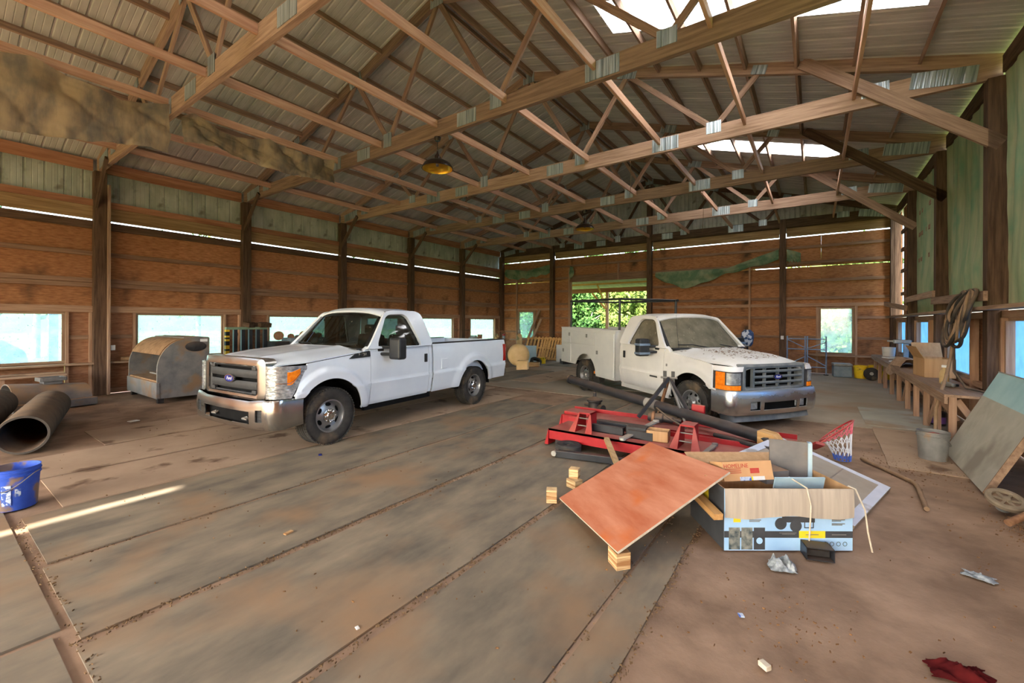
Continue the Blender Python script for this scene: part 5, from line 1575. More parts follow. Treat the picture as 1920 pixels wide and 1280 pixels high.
MB().lathe([(0, 1.0), (0.06, 1.0), (0.06, 1.12), (0, 1.13)], 12, Matrix.Translation((0.36, -0.15, 0))).build('blue_regulator', 'machine_blue', t, smooth=40)
MB().bx(0.33, 0.39, -0.18, -0.12, 0.0, 1.0).build('stand', 'steel_dark', t)
g = MB()
for k in range(4):
    g.tube([(0.05 + 0.02 * k + 0.20 * math.cos(a), -0.1 + 0.06 * k, 1.17 + 0.17 * math.sin(a)) for a in np.linspace(0, 2 * PI, 24)[:-1]], 0.012, 6, closed=True)
g.build('hose_coil', 'rust', t, smooth=60)
for (x, y, w, d, h, m_, nm, lb) in ((-13.15, 15.4, 0.28, 0.34, 0.20, 'steel_grey', 'bench_vise', 'grey steel vise on the far left workbench'), (-13.1, 15.8, 0.24, 0.18, 0.24, 'orange_board', 'wooden_box', 'small orange wooden box beside the vise on the workbench')):
    t = empty(nm, (x, y, 0.90), label=lb, cat=nm.replace('_', ' '))
    MB().bx(-w / 2, w / 2, -d / 2, d / 2, 0, h * 0.55).build('base', m_, t, bevel=0.02)
    MB().bx(-w / 2 + 0.04, w / 2 + 0.04, -d / 4, d / 4, h * 0.55, h).build('jaw' if nm == 'bench_vise' else 'lid', m_, t, bevel=0.015)
for k, (y, h, lb) in enumerate(((13.0, 0.14, 'first grey valve fitting on the workbench behind the cab'), (13.28, 0.10, 'second grey valve fitting on the workbench behind the cab'), (13.55, 0.13, 'third grey valve fitting on the workbench behind the cab'))):
    tag(MB().lathe([(0, 0), (0.09, 0), (0.09, 0.03), (0.05, 0.04), (0.05, h - 0.02), (0.08, h), (0, h)], 14, Matrix.Translation((-12.95, y, 0.90))).build('valve_fitting', 'galv', smooth=40), lb, 'fitting')
t = empty('plastic_tank', (-9.55, 13.95, 0), 0.3, 'round-ended tan plastic tank on its side in the far left corner', 'tank')
MB().lathe([(0, -0.42), (0.30, -0.42), (0.40, -0.34), (0.43, -0.22), (0.43, 0.22), (0.40, 0.34), (0.30, 0.42), (0, 0.42)], 32, Matrix.Translation((0, 0, 0.45)) @ Matrix.Rotation(PI / 2, 4, 'X') @ Matrix.Rotation(0.3, 4, 'Y')).build('tank_shell', 'tan_plastic', t, smooth=40)
for y in (-0.25, 0.25):
    MB().bx(-0.30, 0.30, y - 0.04, y + 0.04, 0.0, 0.12).build('cradle', 'steel_dark', t)
tag(MB().bx(-0.26, 0.26, -0.02, 0.02, 0, 0.74).build('metal_sheet', 'panel_blue', mtx=Matrix.Translation((-9.9, 15.35, 0)) @ Matrix.Rotation(0.55, 4, 'Z') @ Matrix.Rotation(-0.10, 4, 'X')), 'pale blue-grey panel standing between the tank and the pallets', 'panel')
t = empty('tyre_small', mat=Matrix.Translation((-9.25, 14.75, 0.13)) @ Matrix.Rotation(0.5, 4, 'Y') @ Matrix.Rotation(0.3, 4, 'X'), label='small black tyre tilted on the floor beside the tan tank', cat='tyre')
MB().lathe(tyre_profile(0.24, 0.14, 0.14), 36).build('tyre_body', 'rubber', t, smooth=40)
tag(MB().lathe([(0, 0), (0.12, 0), (0.14, 0.24), (0.145, 0.25), (0.10, 0.26), (0, 0.26)], 24, Matrix.Translation((-9.35, 15.45, 0))).build('yellow_pail', 'yellow_plastic', smooth=40), 'small bright yellow pail at the foot of the leaning pallet', 'pail')
def pallet(label, x, y, rz, lean, w, h, n, ext=0.0):
    t = empty('pallet', mat=Matrix.Translation((x, y, 0)) @ Matrix.Rotation(rz, 4, 'Z') @ Matrix.Rotation(lean, 4, 'X'), label=label, cat='pallet', group='pallets leaning on the back wall')
    for k in range(n):
        xx = -w / 2 + w * (k + 0.5) / n
        MB().bx(xx - 0.045, xx + 0.045, -0.05, -0.03, 0.0, h).build('slat', 'pallet_wood', t)
    for z in (0.06, h / 2, h - 0.08):
        MB().bx(-w / 2, w / 2, -0.03, 0.06, z - 0.04, z + 0.04).build('stringer', 'pallet_wood', t)
pallet('wooden pallet leaning at the left below the narrow back window', -10.85, 17.25, 0.15, -0.5, 1.3, 1.15, 7)
pallet('wooden pallet leaning at the right, next to the service truck tail', -9.95, 17.0, 0.0, -0.45, 1.0, 1.12, 7)
for (x0, x1, z1, lb) in ((-12.0, -11.2, 2.35, 'grey board leaning across the narrow back window'), (-11.75, -11.1, 1.9, 'second board leaning beside the narrow back window')):
    tag(beam('leaning_board', (x0, 17.75, 0.05), (x1, 18.18, z1), 0.12, 0.03, 'lumber', up=(0, 1, 0)), lb, 'board')
tag(MB().bx(-0.17, 0.17, -0.015, 0.015, 0, 0.75).build('white_sheet', 'body_white', mtx=Matrix.Translation((-9.15, 16.6, 0)) @ Matrix.Rotation(0.3, 4, 'Z')), 'narrow white panel standing behind the service truck tail', 'panel')
for k, (x, y, lb) in enumerate(((-8.75, 13.05, 'paper-covered carton on the floor behind the pickup tailgate'), (-9.0, 14.25, 'low brown crate on the floor behind the pickup tailgate'))):
    tag(MB().bx(-0.2, 0.2, -0.15, 0.15, 0, 0.32 - 0.16 * k).build('carton', 'tan_plastic' if k == 0 else 'block_wood', mtx=Matrix.Translation((x, y, 0)) @ Matrix.Rotation(0.4, 4, 'Z')), lb, 'carton')
# behind the service truck
M('plaid', lin(60, 84, 128), lin(200, 208, 226), scale=7, stretch=(1, 1, 1), rough=0.9, lo=0.48, hi=0.52, detail=1)
t = empty('plaid_bundle', (-1.95, 17.2, 0), label='blue and white plaid bundle on a post behind the dusty truck hood', cat='bundle')
MB().lathe([(0, 1.50), (0.10, 1.50), (0.19, 1.40), (0.20, 1.22), (0.17, 1.0), (0.12, 0.92), (0, 0.92)], 22).build('cloth', 'plaid', t, smooth=60)
MB().tube([(0, 0, 0), (0, 0, 1.0)], 0.03, 8).build('pole', 'steel_dark', t)
tag(MB().box((-0.96, YB - 0.13, 1.22), (0.09, 0.04, 0.13)).build('outlet_box', 'print_white', bevel=0.005), 'white outlet box on the back wall post left of the scaffold', 'outlet')
t = empty('scaffold_frame', (-0.24, 17.75, 0), label='blue-grey tubular scaffold frame leaning below the square back window', cat='scaffold')
M('scaffold_blue', lin(112, 134, 168), lin(136, 156, 186), scale=6, rough=0.4, metal=0.3)
for x in (-0.55, -0.03, 0.03, 0.55):
    MB().tube([(x, 0, 0.02), (x, 0.0, 1.30)], 0.022, 8).build('leg', 'scaffold_blue', t, smooth=60)
for z in (0.25, 0.85, 1.20):
    MB().tube([(-0.55, 0, z), (0.55, 0, z)], 0.018, 8).build('rung', 'scaffold_blue', t, smooth=60)
for a, c in (((-0.55, 1.18), (-0.03, 0.90)), ((0.03, 0.88), (0.55, 1.10)), ((-0.55, 0.3), (-0.03, 0.6)), ((0.03, 0.62), (0.55, 0.30))):
    MB().tube([(a[0], -0.02, a[1]), (c[0], -0.02, c[1])], 0.015, 8).build('brace', 'scaffold_blue', t, smooth=60)
MB().lathe([(0, 0), (0.07, 0.0), (0.07, 0.03), (0, 0.03)], 14, Matrix.Translation((0.55, 0, 0))).build('caster', 'steel_dark', t)
t = empty('cool_box', (0.72, 17.6, 0), 0.1, 'blue-grey cooler box under the square back window', 'cooler')
MB().bx(-0.24, 0.24, -0.2, 0.2, 0, 0.36).build('box_body', 'machine_blue', t, bevel=0.03)
MB().bx(-0.25, 0.25, -0.21, 0.21, 0.36, 0.44).build('box_lid', 'steel_grey', t, bevel=0.02)
for (x, y, lb) in ((1.19, 17.5, 'upright yellow bucket beside the cooler at the back wall'), (1.58, 17.85, 'yellow bucket behind the lying wheel near the bench end')):
    bucket(lb, x, y, 0.18, 0.40, 'yellow_plastic')
t = empty('wheel_rubber', mat=Matrix.Translation((1.42, 17.1, 0.19)) @ Matrix.Rotation(1.35, 4, 'X') @ Matrix.Rotation(0.1, 4, 'Y'), label='dark rubber wheel propped on edge before the yellow buckets', cat='wheel')
MB().lathe([(0, -0.03), (0.09, -0.04), (0.15, -0.04), (0.19, -0.03), (0.19, 0.03), (0.15, 0.04), (0.09, 0.04), (0, 0.03)], 26).build('tyre', 'rubber', t, smooth=40)
MB().lathe([(0, -0.05), (0.05, -0.045), (0.05, 0.045), (0, 0.05)], 14).build('hub', 'galv', t, smooth=40)
t = empty('bucket', mat=Matrix.Translation((1.66, 17.2, 0.15)) @ Matrix.Rotation(1.45, 4, 'Y') @ Matrix.Translation((0, 0, -0.05)), label='yellow bucket lying on its side at the end of the bench', cat='bucket')
MB().lathe([(0, 0), (0.13, 0), (0.145, 0.30), (0.155, 0.31), (0.155, 0.34), (0.14, 0.34), (0.12, 0.03), (0, 0.03)], 26).build('bucket_body', 'yellow_plastic', t, smooth=40)

# ---------------------------------------------------------------- right wall bench and what lies on it
t = empty('workbench', (0, 0, 0), label='long rough wooden workbench running under the right wall windows', cat='workbench')
for x in (1.54, 1.71, 1.88):
    beam('worktop_plank', (x, 8.25, 0.745), (x, 17.6, 0.745), 0.168, 0.035, 'bench_wood', t)
beam('apron', (1.475, 8.25, 0.68), (1.475, 17.6, 0.68), 0.035, 0.09, 'bench_wood', t)
for k, y in enumerate((8.32, 9.2, 10.0, 10.9, 11.8, 12.9, 14.0, 15.2, 16.4, 17.5)):
    upright('leg', 1.55, y, 0.0, 0.725, 0.08, 0.05, 'stud_wood', t)
    if k % 2 == 0:
        beam('brace', (1.60, y + 0.05, 0.68), (1.94, y + 0.10, 0.12), 0.04, 0.08, 'stud_wood', t)
    if k % 3 == 1:
        beam('brace', (1.57, y + 0.05, 0.66), (1.57, y + 0.75, 0.08), 0.035, 0.07, 'stud_wood', t)
M('kraft', lin(172, 134, 96), lin(190, 152, 112), scale=3, stretch=(9, 9, 0.4), rough=0.85, spec=0.1, lo=0.3, hi=0.7)
M('kraft_grey', lin(168, 156, 142), lin(190, 178, 162), scale=3, stretch=(10, 10, 0.3), rough=0.85, spec=0.1, lo=0.3, hi=0.7)
def carton(label, m, w, d, h, mat='kraft', flaps=(), th=0.006, cat='carton', name='cardboard_box'):
    """open carton; flaps: list of (side, angle from vertical, length)"""
    t = empty(name, mat=m, label=label, cat=cat)
    MB().bx(-w / 2, w / 2, -d / 2, d / 2, 0, th).build('box_bottom', mat, t)
    for (x0, x1, y0, y1) in ((-w / 2, w / 2, -d / 2, -d / 2 + th), (-w / 2, w / 2, d / 2 - th, d / 2), (-w / 2, -w / 2 + th, -d / 2, d / 2), (w / 2 - th, w / 2, -d / 2, d / 2)):
        MB().bx(x0, x1, y0, y1, 0, h).build('box_side', mat, t)
    for (side, a, L) in flaps:
        g = MB()
        if side in 'fb':
            s = -1 if side == 'f' else 1
            mm = Matrix.Translation((0, s * d / 2, h)) @ Matrix.Rotation(-s * a, 4, 'X')
            g.bx(-w / 2, w / 2, -th / 2, th / 2, 0, L, mm)
        else:
            s = -1 if side == 'l' else 1
            mm = Matrix.Translation((s * w / 2, 0, h)) @ Matrix.Rotation(s * a, 4, 'Y')
            g.bx(-th / 2, th / 2, -d / 2, d / 2, 0, L, mm)
        g.build('box_flap', mat, t)
    return t
carton('open cardboard box with raised flaps on the right bench', Matrix.Translation((1.80, 11.0, 0.763)) @ Matrix.Rotation(0.1, 4, 'Z'), 0.42, 0.62, 0.34, 'kraft', (('l', 0.5, 0.24), ('b', 0.5, 0.3)))
M('paper', lin(206, 204, 198), lin(222, 220, 214), scale=5, rough=0.8)
t = empty('spray_bottle', (1.72, 9.75, 0.763), -0.6, 'tan spray bottle with a white trigger on the right bench', 'spray bottle')
MB().lathe([(0, 0), (0.055, 0), (0.06, 0.01), (0.06, 0.16), (0.045, 0.21), (0.02, 0.24), (0.02, 0.26), (0, 0.26)], 20).build('bottle', 'cyl_tan', t, smooth=40)
g = MB(); g.bx(-0.03, 0.07, -0.014, 0.014, 0.26, 0.30); g.bx(0.035, 0.05, -0.008, 0.008, 0.17, 0.27)
g.build('trigger_head', 'print_white', t, bevel=0.004)
t = empty('bench_tool', (1.68, 9.25, 0.763), 0.4, 'small grey power tool beside the spray bottle on the right bench', 'tool')
MB().lathe([(0, -0.1), (0.035, -0.1), (0.04, 0.0), (0.03, 0.1), (0, 0.12)], 14, Matrix.Translation((0, 0, 0.04)) @ Matrix.Rotation(PI / 2, 4, 'X')).build('tool_body', 'steel_grey', t, smooth=40)
MB().bx(0.0, 0.12, -0.03, 0.03, 0.01, 0.05).build('grip', 'plastic_black', t, bevel=0.01)
tag(MB().lathe([(0, 0), (0.14, 0), (0.16, 0.26), (0.165, 0.27), (0.15, 0.27), (0.13, 0.02), (0, 0.02)], 24, Matrix.Translation((1.80, 16.9, 0.763))).build('white_tub', 'paper', smooth=40), 'white plastic tub at the far end of the right bench', 'tub')
for k, (y, a) in enumerate(((15.9, 0.3), (14.6, -0.4))):
    tag(MB().bx(-0.14, 0.14, -0.2, 0.2, 0, 0.03).build('loose_paper', 'paper', mtx=Matrix.Translation((1.75, y, 0.763)) @ Matrix.Rotation(a, 4, 'Z')), ('pale papers on the bench beside the white tub', 'pale sheet of card on the bench before the second window')[k], 'paper')
g = MB()
def sack(u, v):
    return (1.44 + 0.50 * v + 0.05 * math.sin(8 * u), 12.6 + 1.5 * u, 0.80 + 0.10 * math.sin(PI * v) - 0.30 * max(0, 0.35 - v) * 2 + 0.05 * math.sin(11 * u + 3 * v))
g.grid(sack, 16, 8)
tag(g.build('feed_sack', 'bench_wood', smooth=60, solid=0.012), 'crumpled tan sack hanging over the edge of the right bench', 'sack')
t = empty('shop_tool', (1.9, 14.75, 0.763), label='grey bench tool with a flat table standing before the second right window', cat='tool')
MB().bx(-0.05, 0.05, -0.05, 0.05, 0, 0.48).build('column', 'machine_blue', t, bevel=0.01)
MB().bx(-0.24, 0.10, -0.10, 0.10, 0.46, 0.56).build('tool_head', 'steel_grey', t, bevel=0.02)
MB().bx(-0.36, -0.20, -0.02, 0.02, 0.50, 0.54).build('arm', 'steel_grey', t)
t = empty('paint_can', (1.72, 10.2, 0), label='dark can with a purple label standing on the floor under the right bench', cat='can')
M('purple', lin(112, 70, 150), lin(134, 92, 170), scale=8, rough=0.5)
MB().lathe([(0, 0), (0.10, 0), (0.105, 0.01), (0.105, 0.22), (0.11, 0.235), (0.095, 0.235), (0.09, 0.02), (0, 0.02)], 24).build('can_body', 'steel_dark', t, smooth=40)
MB().lathe([(0.107, 0.04), (0.107, 0.15)], 24).build('can_label', 'purple', t, smooth=60)
MB().tube([(0.0, 0.0, 0.05), (-0.06, 0.05, 0.20), (-0.12, 0.08, 0.33)], 0.012, 6).build('brush_handle', 'steel_dark', t)
# boards nailed across the posts
t = empty('hanger_board', label='stub of board nailed across the right posts carrying the hoses', cat='board')
beam('board', (1.955, 8.75, 2.13), (1.955, 12.1, 2.20), 0.045, 0.14, 'lumber', t)
for (p0, p1, lb) in (((1.95, 11.95, 2.34), (1.95, 15.3, 2.36), 'upper loose board jutting along the right wall near the far corner'), ((1.95, 15.1, 2.14), (1.75, 17.3, 2.34), 'lower loose board jutting toward the far right corner')):
    tag(beam('loose_board', p0, p1, 0.045, 0.13, 'lumber'), lb, 'board')
# hose bundle
t = empty('hose_bundle', label='coil of brown and black hoses hung over a board on the right wall', cat='hose')
M('hose_brown', lin(120, 96, 74), lin(150, 124, 98), scale=6, rough=0.7, dust=(DUST, 0.1, 0.4))
M('hose_black', lin(46, 44, 42), lin(66, 62, 58), scale=6, rough=0.7, dust=(DUST, 0.1, 0.4))
rh = np.random.default_rng(3)
for k in range(9):
    yc = 9.05 + 0.05 * k + rh.uniform(-0.03, 0.03)
    drop = rh.uniform(0.72, 0.95) if k % 3 else rh.uniform(0.45, 0.58)
    wy = rh.uniform(0.36, 0.55)
    pts_ = []
    for a in np.linspace(0, 2 * PI, 40)[:-1]:
        yy = yc + wy * math.sin(a) * (0.55 + 0.45 * (1 - math.cos(a)) / 2)
        zz = 2.235 - drop * (1 - math.cos(a)) / 2
        xx = 1.905 - 0.02 * math.sin(a * 2 + k) - (0.12 + 0.010 * k) * (1 - math.cos(a)) / 2 - 0.06 * math.sin(a) ** 2
        pts_.append((xx, yy, zz))
    MB().tube(pts_, 0.020 if k % 2 else 0.024, 8, closed=True).build('hose_loop', 'hose_brown' if k % 2 else 'hose_black', t, smooth=60)
MB().tube([(1.78, 9.5, 1.55), (1.70, 9.25, 1.2), (1.60, 8.95, 0.95), (1.45, 8.7, 0.5), (1.42, 8.55, 0.03)], 0.022, 8).build('hose_tail', 'hose_brown', t, smooth=60)
MB().tube([(1.80, 9.6, 1.4), (1.75, 9.3, 1.0), (1.80, 8.9, 0.80), (1.95, 8.5, 0.79)], 0.018, 8).build('hose_tail', 'hose_black', t, smooth=60)
t = empty('outlet_box', (2.07, 9.02, 0), label='blue electrical box on the right wall stud beside the hoses', cat='outlet')
M('outlet_blue', lin(34, 66, 120), lin(48, 82, 140), scale=6, rough=0.5)
MB().bx(-0.035, 0.03, -0.06, 0.06, 1.15, 1.30).build('box', 'outlet_blue', t, bevel=0.006)
MB().bx(-0.042, -0.03, -0.03, 0.03, 1.18, 1.25).build('socket', 'print_white', t)
MB().tube([(0.0, 0.05, 1.30), (0.02, 0.12, 1.45), (0.03, 0.06, 1.75)], 0.006, 6).build('cable', 'yellow_plastic', t)
# leaning grey door-like panel
M('panel_pale', lin(164, 160, 146), lin(184, 178, 162), scale=1.5, rough=0.6, metal=0.1, spots=(lin(140, 132, 118), 1.4, 0.52, 0.15), spec=0.3)
M('panel_top', lin(150, 186, 190), lin(176, 206, 206), scale=1.5, rough=0.5, metal=0.1, spec=0.3)
m = frame((1.46, 8.06, 0.0), (-0.02, -1, 0), up=(0, 0, 1))
lean = math.atan2(0.50, 1.10)
t = empty('metal_sheet', mat=frame((1.475, 8.10, 0.0), (-0.02, -1.0, 0)) @ Matrix.Rotation(-lean, 4, 'X'), label='large pale metal panel leaning on the right bench', cat='panel')
MB().bx(0, 1.80, -0.05, 0.0, 0.0, 0.86).build('panel_face', 'panel_pale', t)
MB().bx(0, 1.80, -0.05, 0.0, 0.86, 1.20).build('upper_band', 'panel_top', t)  # upper part of the panel, paler and bluer than the face
MB().bx(-0.004, 1.804, -0.055, 0.004, 1.20, 1.215).build('top_edge', 'galv', t)
MB().bx(1.80, 1.815, -0.055, 0.002, 0.0, 1.20).build('side_edge', 'bench_wood', t)
# grey bucket, bent pipe, small wheel with handles, rag, litter
gb = bucket('grey plastic bucket with a dented lid rim on the tan board at right', 1.24, 7.60, 0.155, 0.36, 'bucket_grey', 0.8)
MB().lathe([(0, 0.30), (0.148, 0.30)], 24).build('bucket_fill', 'soil', gb)
MB().box((0.03, 0.02, 0.315), (0.10, 0.07, 0.03)).build('red_scrap', 'red_paint', gb)
tag(MB().tube([(0.49, 7.0, 0.02), (0.86, 6.32, 0.02), (0.885, 6.22, 0.02), (0.885, 6.1, 0.02), (0.85, 5.45, 0.02)], 0.021, 10).build('bent_pipe', 'hose_brown', smooth=60), 'bent brown pipe lying on the dirt beside the grey bucket', 'pipe')
t = empty('wheel_spoked', mat=Matrix.Translation((1.43, 5.80, 0.125)) @ Matrix.Rotation(0.10, 4, 'Y') @ Matrix.Rotation(0.42, 4, 'X') @ Matrix.Scale(0.82, 4), label='small spoked grey wheel lying by the foot of the leaning panel', cat='wheel')
M('wheel_grey', lin(112, 100, 84), lin(134, 120, 102), scale=6, rough=0.8)
MB().lathe([(0.115, -0.03), (0.15, -0.03), (0.165, -0.015), (0.165, 0.015), (0.15, 0.03), (0.115, 0.03), (0.11, 0.02), (0.11, -0.02), (0.115, -0.03)], 36).build('tyre', 'wheel_grey', t, smooth=40)
MB().lathe([(0, -0.03), (0.03, -0.03), (0.03, 0.035), (0, 0.035)], 14).build('hub', 'wheel_grey', t, smooth=40)
MB().lathe([(0.02, -0.004), (0.115, -0.004), (0.115, 0.0), (0.02, 0.0)], 24).build('disc', 'steel_dark', t)
for k in range(6):
    a = k * PI / 3
    MB().bar((0.02 * math.cos(a), 0.02 * math.sin(a), 0.006), (0.115 * math.cos(a), 0.115 * math.sin(a), 0.006), 0.022, 0.02).build('spoke', 'wheel_grey', t)
MB().lathe([(0, 0), (0.06, 0), (0.05, 0.1), (0, 0.1)], 14, Matrix.Translation((0, 0, -0.13))).build('axle_block', 'steel_grey', t)
t = empty('rusty_pipe', label='rusty pipe handle lying across the small wheel at the right edge', cat='handle')
MB().tube([(1.33, 5.35, 0.06), (1.75, 5.75, 0.22), (2.0, 6.0, 0.24)], 0.028, 10).build('pipe', 'rust', t, smooth=60)
MB().tube([(1.50, 5.75, 0.05), (1.95, 5.85, 0.05)], 0.016, 8).build('rod', 'yellow_board', t, smooth=60)
tag(MB().tube([(1.25, 4.55, 0.012), (1.45, 4.62, 0.018), (1.75, 4.78, 0.014)], [0.008, 0.014, 0.010], 7).build('stick', 'dark_post', smooth=60), 'dark stick lying on the dirt at the right edge', 'stick')
M('red_cloth', lin(58, 14, 16), lin(84, 24, 24), scale=6, rough=0.9, spec=0.05)
def crumple(name, mat, x, y, w, d, h, rz, label, cat, seed, n=26, th=0.004):
    g = MB()
    def fn(u, v):
        a, c = 2 * u - 1, 2 * v - 1
        r = max(abs(a), abs(c))
        z = h * max(0.0, (1 - r ** 2.2)) * (0.55 + 0.9 * fbm(a * 2.2, c * 2.2, seed, 1.0) ** 2 + 0.35 * math.sin(5 * a + 3 * c + seed)) 
        return (a * w / 2 * (1 + 0.25 * fbm(c, a, seed, 1.3)), c * d / 2 * (1 + 0.25 * fbm(a, c, seed + 3, 1.3)), max(0.003, z))
    g.grid(fn, n, n)
    return tag(g.build(name, mat, mtx=Matrix.Translation((x, y, 0)) @ Matrix.Rotation(rz, 4, 'Z'), smooth=70, solid=th), label, cat)
crumple('red_rag', 'red_cloth', 0.60, 3.02, 0.24, 0.13, 0.045, 0.25, 'dark red cloth crumpled on the dirt at lower right', 'rag', 2)
M('plastic_net', lin(96, 102, 106), lin(156, 162, 166), scale=30, rough=0.4, spec=0.4, detail=2)
crumple('netting_wad', 'plastic_net', -0.18, 3.60, 0.17, 0.15, 0.09, 0.3, 'crumpled grey netting on the dirt before the big carton', 'netting', 5)
crumple('plastic_scrap', 'plastic_net', 0.92, 4.25, 0.16, 0.09, 0.02, -0.3, 'flat scrap of clear plastic on the dirt at right', 'scrap', 7)
t = empty('black_box', mat=Matrix.Translation((0.02, 3.90, 0.0)) @ Matrix.Rotation(0.35, 4, 'Z'), label='small open black box on the dirt before the big carton', cat='box')
g = MB()
for (x0, x1, y0, y1, z0, z1) in ((-0.09, 0.09, -0.06, 0.06, 0, 0.006), (-0.09, 0.09, -0.06, 0.06, 0.085, 0.09), (-0.09, -0.085, -0.06, 0.06, 0, 0.09), (0.085, 0.09, -0.06, 0.06, 0, 0.09), (-0.09, 0.09, 0.055, 0.06, 0, 0.09)):
    g.bx(x0, x1, y0, y1, z0, z1)
g.build('case', 'black_paint', t)
MB().bx(-0.08, 0.08, 0.0, 0.05, 0.008, 0.05).build('insert', 'steel_dark', t)
for (x, y, w, d, h, mt, lb) in ((-3.50, 1.80, 0.07, 0.035, 0.012, 'block_wood', 'pale wood chip on the mat below the clean pickup'), (-0.20, 2.49, 0.05, 0.035, 0.025, 'ply_edge', 'pale stone-like chunk on the dirt near the bottom edge'),
                              (-5.22, 3.09, 0.06, 0.04, 0.010, 'emblem_blue', 'blue plastic scrap on the floor by the front tyre of the clean pickup'), (-9.55, 2.25, 0.14, 0.10, 0.012, 'paper', 'white paper scrap on the floor before the bin'),
                              (-9.0, 3.2, 0.20, 0.05, 0.010, 'paper', 'long white paper scrap near the bin'), (-2.10, 1.47, 0.03, 0.02, 0.005, 'paper', 'tiny white scrap on the mats at lower centre'),
                              (-0.35, 2.85, 0.035, 0.03, 0.008, 'print_pale', 'tiny pale blue scrap on the dirt at lower right of centre')):
    tag(MB().bx(-w / 2, w / 2, -d / 2, d / 2, 0, h).build('scrap', mt, mtx=Matrix.Translation((x, y, 0.002)) @ Matrix.Rotation(x * 3.1, 4, 'Z'), bevel=0.003), lb, 'scrap')

# ---------------------------------------------------------------- the heap in the middle: red columns and steel
def red_column(label, x0, x1, y0, y1, brackets):
    t = empty('red_lift_rail', (0, 0, 0), label=label, cat='steel column', group='red lift columns on the floor')
    MB().bx(x0, x1, y0, y1, 0.215, 0.24).build('web_plate', 'red_paint', t)
    MB().bx(x0, x1, y0, y0 + 0.02, 0.10, 0.24).build('flange', 'red_paint', t)
    MB().bx(x0, x1, y1 - 0.02, y1, 0.10, 0.30).build('flange', 'red_paint', t)
    for xx in (x0 + 0.12, x1 - 0.14):
        MB().bx(xx - 0.05, xx + 0.05, y0 + 0.06, y1 - 0.06, 0.0, 0.215).build('foot', 'steel_dark', t)
    g = MB()
    g.add([(x0 - 0.06, y0 - 0.02, 0.02), (x0, y0 - 0.02, 0.02), (x0, y0 - 0.02, 0.24), (x0 - 0.06, y1, 0.02), (x0, y1, 0.02), (x0, y1, 0.24)], [(0, 1, 2), (5, 4, 3), (0, 2, 5, 3), (1, 4, 5, 2)])
    g.build('end_plate', 'red_paint', t)
    for (bx_, by_, w, h) in brackets:
        br = empty('bracket'); br.parent = t
        for s in (-1, 1):
            g = MB()
            g.add([(bx_ + s * w / 2, by_, 0.24), (bx_ + s * w / 2, by_ + 0.36, 0.24), (bx_ + s * w / 2, by_ + 0.36, 0.24 + h), (bx_ + s * w / 2, by_ + 0.16, 0.24 + h), (bx_ + s * (w / 2 + 0.09), by_, 0.24), (bx_ + s * (w / 2 + 0.09), by_ + 0.02, 0.26)], [(0, 1, 2, 3), (0, 3, 5, 4)])
            g.build('gusset', 'red_paint', br, solid=0.012)
        MB().bx(bx_ - w / 2, bx_ + w / 2, by_ + 0.14, by_ + 0.36, 0.24 + h - 0.01, 0.24 + h + 0.01).build('cap_plate', 'red_paint', br)
        for z in (0.08, 0.17):
            MB().tube([(bx_ - w / 2, by_ + 0.06 + z * 0.5, 0.24 + z), (bx_ + w / 2, by_ + 0.06 + z * 0.5, 0.24 + z)], 0.008, 6).build('rung', 'steel_grey', br)
    return t
rc = red_column('near dusty red steel column lying on the floor with two triangular brackets', -3.05, -0.48, 5.22, 5.82, ((-2.58, 5.24, 0.16, 0.24), (-1.24, 5.24, 0.16, 0.26)))
rc2 = red_column('far dusty red steel column lying behind the first, before the service truck', -3.35, -0.18, 6.15, 6.62, ())
MB().bx(-3.34, -2.9, 6.2, 6.5, 0.24, 0.29).build('end_block', 'red_paint', rc2, bevel=0.01)
for (x0, x1, y0, y1, z0, z1, lb) in ((-2.50, -2.06, 5.44, 5.50, 0.24, 0.34, 'left short black steel channel on the near red column'), (-1.98, -1.66, 5.40, 5.46, 0.24, 0.34, 'right short black steel channel on the near red column')):
    tag(MB().bx(x0, x1, y0, y1, z0, z1).bx(x0, x1, y0, y0 + 0.12, z0, z0 + 0.012).build('steel_channel', 'black_paint'), lb, 'channel')
tag(MB().bx(-2.55, -1.75, 5.68, 5.80, 0.242, 0.34).build('steel_channel', 'black_paint', bevel=0.006), 'longer black steel channel along the back of the near red column', 'channel')
def flat_arm(label, p0, p1, w, mat):
    t = tag(MB().bar(p0, p1, w, 0.018).tube([Vector(p1) + Vector((0, 0, -0.012)), Vector(p1) + Vector((0, 0, 0.02))], w * 0.62, 14).tube([Vector(p0) + Vector((0, 0, -0.012)), Vector(p0) + Vector((0, 0, 0.02))], w * 0.58, 14).build('steel_lever', mat, smooth=40), label, 'steel bar')
    return t
flat_arm('flat grey steel arm lying across the near red column', (-1.98, 5.22, 0.262), (-1.80, 6.02, 0.36), 0.07, 'galv')
flat_arm('bare grey steel bar lying beside the right bracket of the red column', (-1.02, 5.02, 0.268), (-0.97, 5.58, 0.275), 0.055, 'steel_grey')
carton('small open tan carton lying on the near red column', Matrix.Translation((-1.62, 5.52, 0.243)) @ Matrix.Rotation(0.12, 4, 'Z'), 0.26, 0.2, 0.13, 'kraft')
tag(MB().bx(-0.13, 0.13, -0.08, 0.08, 0, 0.13).build('black_case', 'black_paint', bevel=0.01, mtx=Matrix.Translation((-1.90, 5.54, 0.243)) @ Matrix.Rotation(0.1, 4, 'Z')), 'small black case beside the tan carton on the red column', 'case')
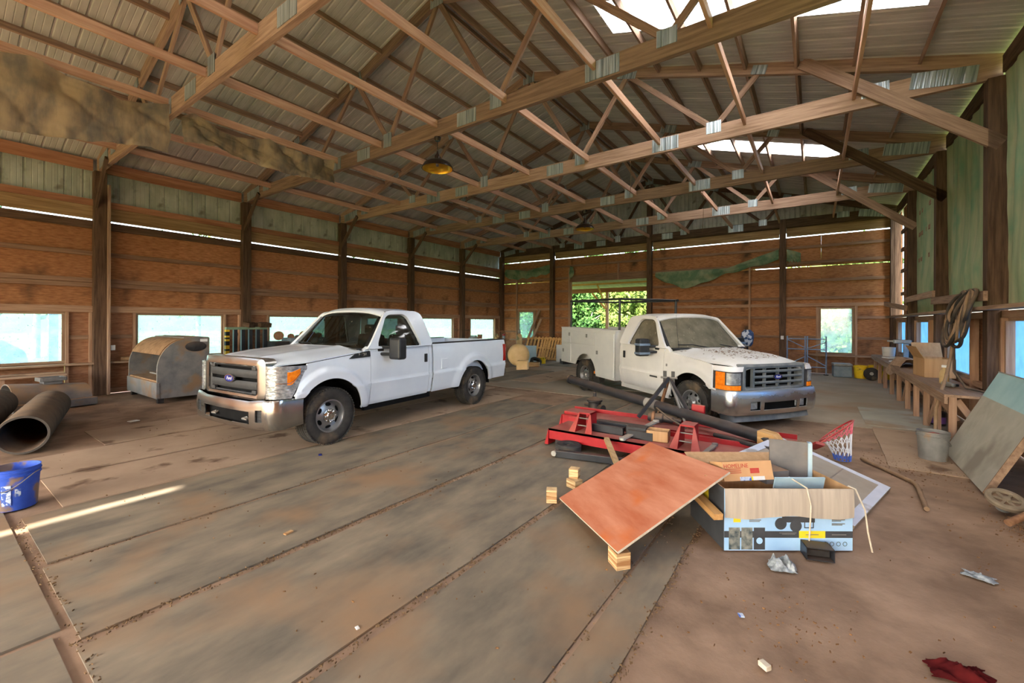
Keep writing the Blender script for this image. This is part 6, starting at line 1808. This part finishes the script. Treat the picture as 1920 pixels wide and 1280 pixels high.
# long black tube
t = empty('steel_tube', label='long black steel tube lying diagonally across the red columns', cat='tube')
PT0, PT1 = Vector((-3.92, 7.50, 0.625)), Vector((-0.42, 6.00, 0.33))
MB().tube([PT0, PT1], 0.075, 20).build('tube_body', 'black_paint', t, smooth=40)
q = PT0.lerp(PT1, 0.50); q2 = PT0.lerp(PT1, 0.555)
MB().tube([q, q2], 0.0765, 20, cap=False).build('label_band', 'galv', t, smooth=40)
MB().tube([PT0, PT0.lerp(PT1, 0.012)], 0.085, 20).build('end_collar', 'steel_dark', t, smooth=40)
tag(MB().tube([(-1.05, 6.00, 0.295), (-0.35, 5.62, 0.30)], 0.028, 12).build('steel_rod', 'black_paint', smooth=40), 'short black rod lying beside the end of the long tube', 'rod')
tag(MB().bx(-0.62, 0.62, -0.05, 0.05, 0, 0.09).build('timber_baulk', 'yellow_board', mtx=Matrix.Translation((-1.1, 6.06, 0.02)) @ Matrix.Rotation(-0.1, 4, 'Z')), 'raw timber lying between the two red columns', 'timber')
g = MB(); g.prism([(-0.15, 0), (0.15, 0), (0.02, 0.16), (-0.15, 0.18)], -0.09, 0.09)
tag(g.build('timber_wedge', 'pallet_wood', mtx=Matrix.Translation((-0.40, 6.02, 0.242)) @ Matrix.Rotation(-0.3, 4, 'Z')), 'pale timber wedge at the right end of the far red column', 'wedge')
# hitch frame standing on the far column
t = empty('hitch_frame', label='black and rusty A-shaped hitch frame standing before the service truck wheel', cat='hitch frame')
AP = Vector((-1.80, 6.66, 0.90))
for (p, mat_, w) in (((-2.18, 6.40, 0.30), 'black_paint', 0.048), ((-1.36, 6.40, 0.30), 'black_paint', 0.036), ((-2.05, 6.75, 0.06), 'rust', 0.035), ((-1.42, 6.75, 0.06), 'steel_grey', 0.025), ((-1.50, 6.40, 0.30), 'steel_grey', 0.025)):
    MB().bar(p, AP, w, w).build('strut', mat_, t)
for dx in (-0.06, 0.06):
    MB().bar(AP + Vector((dx, 0, -0.16)), AP + Vector((dx, 0, 0.10)), 0.05, 0.014, up=(0, 1, 0)).build('apex_plate', 'black_paint', t)
MB().tube([AP + Vector((-0.12, 0, 0)), AP + Vector((0.12, 0, 0))], 0.016, 8).build('pin', 'steel_grey', t)
t = empty('hydraulic_motor', mat=frame((-2.02, 6.38, 0.34), (1, 0.12, -0.06)), label='greasy hydraulic motor with couplings on the far red column', cat='motor')
MB().lathe([(0, 0), (0.06, 0), (0.07, 0.03), (0.07, 0.20), (0.05, 0.22), (0.05, 0.34), (0.03, 0.36), (0.03, 0.46), (0, 0.46)], 18, Matrix.Rotation(PI / 2, 4, 'Y')).build('motor_body', 'steel_dark', t, smooth=40)
MB().lathe([(0.075, 0.05), (0.09, 0.06), (0.09, 0.09), (0.075, 0.10)], 18, Matrix.Rotation(PI / 2, 4, 'Y')).build('flange', 'rust', t, smooth=40)
MB().tube([(0.1, 0, 0.07), (0.12, -0.08, 0.16), (0.30, -0.16, 0.06), (0.55, -0.20, -0.04)], 0.013, 8).build('hose', 'hose_black', t, smooth=60)
t = empty('hydraulic_cylinder', mat=frame((-1.52, 6.58, 0.365), (1, -0.06, -0.05)), label='grey hydraulic cylinder with a red mounting plate by the truck tyre', cat='cylinder')
MB().lathe([(0, 0), (0.05, 0), (0.05, 0.30), (0.06, 0.31), (0.06, 0.37), (0, 0.38)], 18, Matrix.Rotation(PI / 2, 4, 'Y')).build('cylinder_body', 'galv', t, smooth=40)
MB().bx(0.06, 0.24, -0.03, 0.03, 0.05, 0.20).build('mounting_plate', 'red_paint', t, bevel=0.01)
# gearbox standing behind
t = empty('gearbox', (-3.46, 7.66, 0), label='black cast gearbox with an upright shaft standing behind the red columns', cat='gearbox')
MB().lathe([(0, 0), (0.13, 0), (0.14, 0.03), (0.12, 0.06), (0.12, 0.20), (0.15, 0.22), (0.15, 0.25), (0.10, 0.28), (0.05, 0.30), (0.035, 0.31), (0.035, 0.38), (0.022, 0.39), (0.022, 0.44), (0, 0.44)], 26).build('casing', 'steel_dark', t, smooth=35)
MB().tube([(0.10, -0.02, 0.10), (0.20, -0.06, 0.10)], 0.07, 16).build('side_port', 'steel_dark', t, smooth=40)
MB().tube([(-0.10, -0.02, 0.14), (-0.19, -0.05, 0.15)], 0.03, 10).build('lug', 'steel_dark', t, smooth=40)
# tail wheel and arm
t = empty('wheel_solid', (-2.66, 5.06, 0), label='small solid tyre lying flat before the near red column', cat='wheel')
MB().lathe([(0.07, 0.0), (0.15, 0.0), (0.17, 0.02), (0.17, 0.11), (0.15, 0.13), (0.07, 0.13), (0.06, 0.10), (0.06, 0.03), (0.07, 0.0)], 32).build('tyre', 'rubber', t, smooth=40)
MB().lathe([(0, 0.04), (0.065, 0.04), (0.065, 0.09), (0.02, 0.11), (0, 0.11)], 20).build('hub', 'steel_grey', t, smooth=40)
t = empty('steel_bar', label='dark blue steel arm lying on the floor before the red column', cat='steel arm')
MB().bar((-2.72, 4.82, 0.05), (-1.86, 5.02, 0.05), 0.07, 0.085).build('arm_beam', 'black_paint', t, bevel=0.008)
MB().tube([(-2.72, 4.77, 0.055), (-2.72, 4.88, 0.055)], 0.035, 14).build('pivot', 'galv', t, smooth=40)
tag(MB().bar((-2.16, 5.14, 0.255), (-1.76, 4.62, 0.03), 0.06, 0.045).build('timber_stake', 'yellow_board'), 'tan timber stake leaning from the red column to the plywood', 'stake')
# orange plywood board on laminated blocks
A, B_, TR_ = Vector((-1.97, 3.57, 0.07)), Vector((-1.11, 2.84, 0.145)), Vector((-0.545, 3.75, 0.56))
TL_ = A + TR_ - B_
n_ = (B_ - A).cross(TL_ - A).normalized()
t = empty('plywood_board', mat=frame(A, B_ - A, n_), label='reddish plywood board propped on blocks before the big carton', cat='board')
mi = frame(A, B_ - A, n_).inverted()
q = [mi @ p for p in (A, B_, TR_, TL_)]
th = 0.016
top = [Vector((p.x, p.y, 0)) for p in q]; botm = [Vector((p.x, p.y, -th)) for p in q]
MB().add(top, [(0, 1, 2, 3)]).build('veneer', 'ply_red', t)
MB().add(top + botm, [(7, 6, 5, 4), (0, 4, 5, 1), (1, 5, 6, 2), (2, 6, 7, 3), (3, 7, 4, 0)]).build('core', 'ply_edge', t)
def block(label, p, s, rz, rx=0.0):
    m = Matrix.Translation(p) @ Matrix.Rotation(rz, 4, 'Z') @ Matrix.Rotation(rx, 4, 'X')
    tag(MB().bx(-s[0] / 2, s[0] / 2, -s[1] / 2, s[1] / 2, 0, s[2]).build('laminated_block', 'block_wood', mtx=m, bevel=0.003), label, 'wood block', 'laminated wood blocks')
block('laminated block under the near corner of the plywood', (-1.135, 2.94, 0), (0.13, 0.11, 0.118), -0.7)
block('laminated block between the plywood corner and the big carton', (-0.66, 3.74, 0.472), (0.10, 0.09, 0.030), -0.5)
block('small laminated block left of the plywood, nearest the camera', (-2.07, 3.60, 0), (0.10, 0.09, 0.125), 0.5)
block('upper block of the small pile behind the lone laminated block', (-2.08, 4.10, 0.085), (0.10, 0.09, 0.10), 0.2)
block('lower block of the small pile behind the lone laminated block', (-2.06, 4.06, 0), (0.13, 0.11, 0.085), -0.3)
# big printed carton
M('carton_blue', lin(150, 188, 226), lin(166, 202, 234), scale=3, rough=0.6, spec=0.25)
M('carton_dark', lin(56, 58, 62), lin(70, 72, 76), scale=4, rough=0.6)
M('carton_yellow', lin(222, 196, 30), lin(232, 208, 50), scale=4, rough=0.6)
M('carton_photo', lin(44, 62, 70), lin(150, 150, 140), scale=16, rough=0.5, detail=4)
cm = Matrix(((0.815, -0.58, 0, 0), (0.58, 0.815, 0, 0), (0, 0, 1, 0), (0, 0, 0, 1)))
cm.translation = Vector((-0.56, 3.60, 0)) + Vector((0.815, 0.58, 0)) * 0.49 + Vector((-0.58, 0.815, 0)) * 0.30
bigc = carton('large open carton printed blue and yellow, overflowing with junk', cm, 0.98, 0.60, 0.47, 'kraft', (('b', 1.25, 0.16),))
MB().bx(-0.49, 0.49, -0.3025, -0.3005, 0, 0.47).build('printed_front', 'carton_blue', bigc)
MB().bx(-0.4925, -0.4905, -0.30, 0.30, 0, 0.47).build('printed_end', 'carton_dark', bigc)
# folded-out front flap shows plain board with creases
g = MB()
def flap(u, v):
    x = -0.49 + 0.98 * u
    return (x, -0.306 - 0.006 * math.sin(PI * v) - 0.008 * v + 0.004 * math.sin(26 * u) * v, 0.472 - (0.215 + 0.012 * math.sin(3 * PI * u)) * v)
g.grid(flap, 40, 8)
g.build('front_flap', 'kraft_grey', bigc, smooth=50, solid=0.005)
def pr_rect(x0, x1, z0, z1, m_, nm='print', dy=0.0):
    return MB().bx(x0, x1, -0.3040 - dy, -0.3026 - dy, z0, z1).build(nm, m_, bigc)
pr_rect(-0.49, 0.49, 0.098, 0.148, 'carton_dark', 'printed_band')
pr_rect(0.08, 0.28, 0.096, 0.150, 'carton_yellow', 'printed_band', 0.0004)
for x0, x1, m_ in ((-0.455, -0.37, 'carton_photo'), (-0.36, -0.275, 'carton_photo'), (-0.265, -0.18, 'carton_dark')):
    pr_rect(x0, x1, 0.008, 0.175, m_, 'printed_picture', 0.0008)
pr_rect(-0.42, -0.365, 0.215, 0.262, 'carton_yellow', 'printed_mark')
g = MB()
for (cx_, cz_, r_) in ((-0.06, 0.205, 0.045), (0.055, 0.188, 0.045)):
    g.lathe([(0.0, 0.001), (r_, 0.001), (r_, 0.0)], 24, Matrix.Translation((cx_, -0.3042, cz_)) @ Matrix.Rotation(PI / 2, 4, 'X'))
g.bx(-0.05, 0.20, -0.3044, -0.303, 0.215, 0.26); g.bx(0.12, 0.19, -0.3044, -0.303, 0.172, 0.178); g.bx(0.12, 0.126, -0.3044, -0.303, 0.172, 0.215); g.bx(0.186, 0.192, -0.3044, -0.303, 0.172, 0.215)
g.build('printed_drawing', 'carton_dark', bigc)
g = MB(); g.lathe([(0.0, 0.001), (0.024, 0.001), (0.024, 0.0)], 20, Matrix.Translation((-0.222, -0.3046, 0.075)) @ Matrix.Rotation(PI / 2, 4, 'X'))
g.build('printed_dial', 'carton_blue', bigc)
g = MB()
for (x0, x1, z) in ((-0.30, -0.21, 0.232), (-0.30, -0.22, 0.222), (0.33, 0.43, 0.235), (0.33, 0.40, 0.226), (0.33, 0.43, 0.205), (0.33, 0.41, 0.196), (-0.05, 0.05, 0.126), (-0.07, 0.06, 0.135), (0.13, 0.23, 0.122), (0.33, 0.44, 0.122)):
    g.bx(x0, x1, -0.3046, -0.3030, z - 0.003, z + 0.003)
g.build('printed_lines', 'steel_grey', bigc)
for k in range(4):
    g = MB(); g.lathe([(0.013, 0.0008), (0.017, 0.0008)], 18, Matrix.Translation((0.28 + 0.05 * k, -0.3042, 0.052)) @ Matrix.Rotation(PI / 2, 4, 'X'))
    g.build('printed_seal', 'carton_dark', bigc)
g = MB(); g.bx(-0.495, -0.4928, -0.05, 0.05, 0.18, 0.38)
g.build('printed_band', 'carton_yellow', bigc)
# white strap round the carton
t = empty('plastic_strap', mat=cm.copy(), label='cream plastic strap hanging down the front and right side of the big carton', cat='strap')
MB().tube([(0.135, -0.10, 0.485), (0.135, -0.31, 0.478), (0.142, -0.345, 0.36), (0.137, -0.342, 0.2), (0.14, -0.325, 0.05), (0.14, -0.36, 0.008)], 0.006, 6).build('front_length', 'ply_edge', t, smooth=60)
MB().tube([(0.47, -0.28, 0.485), (0.50, -0.315, 0.475), (0.545, -0.35, 0.33), (0.585, -0.33, 0.15), (0.61, -0.34, 0.008)], 0.006, 6).build('side_length', 'ply_edge', t, smooth=60)
# stick of timber jutting from the carton
tag(beam('timber_stick', (-1.20, 4.30, 0.36), (-0.585, 3.52, 0.275), 0.07, 0.045, 'pallet_wood'), 'tan timber stick jutting from under the plywood to the carton corner', 'timber')
# what sticks out of the carton
M('home_box', lin(196, 150, 104), lin(206, 160, 114), scale=3, rough=0.8)
M('print_red', lin(176, 60, 50), lin(190, 76, 62), scale=6, rough=0.7)
hb_m = cm @ Matrix.Translation((-0.17, 0.02, 0.42)) @ Matrix.Rotation(0.12, 4, 'Z') @ Matrix.Rotation(-0.28, 4, 'X')
hb_ = empty('parts_box', mat=hb_m, label='brown parts box with red print lying in the big carton', cat='box')
MB().bx(-0.22, 0.22, -0.08, 0.10, 0, 0.15).build('box_body', 'home_box', hb_)
link('box_lettering', text_mesh('HOMELINE', 0.045, 0.0006), 'print_red', hb_, Matrix.Translation((-0.10, -0.081, 0.115)) @ Matrix.Rotation(PI / 2, 4, 'X'))
MB().bx(0.02, 0.10, -0.0815, -0.08, 0.055, 0.095).build('red_square', 'print_red', hb_)
for z in (0.09, 0.075, 0.06):
    MB().bx(-0.20, -0.06, -0.0815, -0.08, z, z + 0.005).build('printed_line', 'print_red', hb_)
MB().bx(-0.08, 0.02, -0.0815, -0.08, 0.0, 0.03).build('blue_label', 'print_pale', hb_)
MB().bx(0.02, 0.035, -0.0817, -0.08, 0.0, 0.03).build('yellow_label', 'carton_yellow', hb_)
MB().bx(0.035, 0.14, -0.0815, -0.08, 0.0, 0.03).build('white_label', 'paper', hb_)
dp = cm @ Matrix.Translation((0.33, 0.20, 0.30)) @ Matrix.Rotation(-0.42, 4, 'Z') @ Matrix.Rotation(0.0, 4, 'X')
t = empty('cabinet_cover', mat=dp, label='grey metal cabinet door standing in the big carton', cat='door')
MB().bx(-0.15, 0.15, -0.012, 0.012, 0, 0.40).build('door_sheet', 'hopper_steel', t)
MB().bx(0.135, 0.165, -0.03, 0.03, 0.0, 0.40).build('door_edge', 'panel_blue', t)
t = tag(MB().bx(-0.20, 0.20, -0.006, 0.006, 0, 0.14).build('pale_tray', 'panel_blue', mtx=cm @ Matrix.Translation((0.20, -0.10, 0.36)) @ Matrix.Rotation(0.25, 4, 'X')), 'pale blue metal tray sticking out of the big carton', 'tray')
tag(MB().bx(-0.11, 0.11, -0.09, 0.09, 0, 0.10).build('grey_box', 'hopper_steel', mtx=cm @ Matrix.Translation((0.12, 0.14, 0.38)) @ Matrix.Rotation(0.2, 4, 'Z')), 'grey metal box half hidden in the big carton', 'box')
# basketball backboard with rim and net
b0, b1, b3 = Vector((0.28, 4.62, 0.02)), Vector((0.65, 5.93, 0.02)), Vector((-0.41, 5.45, 0.285))
n_ = (b1 - b0).cross(b3 - b0).normalized()
bm_ = frame(b0, b1 - b0, n_)
Lb, Wb = (b1 - b0).length, (b3 - b0).length
t = empty('basketball_hoop', mat=bm_, label='grey basketball backboard with white border and red rim lying on the heap', cat='basketball hoop')
M('board_grey', lin(150, 140, 126), lin(168, 158, 142), scale=2, rough=0.7, dust=(DUST, 0.05, 0.15))
M('border_white', lin(190, 194, 204), lin(206, 208, 216), scale=3, rough=0.6, spots=(lin(160, 152, 146), 3, 0.56))
MB().bx(0.0, Lb, 0.0, Wb, -0.03, 0.0).build('backboard', 'board_grey', t)
for (x0, x1, y0, y1) in ((0, Lb, 0, 0.085), (0, Lb, Wb - 0.085, Wb), (0, 0.085, 0.085, Wb - 0.085), (Lb - 0.085, Lb, 0.085, Wb - 0.085)):
    MB().bx(x0, x1, y0, y1, 0.0, 0.005).build('border', 'border_white', t)
for y in (0.40, 0.75):
    MB().bx(0.085, Lb - 0.085, y - 0.006, y + 0.006, 0.0, 0.003).build('seam', 'steel_grey', t)
MB().bx(0.28, 0.40, 0.52, 0.66, 0.0, 0.004).build('pale_sticker', 'border_white', t)
inv = bm_.inverted()
ctr = Vector((0.22, 6.66, 0.40)); e1 = Vector((0.58, 0.68, 0.45)).normalized(); e2 = Vector((-0.386, 0.714, -0.583)).normalized()
e2 = (e2 - e1 * e2.dot(e1)).normalized()
rot_ = Matrix.Rotation(math.radians(7), 3, e1)
e2 = rot_ @ e2
ring = [ctr + (e1 * math.cos(a) + e2 * math.sin(a)) * 0.225 for a in np.linspace(0, 2 * PI, 40)[:-1]]
MB().tube([inv @ p for p in ring], 0.010, 8, closed=True).build('rim', 'red_paint', t, smooth=60)
g = MB()
base = ctr - e1 * 0.36
for s in (-0.10, 0.10):
    g.tube([inv @ (ctr - e1 * 0.20 + e2 * s), inv @ (base + e2 * s * 0.7)], 0.009, 6)
    g.tube([inv @ (ctr - e1 * 0.12 + e2 * s * 1.6), inv @ (base + e2 * s * 0.7)], 0.007, 6)
g.bar(inv @ (base + e2 * -0.10), inv @ (base + e2 * 0.10), 0.10, 0.03)
g.build('rim_bracket', 'red_paint', t, smooth=40)
M('net_red', lin(214, 92, 110), lin(226, 120, 136), scale=9, rough=0.8)
M('net_white', lin(214, 218, 224), lin(228, 230, 234), scale=9, rough=0.8)
M('net_blue', lin(60, 96, 190), lin(84, 120, 206), scale=9, rough=0.8)
NS = 14
def npt(k, lev):
    a = 2 * PI * (k + 0.5 * (lev % 2)) / NS
    f = lev / 6.0
    c2 = ctr + Vector((0.04, -0.02, -0.05)) * f
    r = 0.225 * (1 - 0.45 * f)
    hx_ = Vector((math.cos(a), math.sin(a), 0)) * r * 0.8
    p = ctr + (e1 * math.cos(a) + e2 * math.sin(a)) * 0.225
    q = c2 + hx_ * 0.75 + Vector((0, 0, -0.36 * f)) + e1 * 0.05
    w = min(1, f * 1.5)
    p = p * (1 - w) + q * w if lev else p
    if lev:
        p = p + Vector((0, 0, -0.03))
        p.z = max(p.z, 0.05)
    return inv @ p
for (l0, l1, nm, m_) in ((0, 2, 'net_top', 'net_red'), (2, 4, 'net_middle', 'net_white'), (4, 6, 'net_bottom', 'net_blue')):
    g = MB()
    for lev in range(l0, l1):
        for k in range(NS):
            d = 1 if lev % 2 else 0
            g.tube([npt(k, lev), npt(k + d, lev + 1)], 0.0045, 4, cap=False)
            g.tube([npt(k, lev), npt(k + d - 1, lev + 1)], 0.0045, 4, cap=False)
    g.build(nm, m_, t)
# a few loose cords hanging from the trusses
for k, (x, y, z0, z1, lb) in enumerate(((-6.4, TY[4] - 0.06, 5.19, 3.4, 'thin cord hanging from the fifth truss before the doorway'), (-3.2, TY[2] - 0.06, 5.19, 4.45, 'thin cord hanging from the third truss'), (-2.4, TY[3] - 0.06, 5.19, 4.1, 'thin cord hanging from the fourth truss'))):
    tag(MB().tube([(x, y, z0), (x + 0.02, y, (z0 + z1) / 2), (x, y, z1)], 0.005, 5).build('loose_string', 'straw'), lb, 'cord')
